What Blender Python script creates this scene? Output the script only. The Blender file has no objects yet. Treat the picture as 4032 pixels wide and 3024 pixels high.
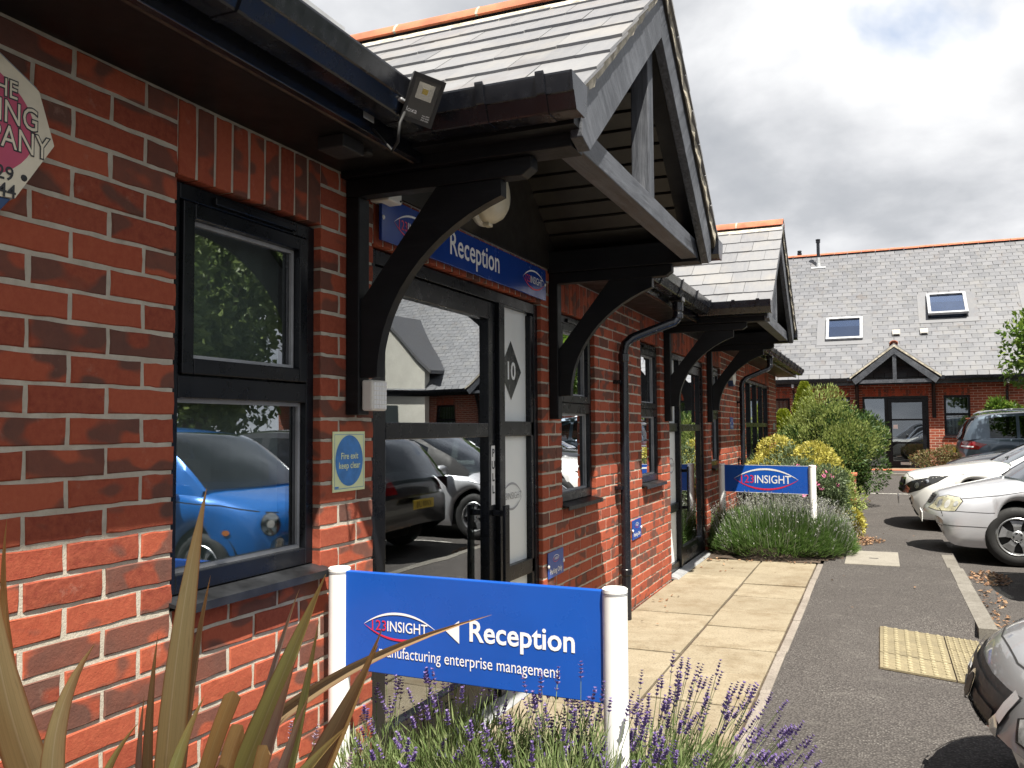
import bpy, bmesh, math, random
from mathutils import Vector, Matrix, noise
from mathutils.bvhtree import BVHTree
rnd = random.Random(7)
rad = math.radians
SC = bpy.context.scene
COL = SC.collection

# ---------------------------------------------------------------- camera
CAM_POS = Vector((1.7856, -1.8235, 1.3879))
CAM_R = Vector((0.92006, 0.39171, -0.00694))
CAM_U = Vector((0.02643, -0.04438, 0.99867))
CAM_F = Vector((-0.39088, 0.91902, 0.05118))
FPX = 3399.1                                    # focal length in pixels of the 4032 px wide photograph
cam_d = bpy.data.cameras.new('camera')
cam = bpy.data.objects.new('camera', cam_d)
COL.objects.link(cam)
cam_d.sensor_width = 36.0
cam_d.lens = 36.0 * FPX / 4032.0
cam_d.clip_start = 0.02
cam_d.clip_end = 800.0
m3 = Matrix((CAM_R, CAM_U, -CAM_F)).transposed()
cam.matrix_world = Matrix.Translation(CAM_POS) @ m3.to_4x4()
SC.camera = cam

# ---------------------------------------------------------------- sun, sky, exposure
LIGHT_DIR = Vector((-0.37, 0.36, -1.0)).normalized()
sun_d = bpy.data.lights.new('sun', 'SUN')
sun_d.energy = 5.0
sun_d.angle = rad(0.55)
sun_d.color = (1.0, 0.945, 0.845)
sun = bpy.data.objects.new('sun', sun_d)
COL.objects.link(sun)
sun.rotation_euler = LIGHT_DIR.to_track_quat('-Z', 'Y').to_euler()
SUN_ELEV = math.asin(-LIGHT_DIR.z)
SUN_ROT = math.atan2(-LIGHT_DIR.x, -LIGHT_DIR.y)

world = bpy.data.worlds.new('World')
SC.world = world
world.use_nodes = True
wn = world.node_tree.nodes
wl = world.node_tree.links
wn.clear()
def wnode(t, **kw):
    n = wn.new(t)
    for k, v in kw.items():
        setattr(n, k, v)
    return n
w_out = wnode('ShaderNodeOutputWorld')
w_sky = wnode('ShaderNodeTexSky', sky_type='NISHITA', sun_disc=False)
w_sky.sun_elevation = SUN_ELEV
w_sky.sun_rotation = SUN_ROT
w_bg1 = wnode('ShaderNodeBackground')
w_bg1.inputs['Strength'].default_value = 0.085
wl.new(w_sky.outputs[0], w_bg1.inputs['Color'])
# clouds: noise on a flat layer high above
w_tc = wnode('ShaderNodeTexCoord')
w_sep = wnode('ShaderNodeSeparateXYZ')
wl.new(w_tc.outputs['Generated'], w_sep.inputs[0])
def wmath(op, a, b=None):
    n = wnode('ShaderNodeMath', operation=op)
    for i, v in enumerate((a, b)):
        if v is None: continue
        if isinstance(v, (int, float)): n.inputs[i].default_value = v
        else: wl.new(v, n.inputs[i])
    return n.outputs[0]
zc = wmath('ADD', wmath('MAXIMUM', w_sep.outputs[2], 0.0), 0.42)
w_comb = wnode('ShaderNodeCombineXYZ')
wl.new(wmath('DIVIDE', w_sep.outputs[0], zc), w_comb.inputs[0])
wl.new(wmath('DIVIDE', w_sep.outputs[1], zc), w_comb.inputs[1])
w_map = wnode('ShaderNodeMapping')
w_map.inputs['Location'].default_value = (3.1, 1.7, 0.0)
wl.new(w_comb.outputs[0], w_map.inputs[0])
def wnoise(scale, detail, rough, dist):
    n = wnode('ShaderNodeTexNoise')
    n.inputs['Scale'].default_value = scale
    n.inputs['Detail'].default_value = detail
    n.inputs['Roughness'].default_value = rough
    n.inputs['Distortion'].default_value = dist
    wl.new(w_map.outputs[0], n.inputs['Vector'])
    return n.outputs[0]
def wramp(src, stops):
    r = wnode('ShaderNodeValToRGB')
    wl.new(src, r.inputs[0])
    el = r.color_ramp.elements
    for i, (p, c) in enumerate(stops):
        if i >= 2: el.new(p)
        el[i].position = p
        el[i].color = (c[0], c[1], c[2], 1)
    return r.outputs[0]
n_shape = wnoise(2.3, 7, 0.52, 0.15)
n_cover = wnoise(1.3, 7, 0.55, 0.2)
cloud_col = wramp(n_shape, [(0.32, (0.185, 0.196, 0.214)), (0.44, (0.250, 0.258, 0.273)), (0.53, (0.335, 0.340, 0.352)), (0.66, (0.47, 0.472, 0.475))])
cover = wramp(n_cover, [(0.30, (0, 0, 0)), (0.40, (1, 1, 1))])
w_bg2 = wnode('ShaderNodeBackground')
w_bg2.inputs['Strength'].default_value = 1.0
wl.new(cloud_col, w_bg2.inputs['Color'])
w_mix = wnode('ShaderNodeMixShader')
wl.new(cover, w_mix.inputs[0])
wl.new(w_bg1.outputs[0], w_mix.inputs[1])
wl.new(w_bg2.outputs[0], w_mix.inputs[2])
wl.new(w_mix.outputs[0], w_out.inputs[0])

SC.view_settings.view_transform = 'Standard'
SC.view_settings.look = 'None'
SC.view_settings.gamma = 1.0
SC.view_settings.use_curve_mapping = False
SC.view_settings.exposure = 1.27
SC.render.engine = 'CYCLES'
SC.cycles.use_denoising = True
SC.cycles.max_bounces = 8
SC.cycles.transparent_max_bounces = 12
SC.cycles.caustics_reflective = False
SC.cycles.caustics_refractive = False

# ---------------------------------------------------------------- pixel helpers (display pixels, 2212 wide)
PS = 4032.0 / 2212.0
def pix_dir(u, v):
    return CAM_F + CAM_R * ((u * PS - 2016.0) / FPX) - CAM_U * ((v * PS - 1512.0) / FPX)
def pix_plane(u, v, ax, val):
    d = pix_dir(u, v)
    return CAM_POS + d * ((val - CAM_POS[ax]) / d[ax])
def pix_depth(u, v, dist):
    return CAM_POS + pix_dir(u, v) * dist

# ---------------------------------------------------------------- material helpers
class NT:
    def __init__(self, name):
        self.m = bpy.data.materials.new(name)
        self.m.use_nodes = True
        self.n = self.m.node_tree.nodes
        self.l = self.m.node_tree.links
        self.b = self.n['Principled BSDF']
        self.out = self.n['Material Output']
    def node(self, t, ins=None, **kw):
        n = self.n.new(t)
        for k, v in kw.items(): setattr(n, k, v)
        for k, v in (ins or {}).items():
            s = n.inputs[k]
            if hasattr(v, 'links') or isinstance(v, bpy.types.NodeSocket): self.l.new(v, s)
            else: s.default_value = v
        return n
    def math(self, op, a, b=0.0, c=None):
        ins = {0: a, 1: b}
        if c is not None: ins[2] = c
        return self.node('ShaderNodeMath', ins, operation=op).outputs[0]
    def pos(self):
        return self.node('ShaderNodeNewGeometry').outputs['Position']
    def obj(self):
        return self.node('ShaderNodeTexCoord').outputs['Object']
    def island(self):
        return self.node('ShaderNodeNewGeometry').outputs['Random Per Island']
    def objrand(self):
        return self.node('ShaderNodeObjectInfo').outputs['Random']
    def map(self, vec, scale=(1, 1, 1), loc=(0, 0, 0), rot=(0, 0, 0)):
        return self.node('ShaderNodeMapping', {'Vector': vec, 'Scale': scale, 'Location': loc, 'Rotation': rot}).outputs[0]
    def noise(self, vec, scale=5.0, detail=4.0, rough=0.55, dist=0.0):
        return self.node('ShaderNodeTexNoise', {'Vector': vec, 'Scale': scale, 'Detail': detail, 'Roughness': rough, 'Distortion': dist}).outputs[0]
    def noisec(self, vec, scale=5.0, detail=4.0):
        return self.node('ShaderNodeTexNoise', {'Vector': vec, 'Scale': scale, 'Detail': detail}).outputs[1]
    def ramp(self, fac, stops, interp='LINEAR'):
        r = self.node('ShaderNodeValToRGB', {0: fac})
        r.color_ramp.interpolation = interp
        el = r.color_ramp.elements
        for i, (p, c) in enumerate(stops):
            if i >= 2: el.new(p)
            el[i].position = p
            if isinstance(c, (int, float)): c = (c, c, c)
            el[i].color = (c[0], c[1], c[2], 1)
        return r.outputs[0]
    def mix(self, fac, a, b, mode='MIX'):
        n = self.node('ShaderNodeMix', data_type='RGBA', blend_type=mode)
        for s, v in ((n.inputs[0], fac), (n.inputs[6], a), (n.inputs[7], b)):
            if isinstance(v, bpy.types.NodeSocket): self.l.new(v, s)
            elif isinstance(v, (int, float)): s.default_value = v
            else: s.default_value = (v[0], v[1], v[2], 1)
        return n.outputs[2]
    def bump(self, h, strength=0.3, dist=0.01, normal=None):
        ins = {'Height': h, 'Strength': strength, 'Distance': dist}
        if normal is not None: ins['Normal'] = normal
        return self.node('ShaderNodeBump', ins).outputs[0]
    def set(self, **kw):
        names = {'color': 'Base Color', 'rough': 'Roughness', 'metal': 'Metallic', 'normal': 'Normal', 'coat': 'Coat Weight',
                 'coat_rough': 'Coat Roughness', 'spec': 'Specular IOR Level', 'emit': 'Emission Color', 'emit_s': 'Emission Strength',
                 'trans': 'Transmission Weight', 'alpha': 'Alpha', 'sss': 'Subsurface Weight', 'ior': 'IOR'}
        for k, v in kw.items():
            s = self.b.inputs[names[k]]
            if isinstance(v, bpy.types.NodeSocket): self.l.new(v, s)
            elif isinstance(v, (tuple, list)): s.default_value = (v[0], v[1], v[2], 1)
            else: s.default_value = v
        return self.m

M = {}
def plain(name, color, rough=0.5, var=0.08, scale=6.0, metal=0.0, bump=0.0, coat=0.0, spec=0.5):
    """a colour with slight cloudy unevenness, rough relief and uneven gloss"""
    t = NT(name)
    p = t.pos()
    n = t.noise(p, scale, 5, 0.6)
    c0 = tuple(max(0, c * (1 - var * 2)) for c in color)
    c1 = tuple(min(1, c * (1 + var * 2)) for c in color)
    t.set(color=t.ramp(n, [(0.3, c0), (0.7, c1)]), metal=metal, coat=coat, spec=spec)
    t.set(rough=t.ramp(t.noise(p, scale * 3, 4, 0.6), [(0.3, max(0.02, rough - 0.07)), (0.7, min(1, rough + 0.07))]))
    if bump > 0:
        t.set(normal=t.bump(t.noise(p, scale * 12, 4, 0.6), 0.5, bump))
    M[name] = t.m
    return t.m

def brick_mat(name, per_object):
    t = NT(name)
    r = t.objrand() if per_object else t.island()
    p = t.pos()
    off = t.node('ShaderNodeCombineXYZ', {0: t.math('MULTIPLY', r, 17.0), 1: t.math('MULTIPLY', r, 63.0), 2: t.math('MULTIPLY', r, 31.0)}).outputs[0]
    pv = t.node('ShaderNodeVectorMath', {0: p, 1: off}, operation='ADD').outputs[0]
    # red body, a shade of its own for each brick
    base = t.ramp(r, [(0.0, (0.19, 0.040, 0.024)), (0.25, (0.27, 0.056, 0.031)), (0.5, (0.345, 0.080, 0.042)), (0.75, (0.31, 0.066, 0.034)), (1.0, (0.225, 0.050, 0.029))])
    fine = t.noise(pv, 60, 5, 0.65)
    base = t.mix(t.ramp(fine, [(0.35, 0.0), (0.75, 0.35)]), base, (0.47, 0.14, 0.07))
    # kiln-burnt dark patches: roundish blotches whose size differs from brick to brick
    r2 = t.math('FRACT', t.math('MULTIPLY', r, 7.31))
    blot = t.noise(t.map(pv, (8, 8, 14)), 1.0, 0.8, 0.4, 0.0)
    thr = t.math('ADD', 0.36, t.math('MULTIPLY', r2, 0.38))
    mask = t.math('MULTIPLY', t.math('ADD', t.math('SUBTRACT', blot, thr), t.math('MULTIPLY', t.math('SUBTRACT', fine, 0.5), 0.05)), 13.0)
    mask = t.math('MULTIPLY', t.math('MINIMUM', t.math('MAXIMUM', mask, 0.0), 1.0), t.math('ADD', 0.45, t.math('MULTIPLY', t.noise(pv, 5, 4, 0.6), 0.75)))
    mask = t.math('MINIMUM', mask, 0.92)
    dark = t.mix(t.noise(pv, 25, 4, 0.6), (0.070, 0.043, 0.037), (0.145, 0.070, 0.052))
    col = t.mix(mask, base, dark)
    # lime bloom and scuffs
    bloom = t.ramp(t.noise(pv, 14, 6, 0.7), [(0.62, 0.0), (0.80, 0.4)])
    col = t.mix(bloom, col, (0.42, 0.27, 0.21))
    t.set(color=col, rough=0.86, spec=0.25)
    h = t.math('ADD', t.noise(pv, 140, 4, 0.7), t.math('MULTIPLY', t.noise(pv, 30, 3, 0.6), 1.2))
    t.set(normal=t.bump(h, 0.55, 0.0022))
    M[name] = t.m
brick_mat('brick', True)
brick_mat('brick_mass', False)

def mortar():
    t = NT('mortar'); p = t.pos()
    n = t.noise(p, 18, 6, 0.65)
    t.set(color=t.ramp(n, [(0.25, (0.36, 0.325, 0.265)), (0.6, (0.50, 0.46, 0.385)), (0.85, (0.60, 0.56, 0.48))]), rough=0.95, spec=0.1)
    t.set(normal=t.bump(t.math('ADD', t.noise(p, 220, 3, 0.7), t.noise(p, 55, 4, 0.7)), 0.45, 0.003))
    M['mortar'] = t.m
mortar()

def far_brick():
    t = NT('far_brick'); p = t.pos()
    sx = t.node('ShaderNodeSeparateXYZ', {0: p})
    h = t.math('ADD', sx.outputs[0], sx.outputs[1])
    v = t.node('ShaderNodeCombineXYZ', {0: h, 1: sx.outputs[2], 2: 0.0}).outputs[0]
    b = t.node('ShaderNodeTexBrick', {'Vector': v, 'Color1': (0.27, 0.066, 0.036, 1), 'Color2': (0.125, 0.046, 0.034, 1), 'Mortar': (0.44, 0.39, 0.32, 1),
                                     'Scale': 1.0, 'Mortar Size': 0.006, 'Mortar Smooth': 0.2, 'Bias': -0.25, 'Brick Width': 0.225, 'Row Height': 0.075})
    n = t.noise(p, 3, 5, 0.6)
    t.set(color=t.mix(t.ramp(n, [(0.4, 0.0), (0.8, 0.25)]), b.outputs[0], (0.30, 0.10, 0.06)), rough=0.88, spec=0.2)
    t.set(normal=t.bump(t.math('SUBTRACT', 1.0, b.outputs[1]), 0.6, 0.006))
    M['far_brick'] = t.m
far_brick()

def slate_mat(name, per_object, warm=0.35, far=False):
    t = NT(name)
    r = t.objrand() if per_object else t.island()
    p = t.pos()
    off = t.node('ShaderNodeCombineXYZ', {0: t.math('MULTIPLY', r, 13.0), 1: t.math('MULTIPLY', r, 29.0), 2: t.math('MULTIPLY', r, 7.0)}).outputs[0]
    pv = t.node('ShaderNodeVectorMath', {0: p, 1: off}, operation='ADD').outputs[0]
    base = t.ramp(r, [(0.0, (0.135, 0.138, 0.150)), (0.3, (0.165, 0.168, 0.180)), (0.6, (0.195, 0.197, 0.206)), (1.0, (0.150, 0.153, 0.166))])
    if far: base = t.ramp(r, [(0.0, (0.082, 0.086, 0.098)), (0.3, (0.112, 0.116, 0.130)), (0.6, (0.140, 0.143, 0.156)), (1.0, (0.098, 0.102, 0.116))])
    streak = t.noise(t.map(pv, (30, 6, 6)), 1.0, 5, 0.6)
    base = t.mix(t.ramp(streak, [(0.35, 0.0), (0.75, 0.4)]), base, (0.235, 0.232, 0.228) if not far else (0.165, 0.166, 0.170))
    lich = t.ramp(t.noise(p, 2.2, 6, 0.68), [(0.50, 0.0), (0.68, warm)])
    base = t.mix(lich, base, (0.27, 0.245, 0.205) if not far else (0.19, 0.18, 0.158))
    stain = t.ramp(t.noise(t.map(p, (3.0, 3.0, 1.2)), 1.0, 5, 0.65), [(0.57, 0.0), (0.72, 0.45)])
    base = t.mix(stain, base, (0.105, 0.078, 0.062))
    t.set(color=base, rough=t.ramp(t.noise(pv, 20, 4, 0.6), [(0.3, 0.42), (0.7, 0.62)]), spec=0.5)
    h = t.math('ADD', t.noise(t.map(pv, (12, 40, 40)), 1.0, 6, 0.7), t.math('MULTIPLY', t.noise(pv, 90, 3, 0.6), 0.4))
    t.set(normal=t.bump(h, 0.45, 0.004))
    M[name] = t.m
slate_mat('slate', True)
slate_mat('slate_mass', False)
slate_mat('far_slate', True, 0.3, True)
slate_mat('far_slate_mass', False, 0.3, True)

def black_timber():
    t = NT('black_timber'); o = t.pos()
    g = t.noise(t.map(o, (3.0, 26.0, 26.0)), 1.0, 6, 0.7, 0.4)
    t.set(color=t.ramp(g, [(0.30, (0.0035, 0.004, 0.005)), (0.62, (0.007, 0.0075, 0.009)), (0.85, (0.022, 0.022, 0.023))]))
    t.set(rough=t.ramp(t.noise(o, 9, 4, 0.6), [(0.3, 0.40), (0.7, 0.62)]), spec=0.28)
    t.set(normal=t.bump(t.math('ADD', g, t.math('MULTIPLY', t.noise(t.map(o, (10, 110, 110)), 1.0, 3, 0.6), 0.5)), 0.35, 0.003))
    M['black_timber'] = t.m
    # weathered paint: grain runs along the board, so one material for each direction
    for nm, rx in (('weathered_timber', 0.0), ('weathered_post', math.pi / 2), ('weathered_rise', -math.atan(0.77)), ('weathered_fall', math.atan(0.77))):
        t = NT(nm); o = t.map(t.pos(), (1, 1, 1), rot=(rx, 0, 0))
        g = t.noise(t.map(o, (34.0, 2.2, 34.0)), 1.0, 8, 0.78, 1.1)
        w = t.noise(o, 3.5, 5, 0.65)
        k = t.math('ADD', t.math('MULTIPLY', g, 0.75), t.math('MULTIPLY', w, 0.30))
        t.set(color=t.ramp(k, [(0.36, (0.012, 0.013, 0.016)), (0.48, (0.040, 0.044, 0.053)), (0.60, (0.095, 0.102, 0.118)), (0.74, (0.20, 0.205, 0.22))]))
        knots = t.ramp(t.node('ShaderNodeTexVoronoi', {'Vector': t.map(o, (5, 3, 5)), 'Scale': 1.0}).outputs[0], [(0.05, 0.3), (0.10, 0.0)])
        t.set(rough=t.ramp(g, [(0.3, 0.38), (0.7, 0.6)]), spec=0.5)
        t.set(normal=t.bump(t.math('SUBTRACT', g, knots), 0.6, 0.005))
        M[nm] = t.m
black_timber()
plain('black_upvc', (0.007, 0.008, 0.012), 0.20, 0.15, 4, spec=0.6)
plain('black_gutter', (0.007, 0.008, 0.012), 0.24, 0.25, 7, spec=0.6)
plain('black_board', (0.026, 0.023, 0.020), 0.36, 0.2, 5, spec=0.4)
plain('dark_soffit', (0.010, 0.009, 0.009), 0.40, 0.2, 3, spec=0.25)
plain('frame_black', (0.007, 0.008, 0.0105), 0.30, 0.15, 5, spec=0.25)
plain('sill_black', (0.014, 0.015, 0.017), 0.42, 0.35, 9, spec=0.35)
plain('cream_plastic', (0.72, 0.66, 0.50), 0.35, 0.06, 8)
plain('white_plastic', (0.74, 0.72, 0.66), 0.4, 0.06, 10)
plain('white_paint', (0.82, 0.82, 0.80), 0.32, 0.03, 8)
plain('sign_blue', (0.010, 0.085, 0.42), 0.30, 0.05, 2.5)
plain('plate_blue', (0.012, 0.065, 0.33), 0.35, 0.06, 6)
plain('board_blue', (0.012, 0.048, 0.26), 0.22, 0.05, 3)
plain('letter_white', (0.80, 0.80, 0.80), 0.4, 0.02, 8)
plain('letter_red', (0.62, 0.025, 0.06), 0.4, 0.03, 8)
plain('letter_dark', (0.03, 0.03, 0.035), 0.5, 0.05, 8)
plain('fire_cream', (0.74, 0.80, 0.46), 0.45, 0.03, 8)
plain('fire_blue', (0.045, 0.20, 0.52), 0.45, 0.12, 20)
plain('cream_board', (0.72, 0.66, 0.52), 0.55, 0.07, 7)
plain('pink_print', (0.50, 0.075, 0.145), 0.55, 0.05, 7)
plain('navy_print', (0.022, 0.06, 0.16), 0.5, 0.1, 7)
plain('red_tile', (0.42, 0.125, 0.062), 0.78, 0.16, 9, bump=0.002)
plain('verge_mortar', (0.44, 0.40, 0.32), 0.95, 0.3, 16, bump=0.006)
plain('galvanised', (0.52, 0.53, 0.54), 0.45, 0.1, 8, metal=0.6)
plain('lead_grey', (0.33, 0.34, 0.36), 0.55, 0.15, 5)
plain('room_wall', (0.30, 0.29, 0.27), 0.85, 0.04, 2)
plain('room_floor', (0.10, 0.095, 0.09), 0.9, 0.1, 6)
plain('blind', (0.74, 0.75, 0.73), 0.8, 0.04, 5)
plain('rubber', (0.014, 0.014, 0.014), 0.75, 0.15, 12, bump=0.001)
plain('alloy', (0.52, 0.53, 0.54), 0.32, 0.05, 6, metal=0.85)
plain('chrome', (0.82, 0.83, 0.85), 0.10, 0.02, 3, metal=1.0)
plain('dark_plastic', (0.018, 0.018, 0.019), 0.55, 0.15, 9)
plain('underbody', (0.01, 0.01, 0.01), 0.9, 0.1, 6)
plain('white_render', (0.78, 0.76, 0.68), 0.85, 0.04, 2)
plain('bark', (0.085, 0.062, 0.045), 0.95, 0.3, 14, bump=0.006)
plain('soil', (0.055, 0.038, 0.026), 0.98, 0.35, 11, bump=0.012)
plain('plate_white', (0.72, 0.72, 0.70), 0.4, 0.03, 6)
plain('plate_yellow', (0.72, 0.52, 0.05), 0.4, 0.03, 6)
plain('indicator_orange', (0.5, 0.17, 0.05), 0.3, 0.1, 8)
plain('red_lens', (0.22, 0.008, 0.012), 0.12, 0.15, 6, coat=0.6)
plain('lamp_haze', (0.58, 0.55, 0.40), 0.3, 0.15, 14)
plain('lamp_clear', (0.42, 0.43, 0.44), 0.25, 0.3, 18)
plain('deck_dark', (0.03, 0.03, 0.033), 0.9, 0.2, 4)
plain('bright_trim', (0.80, 0.81, 0.83), 0.24, 0.04, 6, metal=0.55)
plain('vent_grey', (0.30, 0.29, 0.27), 0.8, 0.1, 8)
plain('etched', (0.055, 0.06, 0.06), 0.25, 0.05, 6)

def glass(name, tint, boost, refl=(0.92, 0.95, 1.0)):
    t = NT(name)
    g = t.node('ShaderNodeNewGeometry')
    cs = t.math('ABSOLUTE', t.node('ShaderNodeVectorMath', {0: g.outputs['Incoming'], 1: g.outputs['Normal']}, operation='DOT_PRODUCT').outputs['Value'])
    fr = t.math('ADD', 0.04, t.math('MULTIPLY', t.math('POWER', t.math('SUBTRACT', 1.0, cs), 5.0), 0.96))
    fac = t.math('MINIMUM', t.math('MULTIPLY', fr, boost), 1.0)
    p = t.pos()
    wob = t.bump(t.noise(p, 1.6, 1, 0.4), 0.08, 0.02)
    gl = t.node('ShaderNodeBsdfGlossy', {'Color': (refl[0], refl[1], refl[2], 1), 'Roughness': 0.0, 'Normal': wob})
    tr = t.node('ShaderNodeBsdfTransparent', {'Color': (tint[0], tint[1], tint[2], 1)})
    mx = t.node('ShaderNodeMixShader', {0: fac, 1: tr.outputs[0], 2: gl.outputs[0]})
    t.l.new(mx.outputs[0], t.out.inputs[0])
    M[name] = t.m
glass('window_glass', (0.70, 0.75, 0.74), 6.5)
glass('door_glass', (0.58, 0.62, 0.61), 5.0)
glass('car_glass', (0.22, 0.25, 0.25), 1.8)
glass('lamp_glass', (0.90, 0.90, 0.88), 1.2)
glass('roof_glass', (0.40, 0.46, 0.55), 5.5, (0.62, 0.74, 1.0))
def frosted():
    t = NT('frosted_glass'); p = t.pos()
    t.set(color=t.ramp(t.noise(p, 2, 3, 0.5), [(0.3, (0.76, 0.80, 0.80)), (0.7, (0.84, 0.86, 0.86))]), rough=0.42, spec=0.6)
    M['frosted_glass'] = t.m
frosted()

def paint(name, color, flake=0.0, coat=1.0, rough=0.35, metal=0.0):
    t = NT(name); p = t.pos()
    dust = t.ramp(t.noise(p, 3.5, 6, 0.7), [(0.45, 0.0), (0.85, 0.12)])
    c = t.mix(dust, color, tuple(0.7 * x + 0.045 for x in color))
    t.set(color=c, rough=rough, metal=metal, coat=coat, coat_rough=0.04)
    if flake:
        t.set(normal=t.bump(t.noise(p, 900, 1, 0.5), flake, 0.0004))
    M[name] = t.m
paint('paint_silver', (0.40, 0.40, 0.41), 0.05, 1.0, 0.34, 0.6)
paint('paint_pale_silver', (0.60, 0.61, 0.64), 0.05, 1.0, 0.38, 0.45)
paint('paint_white', (0.78, 0.775, 0.75), 0.0, 1.0, 0.4)
paint('paint_blue', (0.008, 0.16, 0.56), 0.02, 1.0, 0.3, 0.2)
paint('paint_black', (0.010, 0.010, 0.012), 0.0, 1.0, 0.3)
paint('paint_slate_blue', (0.085, 0.115, 0.150), 0.05, 1.0, 0.34, 0.6)
paint('paint_red', (0.42, 0.02, 0.015), 0.0, 1.0, 0.35)

def asphalt():
    t = NT('asphalt'); p = t.pos()
    big = t.noise(p, 0.8, 8, 0.7)
    col = t.ramp(big, [(0.3, (0.070, 0.063, 0.059)), (0.7, (0.100, 0.091, 0.085))])
    agg = t.node('ShaderNodeTexVoronoi', {'Vector': p, 'Scale': 85.0})
    cell = t.node('ShaderNodeSeparateColor', {0: agg.outputs[1]}).outputs[0]
    stone_ = t.math('MULTIPLY', t.ramp(agg.outputs[0], [(0.20, 1.0), (0.50, 0.0)]), t.ramp(cell, [(0.52, 0.0), (0.70, 0.9)]))
    wear = t.ramp(t.noise(t.map(p, (1.6, 2.6, 1.0), rot=(0, 0, 0.5)), 1.0, 8, 0.75, 0.5), [(0.42, 0.15), (0.66, 1.0)])
    col = t.mix(t.math('MULTIPLY', stone_, wear), col, (0.20, 0.19, 0.175))
    dk = t.math('MULTIPLY', t.ramp(agg.outputs[0], [(0.3, 0.0), (0.7, 1.0)]), 0.65)
    col = t.mix(dk, col, (0.032, 0.029, 0.028))
    pale = t.ramp(t.noise(t.map(p, (3.2, 6.5, 1.0), rot=(0, 0, 0.45)), 1.0, 9, 0.78, 0.8), [(0.56, 0.0), (0.74, 0.55)])
    col = t.mix(pale, col, (0.19, 0.178, 0.16))
    t.set(color=col, rough=0.92, spec=0.2)
    h = t.math('ADD', t.math('MULTIPLY', agg.outputs[0], -1.0), t.math('MULTIPLY', t.noise(p, 40, 4, 0.6), 0.6))
    t.set(normal=t.bump(h, 0.9, 0.008))
    M['asphalt'] = t.m
asphalt()
def stone(name, c0, c1, stain, spots=0.0, per=True):
    t = NT(name); p = t.pos()
    r = t.objrand() if per else t.island()
    n = t.noise(p, 7, 6, 0.65)
    col = t.ramp(n, [(0.25, c0), (0.75, c1)])
    col = t.mix(t.math('MULTIPLY', r, 0.30), col, tuple(c * 0.62 for c in c0))
    st = t.ramp(t.noise(p, 2.3, 8, 0.75), [(0.48, 0.0), (0.70, 0.8)])
    col = t.mix(st, col, stain)
    grit = t.ramp(t.noise(p, 95, 3, 0.7), [(0.32, 0.75), (0.48, 0.0)])
    col = t.mix(grit, col, tuple(c * 0.45 for c in c0))
    if spots:
        sp = t.ramp(t.node('ShaderNodeTexVoronoi', {'Vector': p, 'Scale': 28.0}).outputs[0], [(0.16, spots), (0.24, 0.0)])
        col = t.mix(sp, col, (0.12, 0.10, 0.09))
    t.set(color=col, rough=0.9, spec=0.25)
    t.set(normal=t.bump(t.math('ADD', t.noise(p, 130, 3, 0.65), t.noise(p, 20, 4, 0.6)), 0.5, 0.003))
    M[name] = t.m
stone('slab_stone', (0.225, 0.187, 0.127), (0.305, 0.262, 0.190), (0.135, 0.095, 0.053))
stone('edging_stone', (0.20, 0.175, 0.15), (0.30, 0.265, 0.23), (0.15, 0.13, 0.11), 0.6)
stone('kerb_stone', (0.155, 0.143, 0.123), (0.235, 0.22, 0.195), (0.105, 0.095, 0.08))
stone('tactile_stone', (0.185, 0.155, 0.095), (0.265, 0.225, 0.14), (0.12, 0.105, 0.072))
stone('tactile_dome', (0.26, 0.225, 0.14), (0.36, 0.315, 0.205), (0.20, 0.17, 0.105))
stone('concrete_cover', (0.22, 0.20, 0.17), (0.30, 0.28, 0.24), (0.17, 0.155, 0.13))
def road_paint():
    t = NT('road_paint'); p = t.pos()
    w = t.ramp(t.noise(p, 25, 6, 0.7), [(0.42, 0.0), (0.58, 1.0)])
    t.set(color=t.mix(w, (0.10, 0.095, 0.09), (0.52, 0.50, 0.46)), rough=0.85)
    M['road_paint'] = t.m
road_paint()

def leaf_mat(name, stops, transl=0.35, rough=0.5):
    t = NT(name)
    r = t.island()
    c = t.ramp(r, stops)
    n = t.noise(t.pos(), 3.0, 4, 0.6)
    c = t.mix(t.ramp(n, [(0.35, 0.0), (0.75, 0.45)]), c, tuple(x * 0.55 for x in stops[0][1]))
    t.set(color=c, rough=rough, spec=0.35)
    tr = t.node('ShaderNodeBsdfTranslucent', {'Color': c})
    mx = t.node('ShaderNodeMixShader', {0: transl, 1: t.b.outputs[0], 2: tr.outputs[0]})
    t.l.new(mx.outputs[0], t.out.inputs[0])
    M[name] = t.m
leaf_mat('leaf_lavender', [(0.0, (0.12, 0.18, 0.055)), (0.4, (0.20, 0.275, 0.10)), (0.75, (0.28, 0.345, 0.15)), (1.0, (0.37, 0.38, 0.21))])
leaf_mat('leaf_lavender2', [(0.0, (0.075, 0.145, 0.030)), (0.5, (0.12, 0.215, 0.050)), (0.85, (0.18, 0.27, 0.085)), (1.0, (0.27, 0.32, 0.17))], 0.4)
leaf_mat('spent_flower', [(0.0, (0.24, 0.26, 0.19)), (0.5, (0.34, 0.35, 0.29)), (0.85, (0.31, 0.29, 0.35)), (1.0, (0.45, 0.45, 0.40))], 0.25)
leaf_mat('lavender_flower', [(0.0, (0.085, 0.05, 0.18)), (0.4, (0.16, 0.105, 0.30)), (0.8, (0.25, 0.18, 0.41)), (1.0, (0.36, 0.27, 0.47))], 0.25)
leaf_mat('pale_flower', [(0.0, (0.33, 0.23, 0.33)), (0.5, (0.45, 0.33, 0.42)), (1.0, (0.55, 0.44, 0.48))], 0.25)
leaf_mat('leaf_dark', [(0.0, (0.026, 0.055, 0.014)), (0.5, (0.05, 0.098, 0.022)), (0.8, (0.085, 0.145, 0.034)), (1.0, (0.13, 0.20, 0.055))])
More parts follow.
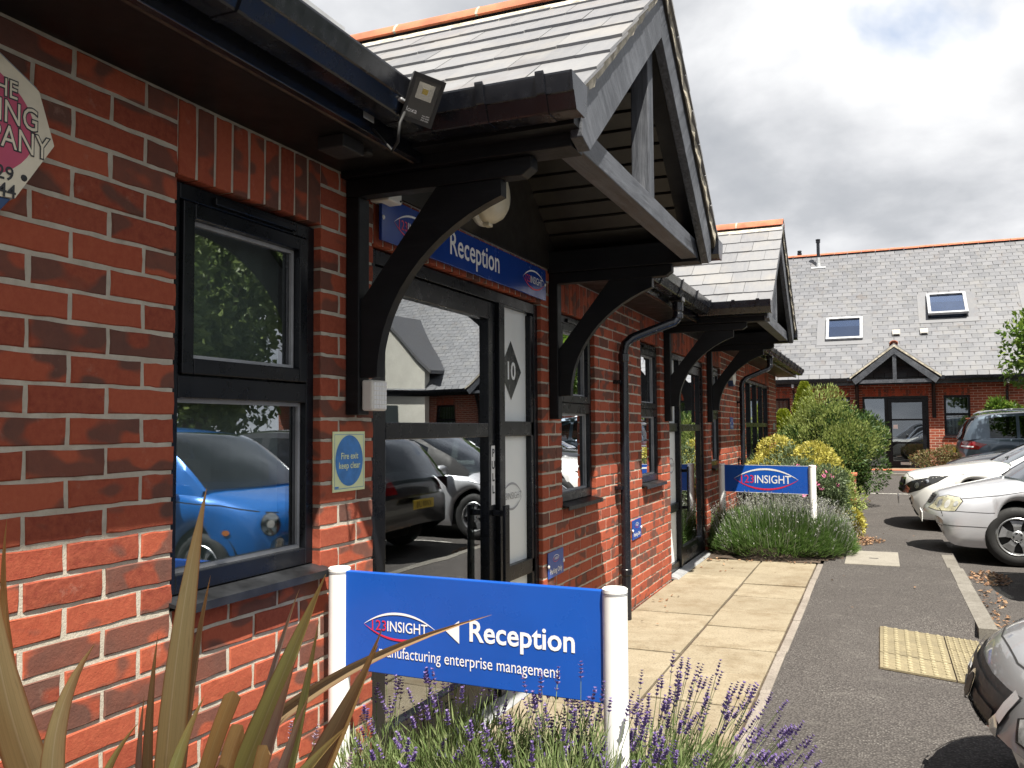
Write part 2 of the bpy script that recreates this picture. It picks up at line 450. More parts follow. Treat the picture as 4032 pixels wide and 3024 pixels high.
leaf_mat('leaf_tip', [(0.0, (0.17, 0.22, 0.05)), (0.5, (0.27, 0.33, 0.09)), (1.0, (0.38, 0.42, 0.15))], 0.4)
leaf_mat('leaf_yellow', [(0.0, (0.30, 0.29, 0.045)), (0.5, (0.46, 0.41, 0.075)), (1.0, (0.58, 0.52, 0.16))])
leaf_mat('leaf_grey', [(0.0, (0.07, 0.105, 0.045)), (0.5, (0.12, 0.165, 0.075)), (1.0, (0.20, 0.25, 0.14))])
leaf_mat('leaf_gold', [(0.0, (0.14, 0.19, 0.015)), (0.5, (0.24, 0.29, 0.022)), (1.0, (0.36, 0.38, 0.045))])
leaf_mat('leaf_fresh', [(0.0, (0.055, 0.115, 0.014)), (0.5, (0.11, 0.195, 0.025)), (1.0, (0.22, 0.30, 0.05))], 0.45)
leaf_mat('leaf_tree', [(0.0, (0.10, 0.15, 0.04)), (0.5, (0.16, 0.22, 0.07)), (1.0, (0.25, 0.31, 0.11))], 0.5)
leaf_mat('leaf_rust', [(0.0, (0.10, 0.12, 0.035)), (0.5, (0.19, 0.16, 0.06)), (1.0, (0.26, 0.10, 0.06))])
leaf_mat('petal_pink', [(0.0, (0.62, 0.09, 0.26)), (1.0, (0.74, 0.20, 0.40))], 0.3)
leaf_mat('dead_leaf', [(0.0, (0.13, 0.065, 0.035)), (0.5, (0.24, 0.135, 0.075)), (1.0, (0.35, 0.225, 0.13))], 0.1, 0.8)
def flax_mat(name, edge, mid, rib):
    t = NT(name)
    uv = t.node('ShaderNodeUVMap').outputs[0]
    s = t.node('ShaderNodeSeparateXYZ', {0: uv})
    a = t.math('ABSOLUTE', t.math('SUBTRACT', s.outputs[0], 0.5))
    col = t.ramp(a, [(0.0, rib), (0.035, mid), (0.40, mid), (0.485, edge)])
    st = t.noise(t.map(uv, (38, 0.9, 1)), 1.0, 4, 0.65)
    col = t.mix(t.ramp(st, [(0.38, 0.0), (0.66, 0.5)]), col, tuple(c * 0.6 for c in mid))
    bl = t.ramp(t.noise(t.map(uv, (3, 7, 1)), 1.0, 6, 0.7), [(0.56, 0.0), (0.70, 0.5)])
    col = t.mix(bl, col, (0.26, 0.20, 0.11))
    tip = t.ramp(s.outputs[1], [(0.80, 0.0), (1.0, 0.75)])
    col = t.mix(tip, col, (0.42, 0.23, 0.085))
    t.set(color=col, rough=0.38, spec=0.5)
    t.set(normal=t.bump(st, 0.25, 0.002))
    tr = t.node('ShaderNodeBsdfTranslucent', {'Color': col})
    mx = t.node('ShaderNodeMixShader', {0: 0.22, 1: t.b.outputs[0], 2: tr.outputs[0]})
    t.l.new(mx.outputs[0], t.out.inputs[0])
    M[name] = t.m
flax_mat('flax_olive', (0.32, 0.13, 0.045), (0.56, 0.475, 0.255), (0.74, 0.66, 0.44))
flax_mat('flax_green', (0.22, 0.10, 0.035), (0.40, 0.41, 0.155), (0.56, 0.57, 0.31))
flax_mat('flax_bronze', (0.15, 0.05, 0.03), (0.26, 0.185, 0.105), (0.40, 0.28, 0.18))
flax_mat('flax_mauve', (0.26, 0.12, 0.09), (0.34, 0.25, 0.22), (0.42, 0.32, 0.28))
flax_mat('flax_tan', (0.32, 0.15, 0.05), (0.42, 0.27, 0.11), (0.5, 0.36, 0.18))
# ---------------------------------------------------------------- object helpers
def link(o, parent=None):
    COL.objects.link(o)
    if parent is not None: o.parent = parent
    return o
def tag(o, label=None, cat=None, group=None, kind=None):
    if label: o['label'] = label
    if cat: o['category'] = cat
    if group: o['group'] = group
    if kind: o['kind'] = kind
    return o
def thing(name, label, cat, loc=(0, 0, 0), rotz=0.0, group=None):
    o = bpy.data.objects.new(name, None)
    o.empty_display_size = 0.1
    o.location = loc
    o.rotation_euler = (0, 0, rotz)
    link(o)
    return tag(o, label, cat, group)
def part_empty(name, parent, loc=(0, 0, 0), rot=(0, 0, 0)):
    o = bpy.data.objects.new(name, None)
    o.empty_display_size = 0.1
    o.location = loc
    o.rotation_euler = rot
    return link(o, parent)
def copy_tree(o, parent):
    c = o.copy()
    link(c, parent)
    for ch in list(o.children):
        copy_tree(ch, c)
    return c
def place(mesh, name, parent, loc, rot=(0, 0, 0), scale=(1, 1, 1)):
    o = bpy.data.objects.new(name, mesh)
    o.location = loc
    o.rotation_euler = rot
    o.scale = scale
    return link(o, parent)

class MB:
    """collects vertices and faces, then links them as one mesh object"""
    def __init__(self):
        self.v = []; self.f = []; self.mi = []; self.uv = None
    def face(self, idx, mi=0):
        self.f.append(tuple(idx)); self.mi.append(mi)
    def add(self, verts, faces, mi=0):
        b = len(self.v)
        self.v.extend([tuple(p) for p in verts])
        for f in faces:
            self.f.append(tuple(b + i for i in f)); self.mi.append(mi)
        return self
    def box(self, x0, x1, y0, y1, z0, z1, mi=0):
        vs = [(x0, y0, z0), (x1, y0, z0), (x1, y1, z0), (x0, y1, z0), (x0, y0, z1), (x1, y0, z1), (x1, y1, z1), (x0, y1, z1)]
        return self.add(vs, [(3, 2, 1, 0), (4, 5, 6, 7), (0, 1, 5, 4), (1, 2, 6, 5), (2, 3, 7, 6), (3, 0, 4, 7)], mi)
    def cbox(self, c, sx, sy, sz, rot=None, mi=0):
        vs = []
        for dz in (-1, 1):
            for dx, dy in ((-1, -1), (1, -1), (1, 1), (-1, 1)):
                p = Vector((dx * sx / 2, dy * sy / 2, dz * sz / 2))
                if rot is not None: p = rot @ p
                vs.append(p + Vector(c))
        return self.add(vs, [(3, 2, 1, 0), (4, 5, 6, 7), (0, 1, 5, 4), (1, 2, 6, 5), (2, 3, 7, 6), (3, 0, 4, 7)], mi)
    def prism(self, poly, fn0, fn1, mi=0):
        """poly: 2D points; fn0, fn1 map a 2D point to the two ends"""
        n = len(poly)
        vs = [fn0(p) for p in poly] + [fn1(p) for p in poly]
        fs = [tuple(range(n - 1, -1, -1)), tuple(range(n, 2 * n))]
        fs += [(i, (i + 1) % n, n + (i + 1) % n, n + i) for i in range(n)]
        return self.add(vs, fs, mi)
    def tube(self, pts, r, n=10, cap=True, mi=0):
        pts = [Vector(p) for p in pts]
        rs = r if isinstance(r, (list, tuple)) else [r] * len(pts)
        rings = []
        up = Vector((0, 0, 1))
        a = None
        for i, p in enumerate(pts):
            d = (pts[min(i + 1, len(pts) - 1)] - pts[max(i - 1, 0)]).normalized()
            if a is None:
                a = d.cross(up)
                if a.length < 0.1: a = d.cross(Vector((1, 0, 0)))
                a.normalize()
            else:
                a = (a - d * a.dot(d)).normalized()
            b = d.cross(a)
            rings.append([p + (a * math.cos(2 * math.pi * k / n) + b * math.sin(2 * math.pi * k / n)) * rs[i] for k in range(n)])
        base = len(self.v)
        for rg in rings: self.v.extend([tuple(q) for q in rg])
        for i in range(len(rings) - 1):
            for k in range(n):
                self.face((base + i * n + k, base + i * n + (k + 1) % n, base + (i + 1) * n + (k + 1) % n, base + (i + 1) * n + k), mi)
        if cap:
            self.face([base + k for k in range(n)][::-1], mi)
            self.face([base + (len(rings) - 1) * n + k for k in range(n)], mi)
        return self
    def lathe(self, prof, n=24, axis='z', c=(0, 0, 0), mi=0, caps=True):
        base = len(self.v)
        for (r, h) in prof:
            for k in range(n):
                a = 2 * math.pi * k / n
                p = (r * math.cos(a), r * math.sin(a), h)
                if axis == 'x': p = (p[2], p[0], p[1])
                if axis == 'y': p = (p[0], p[2], p[1])
                self.v.append((p[0] + c[0], p[1] + c[1], p[2] + c[2]))
        for i in range(len(prof) - 1):
            for k in range(n):
                self.face((base + i * n + k, base + i * n + (k + 1) % n, base + (i + 1) * n + (k + 1) % n, base + (i + 1) * n + k), mi)
        if caps and prof[0][0] > 1e-6: self.face([base + k for k in range(n)][::-1], mi)
        if caps and prof[-1][0] > 1e-6: self.face([base + (len(prof) - 1) * n + k for k in range(n)], mi)
        return self
    def mesh(self, name, mats, smooth=False):
        me = bpy.data.meshes.new(name)
        me.from_pydata(self.v, [], self.f)
        if not isinstance(mats, (list, tuple)): mats = [mats]
        for m in mats: me.materials.append(M[m] if isinstance(m, str) else m)
        if len(mats) > 1: me.polygons.foreach_set('material_index', self.mi)
        if smooth: me.polygons.foreach_set('use_smooth', [True] * len(me.polygons))
        if self.uv:
            ul = me.uv_layers.new(name='UVMap')
            for li, lp in enumerate(me.loops): ul.data[li].uv = self.uv[lp.vertex_index]
        me.update()
        return me
    def mesh_n(self, name, mats, smooth=False):
        me = self.mesh(name, mats, smooth)
        bm = bmesh.new(); bm.from_mesh(me)
        bmesh.ops.recalc_face_normals(bm, faces=bm.faces)
        bm.to_mesh(me); bm.free()
        return me
    def build(self, name, mats, parent=None, smooth=False, loc=(0, 0, 0), bevel=0.0, seg=2, normals=False):
        me = self.mesh(name, mats, smooth)
        if bevel > 0 or normals:
            bm = bmesh.new(); bm.from_mesh(me)
            if normals: bmesh.ops.recalc_face_normals(bm, faces=bm.faces)
            if bevel > 0:
                es = [e for e in bm.edges if len(e.link_faces) == 2 and e.calc_face_angle(0) > 0.5]
                bmesh.ops.bevel(bm, geom=es, offset=bevel, segments=seg, affect='EDGES', profile=0.5, clamp_overlap=True)
            bm.to_mesh(me); bm.free()
        return place(me, name, parent, loc)

def smooth_by_angle(o, ang=0.6):
    me = o.data
    bm = bmesh.new(); bm.from_mesh(me)
    for f in bm.faces: f.smooth = True
    for e in bm.edges: e.smooth = not (len(e.link_faces) == 2 and e.calc_face_angle(0) > ang)
    bm.to_mesh(me); bm.free()
    return o

# ---------------------------------------------------------------- writing and emblems, laid on a frame (origin, right, up, normal)
class Frame:
    def __init__(self, o, r, u):
        self.o = Vector(o); self.r = Vector(r).normalized(); self.u = Vector(u).normalized()
        self.n = self.r.cross(self.u).normalized()
    def p(self, a, b, c=0.0):
        return self.o + self.r * a + self.u * b + self.n * c
def text_mesh(fr, s, x, y, size, mat, parent, name='lettering', align='LEFT', sx=1.0, bold=0.0, off=0.0015, space=1.0, shear=0.0, fit=None):
    cu = bpy.data.curves.new('txt', 'FONT')
    cu.body = s; cu.size = size; cu.align_x = align; cu.offset = bold; cu.space_character = space; cu.shear = shear
    cu.resolution_u = 3
    ob = bpy.data.objects.new('txt', cu)
    COL.objects.link(ob)
    dg = bpy.context.evaluated_depsgraph_get()
    me = bpy.data.meshes.new_from_object(ob.evaluated_get(dg))
    COL.objects.unlink(ob); bpy.data.objects.remove(ob)
    if fit:
        xs_ = [v.co.x for v in me.vertices]
        w0 = max(xs_) - min(xs_); sx = fit / w0
        if align == 'LEFT': x -= min(xs_) * sx
    vs = [fr.p(x + v.co.x * sx, y + v.co.y, off) for v in me.vertices]
    fs = [tuple(p.vertices) for p in me.polygons]
    bpy.data.meshes.remove(me)
    b = MB(); b.add(vs, fs)
    return b.build(name, mat, parent)
def crescent(fr, cx, cy, w, h, th, sgn, mat, parent, off=0.0015, n=28):
    b = MB()
    for i in range(n + 1):
        t = -1 + 2 * i / n
        k = 1 - abs(t) ** 2.1
        b.v.append(tuple(fr.p(cx + t * w / 2, cy + sgn * h * k, off)))
        b.v.append(tuple(fr.p(cx + t * w / 2 * (1 - 0.012), cy + sgn * (h - th) * k, off)))
    for i in range(n):
        q = (2 * i, 2 * i + 1, 2 * i + 3, 2 * i + 2)
        b.face(q if sgn < 0 else q[::-1])
    return b.build('emblem_arc', mat, parent)
def emblem(fr, cx, cy, w, parent, c1='letter_white', c2='letter_red', off=0.0015):
    """the eye-shaped company mark with 123INSIGHT inside"""
    crescent(fr, cx, cy, w, w * 0.165, w * 0.028, 1, c1, parent, off)
    crescent(fr, cx, cy - w * 0.004, w, w * 0.165, w * 0.026, -1, c2, parent, off)
    text_mesh(fr, '123', cx - w * 0.385, cy - w * 0.062, w * 0.172, c2, parent, fit=w * 0.20, off=off)
    text_mesh(fr, 'INSIGHT', cx - w * 0.168, cy - w * 0.062, w * 0.172, c1, parent, fit=w * 0.555, bold=w * 0.0012, off=off)
# ================================================================ the long brick office building
BLD = thing('office_building', 'long red brick office building with black gabled porches and slate roof', 'building')
OPEN = [(0.0, 0.675, 0.9, 2.1), (1.0125, 2.8125, 0.0, 2.1), (3.15, 3.825, 0.9, 2.1), (5.0625, 5.7375, 0.9, 2.1), (6.075, 7.875, 0.0, 2.1),
        (8.2125, 8.8875, 0.9, 2.1), (11.025, 13.95, 0.3, 2.1)]
Y0, Y1 = -3.15, 15.075
ZB, ZT = -0.15, 2.325

# ---- the wall: mortar body with openings, then every brick in front of it
wb = MB()
REC = 0.0035                                    # mortar joint depth
ys = sorted(set([Y0, Y1] + [v for o in OPEN for v in o[:2]]))
for a, b in zip(ys[:-1], ys[1:]):
    op = [o for o in OPEN if o[0] <= a + 1e-6 and o[1] >= b - 1e-6]
    if not op:
        wb.box(-0.26, -REC, a if a == Y0 else a + 0.006, b - 0.006 if b != Y1 else b - REC, ZB, ZT + 0.12)
    else:
        o = op[0]
        if o[2] > 0: wb.box(-0.26, -REC - 0.0007, a - 0.012, b + 0.012, ZB, o[2] - 0.004)
        wb.box(-0.26, -REC - 0.0007, a - 0.012, b + 0.012, o[3] + 0.008, ZT + 0.12)
wall = wb.build('wall', 'mortar', BLD)

def brick_mesh(L, H, D=0.1025, seed=0, mat='brick'):
    r = random.Random(seed)
    b = MB()
    # outline of the face with uneven arrises
    pts = []
    nx = 5
    for i in range(nx): pts.append((-L / 2 + L * i / nx, -H / 2))
    for i in range(2): pts.append((L / 2, -H / 2 + H * i / 2))
    for i in range(nx): pts.append((L / 2 - L * i / nx, H / 2))
    for i in range(2): pts.append((-L / 2, H / 2 - H * i / 2))
    n = len(pts)
    corner = {0, nx, nx + 2, 2 * nx + 2}
    back = [(-D, p[0], p[1]) for p in pts]
    mid = []
    front = []
    for k, p in enumerate(pts):
        j = 0.0018
        q = (p[0] + r.uniform(-j, j), p[1] + r.uniform(-j, j))
        mid.append((-0.003, q[0], q[1]))
        ins = 0.0042 if k in corner else 0.0026
        s = (math.copysign(max(0, abs(q[0]) - ins), q[0]), math.copysign(max(0, abs(q[1]) - ins), q[1])) if abs(q[1]) > 0.001 else (math.copysign(abs(q[0]) - ins, q[0]), q[1])
        front.append((r.uniform(-0.0004, 0.0007), s[0], s[1]))
    b.v = back + mid + front
    for k in range(n):
        k2 = (k + 1) % n
        b.face((k, k2, n + k2, n + k)); b.face((n + k, n + k2, 2 * n + k2, 2 * n + k))
    b.face([2 * n + k for k in range(n)])
    return b
BV = {}
def brick_data(L, H, seed, mat):
    key = (round(L, 3), round(H, 3), seed, mat)
    if key not in BV: BV[key] = brick_mesh(L, H, 0.1025, hash((seed, round(L, 2))) & 0xffff).mesh('brick', mat)
    return BV[key]
bricks = []                                     # (y centre, z centre, length, height)
n_course = int(round((ZT - ZB) / 0.075))
for k in range(n_course):
    z = ZB + 0.075 * k
    idx = int(round(z / 0.075))
    off = 0.0 if idx % 2 else 0.1125
    cuts = [(o[0], o[1]) for o in OPEN if (o[2] - 0.01 < z < o[3] - 0.01) or (o[3] - 0.01 <= z)]
    j = math.floor((Y0 - off) / 0.225)
    while off + j * 0.225 < Y1:
        a, b = off + j * 0.225, off + (j + 1) * 0.225
        j += 1
        segs = [(max(a, Y0), min(b, Y1))]
        for c0, c1 in cuts:
            nsegs = []
            for s0, s1 in segs:
                if c1 <= s0 or c0 >= s1: nsegs.append((s0, s1)); continue
                if c0 > s0: nsegs.append((s0, c0))
                if c1 < s1: nsegs.append((c1, s1))
            segs = nsegs
        for s0, s1 in segs:
            if s1 - s0 < 0.04: continue
            # a brick ends flush with an opening, and half a joint short of its neighbour
            e0 = 0.0 if any(abs(s0 - c1) < 1e-4 for c0, c1 in cuts) or abs(s0 - Y0) < 1e-4 else 0.0058
            e1 = 0.0 if any(abs(s1 - c0) < 1e-4 for c0, c1 in cuts) or abs(s1 - Y1) < 1e-4 else 0.0058
            bricks.append(((s0 + e0 + s1 - e1) / 2, z + 0.0375, s1 - s0 - e0 - e1, 0.0635))
for o in OPEN:                                  # soldier course over each opening
    ns = int(round((o[1] - o[0]) / 0.075))
    for i in range(ns):
        bricks.append((o[0] + 0.075 * (i + 0.5), o[3] + 0.1125, 0.0640, 0.2135))
def in_view_size(y, z, L, H):
    d = Vector((0, y, z)) - CAM_POS
    dep = d.dot(CAM_F)
    if dep < 0.3: return 0
    u = d.dot(CAM_R) / dep; v = d.dot(CAM_U) / dep
    if abs(u) > 0.62 or abs(v) > 0.47: return 0
    return (L * H) / (dep * dep) * abs(d.x) / d.length
bricks.sort(key=lambda b: -in_view_size(*b))
mass = MB()
for i, (y, z, L, H) in enumerate(bricks):
    seed = rnd.randrange(6)
    jx = rnd.uniform(-0.0015, 0.0015); jr = rnd.uniform(-0.004, 0.004)
    lz = rnd.uniform(-0.0012, 0.0012)
    if i < 296:
        o = place(brick_data(L, H, seed, 'brick'), 'brick', wall, (jx, y, z + lz), (jr, 0, rnd.uniform(-0.004, 0.004)))
    else:
        bm_ = brick_mesh(L, H, 0.1025 if y < 9 else 0.06, seed)
        c, s = math.cos(jr), math.sin(jr)
        mass.add([(p[0] + jx, y + p[1] * c - p[2] * s, z + lz + p[1] * s + p[2] * c) for p in bm_.v], bm_.f)
mb = mass.build('bricks', 'brick_mass', wall)
tag(mb, kind='stuff')

# ---- end wall and rear, so that the building is a body
ew = MB()
ew.box(-7.0, -0.262, Y1 - 0.22, Y1 - 0.005, ZB, 2.44)
ew.box(-7.0, -0.262, Y0, Y0 + 0.2, ZB, 2.44)
ew.box(-7.0, -6.8, Y0 + 0.21, Y1 - 0.23, ZB, 2.44)
ew.prism([(-7.0, 2.445), (-0.262, 2.445), (-3.6, 5.4)], lambda p: (p[0], Y1 - 0.22, p[1]), lambda p: (p[0], Y1 - 0.005, p[1]))
ew.build('side_wall', 'far_brick', BLD)
rm = MB()
rm.box(-5.0, -0.28, Y0 + 0.25, Y1 - 0.3, -0.12, -0.02)
rm.build('room_floor', 'room_floor', BLD)
rm = MB()
rm.box(-5.1, -5.0, Y0 + 0.25, Y1 - 0.3, -0.01, 2.5)
for y in (0.85, 2.96, 4.45, 5.9, 8.05, 9.9): rm.box(-4.99, -0.29, y - 0.05, y + 0.05, -0.01, 2.5)
rm.box(-4.99, -0.29, Y0 + 0.26, Y1 - 0.31, 2.51, 2.56)
rm.build('room_partition', 'room_wall', BLD)

# ---- windows
def window(y0, y1, z0, z1, cols=1, rows=None, name='window', blinds=True, full=True):
    w = y1 - y0; h = z1 - z0
    root = part_empty(name, BLD, (0, y0, z0))
    XF, XB = -0.030, -0.095
    fw = 0.042
    f = MB()
    f.box(XB, XF, 0, fw, 0.03, h - 0.004)
    f.box(XB, XF, w - fw, w, 0.03, h - 0.004)
    f.box(XB, XF, fw, w - fw, h - 0.05, h - 0.004)
    f.box(XB, XF, fw, w - fw, 0.03, 0.085)
    zt = h * 0.5 + 0.015 if full else h * 0.62
    f.box(XB, XF, fw, w - fw, zt - 0.035, zt + 0.03)
    if not full: f.box(XB, XF, fw, w - fw, 0.40, 0.455)
    for c in range(1, cols):
        x = w * c / cols
        f.box(XB + 0.001, XF - 0.001, x - 0.03, x + 0.03, 0.086, h - 0.051)
    f.build('frame', 'frame_black', root, bevel=0.003)
    if full:
        # opening casement above: a second, heavier sash proud of the frame, and the trickle vent on the head
        s = MB()
        a0, a1, b0, b1 = fw + 0.004, w - fw - 0.004, zt + 0.034, h - 0.054
        t = 0.046
        X0, X1 = -0.085, -0.020
        s.box(X0, X1, a0, a0 + t, b0, b1); s.box(X0, X1, a1 - t, a1, b0, b1)
        s.box(X0, X1, a0 + t, a1 - t, b0, b0 + t); s.box(X0, X1, a0 + t, a1 - t, b1 - t, b1)
        s.build('casement', 'frame_black', root, bevel=0.004)
        gk = MB()
        for (p0, p1, q0, q1, X) in ((a0 + t, a1 - t, b0 + t, b1 - t, -0.047), (fw, w - fw, 0.085, zt - 0.035, -0.055)):
            g = 0.012
            gk.box(X - 0.01, X, p0, p0 + g, q0, q1); gk.box(X - 0.01, X, p1 - g, p1, q0, q1)
            gk.box(X - 0.01, X, p0 + g, p1 - g, q0, q0 + g); gk.box(X - 0.01, X, p0 + g, p1 - g, q1 - g, q1)
        gk.build('glazing_bead', 'lead_grey', root)
        v = MB(); v.box(-0.0295, -0.014, w * 0.25, w * 0.83, h - 0.042, h - 0.018)
        v.build('trickle_vent', 'frame_black', root, bevel=0.004)
        p = MB(); p.box(-0.066, -0.058, a0 + 0.02, a1 - 0.02, b0 + 0.02, b1 - 0.02)
        p.build('pane', 'window_glass', root)
        p = MB(); p.box(-0.074, -0.066, fw - 0.01, w - fw + 0.01, 0.08, zt - 0.03)
        p.build('pane', 'window_glass', root)
    else:
        for c in range(cols):
            for (q0, q1) in ((0.08, 0.405), (0.45, zt - 0.03), (zt + 0.025, h - 0.045)):
                p = MB(); p.box(-0.074, -0.066, w * c / cols + 0.025, w * (c + 1) / cols - 0.025, q0, q1)
                p.build('pane', 'window_glass', root)
    # aluminium sill
    s = MB()
    s.prism([(-0.10, 0.040), (-0.10, 0.022), (0.040, 0.004), (0.040, -0.012), (0.046, -0.012), (0.046, 0.012)],
            lambda p: (p[0], -0.012, p[1]), lambda p: (p[0], w + 0.012, p[1]))
    s.build('sill', 'sill_black', root, normals=True)
    if blinds:
        n = 7
        for i in range(n):
            yb = 0.06 + (w - 0.12) * (i + 0.5) / n
            bl = MB()
            an = 0.9 + 0.12 * (i % 3)
            bl.cbox((-0.16, yb, h * 0.5 + 0.02), 0.088, 0.0015, h - 0.1, Matrix.Rotation(an, 3, 'Z'))
            bl.build('blind_slat', 'blind', root)
    return root
w1 = window(*OPEN[0])
for o in (OPEN[2], OPEN[3], OPEN[5]):
    c = copy_tree(w1, BLD); c.location = (0, o[0], o[2])
window(*OPEN[6], cols=4, full=False, blinds=False, name='shop_window')

# ---- glazed doors with frosted side light
def door(y0, y1, flip=False, number='10'):
    w = y1 - y0; h = 2.1
    root = part_empty('entrance_door', BLD, (0, y0, 0))
    def Y(a, b):
        return (w - b, w - a) if flip else (a, b)
    def bx(m, x0, x1, a, b, z0, z1):
        a, b = Y(a, b); m.box(x0, x1, a, b, z0, z1)
    f = MB(); X0, X1 = -0.11, -0.025
    bx(f, X0, X1, 0, 0.055, 0.02, h - 0.004); bx(f, X0, X1, w - 0.055, w, 0.02, h - 0.004)
    bx(f, X0, X1, 0.055, w - 0.055, h - 0.06, h - 0.004)
    bx(f, X0, X1, 0.055, w - 0.055, 0.0, 0.03)
    bx(f, X0 - 0.001, X1 + 0.012, 1.23, 1.30, 0.03, h - 0.06)         # mullion between door and side light
    f.build('frame', 'frame_black', root, bevel=0.003)
    # leaf
    d = MB(); A0, A1 = -0.095, -0.035
    bx(d, A0, A1, 0.06, 0.15, 0.035, 2.035); bx(d, A0, A1, 1.14, 1.226, 0.035, 2.035)
    bx(d, A0, A1, 0.15, 1.14, 1.945, 2.035); bx(d, A0, A1, 0.15, 1.14, 0.035, 0.20)
    bx(d, A0, A1, 0.15, 1.14, 1.345, 1.415)
    d.build('door_leaf', 'frame_black', root, bevel=0.004)
    for z0, z1 in ((0.195, 1.35), (1.41, 1.95)):
        p = MB(); bx(p, -0.069, -0.061, 0.145, 1.145, z0, z1); p.build('pane', 'door_glass', root)
    # side light: rails and frosted panes
    s = MB()
    bx(s, -0.09, -0.03, 1.301, w - 0.056, 1.345, 1.425); bx(s, -0.09, -0.03, 1.301, w - 0.056, 0.58, 0.66); bx(s, -0.09, -0.03, 1.301, w - 0.056, 0.031, 0.10)
    bx(s, -0.09, -0.03, w - 0.096, w - 0.056, 0.101, 2.03)
    s.build('side_light_frame', 'frame_black', root, bevel=0.004)
    for z0, z1 in ((1.42, 2.04), (0.655, 1.35), (0.095, 0.585)):
        p = MB(); bx(p, -0.070, -0.062, 1.29, w - 0.07, z0, z1); p.build('frosted_pane', 'frosted_glass', root)
    yc = 1.49; yc = w - yc if flip else yc
    fr = Frame((-0.062, yc, 0), (0, 1, 0), (0, 0, 1))
    dm = MB(); dm.add([fr.p(0, 1.54, 0.0015), fr.p(0.145, 1.70, 0.0015), fr.p(0, 1.865, 0.0015), fr.p(-0.145, 1.70, 0.0015)], [(0, 1, 2, 3)])
    dm.build('diamond', 'etched', root)
    text_mesh(fr, number, -0.005, 1.655, 0.135, 'frosted_glass', root, align='CENTER', bold=0.003, off=0.0035)
    crescent(fr, 0, 1.02, 0.30, 0.075, 0.012, 1, 'lead_grey', root, 0.002)
    crescent(fr, 0, 1.02, 0.30, 0.075, 0.012, -1, 'lead_grey', root, 0.002)
    text_mesh(fr, '123INSIGHT', 0, 1.005, 0.052, 'lead_grey', root, align='CENTER', off=0.002)
    # pull strip, handle, threshold
    yp = 1.185; yp = w - yp if flip else yp
    ps = MB(); ps.box(-0.034, -0.032, yp - 0.022, yp + 0.022, 1.00, 1.30); ps.build('pull_strip', 'letter_white', root)
    fr2 = Frame((-0.032, yp, 0), (0, 1, 0), (0, 0, 1))
    for k, ch in enumerate('PULL'):
        text_mesh(fr2, ch, 0, 1.245 - 0.062 * k, 0.055, 'letter_dark', root, align='CENTER', bold=0.0016, off=0.0012)
    hd = MB()
    hd.box(-0.034, 0.035, yp - 0.012, yp + 0.012, 0.945, 0.975); hd.box(-0.034, 0.035, yp - 0.012, yp + 0.012, 0.585, 0.615)
    hd.box(0.030, 0.046, yp - 0.030, yp + 0.030, 0.56, 1.00)
    hd.build('handle', 'frame_black', root, bevel=0.004)
    th = MB(); th.prism([(-0.12, 0.0), (0.06, 0.0), (0.05, 0.012), (-0.02, 0.028), (-0.12, 0.028)], lambda p: (p[0], 0.0, p[1]), lambda p: (p[0], w, p[1]))
    th.build('threshold', 'galvanised', root, normals=True)
    lb = MB(); c = 0.60; c = w - c if flip else c
    lb.box(-0.0345, -0.028, c - 0.14, c + 0.14, 0.09, 0.16); lb.box(-0.0275, -0.022, c - 0.12, c + 0.12, 0.105, 0.145)
    lb.build('letter_plate', 'dark_plastic', root, bevel=0.003)
    return root
door(OPEN[1][0], OPEN[1][1])
door(OPEN[4][0], OPEN[4][1], flip=True, number='9')

# ---- eaves: soffit, fascia, gutter, roof
PC = [1.9125, 1.9125 + 5.0625]                  # porch centres
SEG = [(Y0 - 0.3, PC[0] - 1.125), (PC[0] + 1.125, PC[1] - 1.125), (PC[1] + 1.125, Y1 + 0.33)]
GSEG = [(Y0 - 0.3, PC[0] - 1.31), (PC[0] + 1.31, PC[1] - 1.31), (PC[1] + 1.31, Y1 + 0.33)]
for a, b in SEG:
    sf = MB(); sf.box(-0.0, 0.318, a, b, 2.3255, 2.335); sf.build('soffit', 'dark_soffit', BLD)
    fa = MB(); fa.box(0.318, 0.343, a, b, 2.312, 2.455)
    fa.build('fascia', 'black_upvc', BLD, bevel=0.003)
    fa = MB(); fa.box(0.300, 0.3175, a, b, 2.3175, 2.325); fa.build('soffit_trim', 'bark', BLD)
GP = [(0.0, 0.0), (0.0, -0.078), (0.020, -0.098), (0.078, -0.098), (0.082, -0.094), (0.098, -0.052), (0.103, -0.050), (0.112, 0.0), (0.112, 0.006), (0.098, 0.006), (0.100, 0.0), (0.094, -0.046),
      (0.075, -0.090), (0.024, -0.090), (0.007, -0.074), (0.007, 0.0)]
GP = [(p[0] * 1.24, p[1] * 1.04) for p in GP]
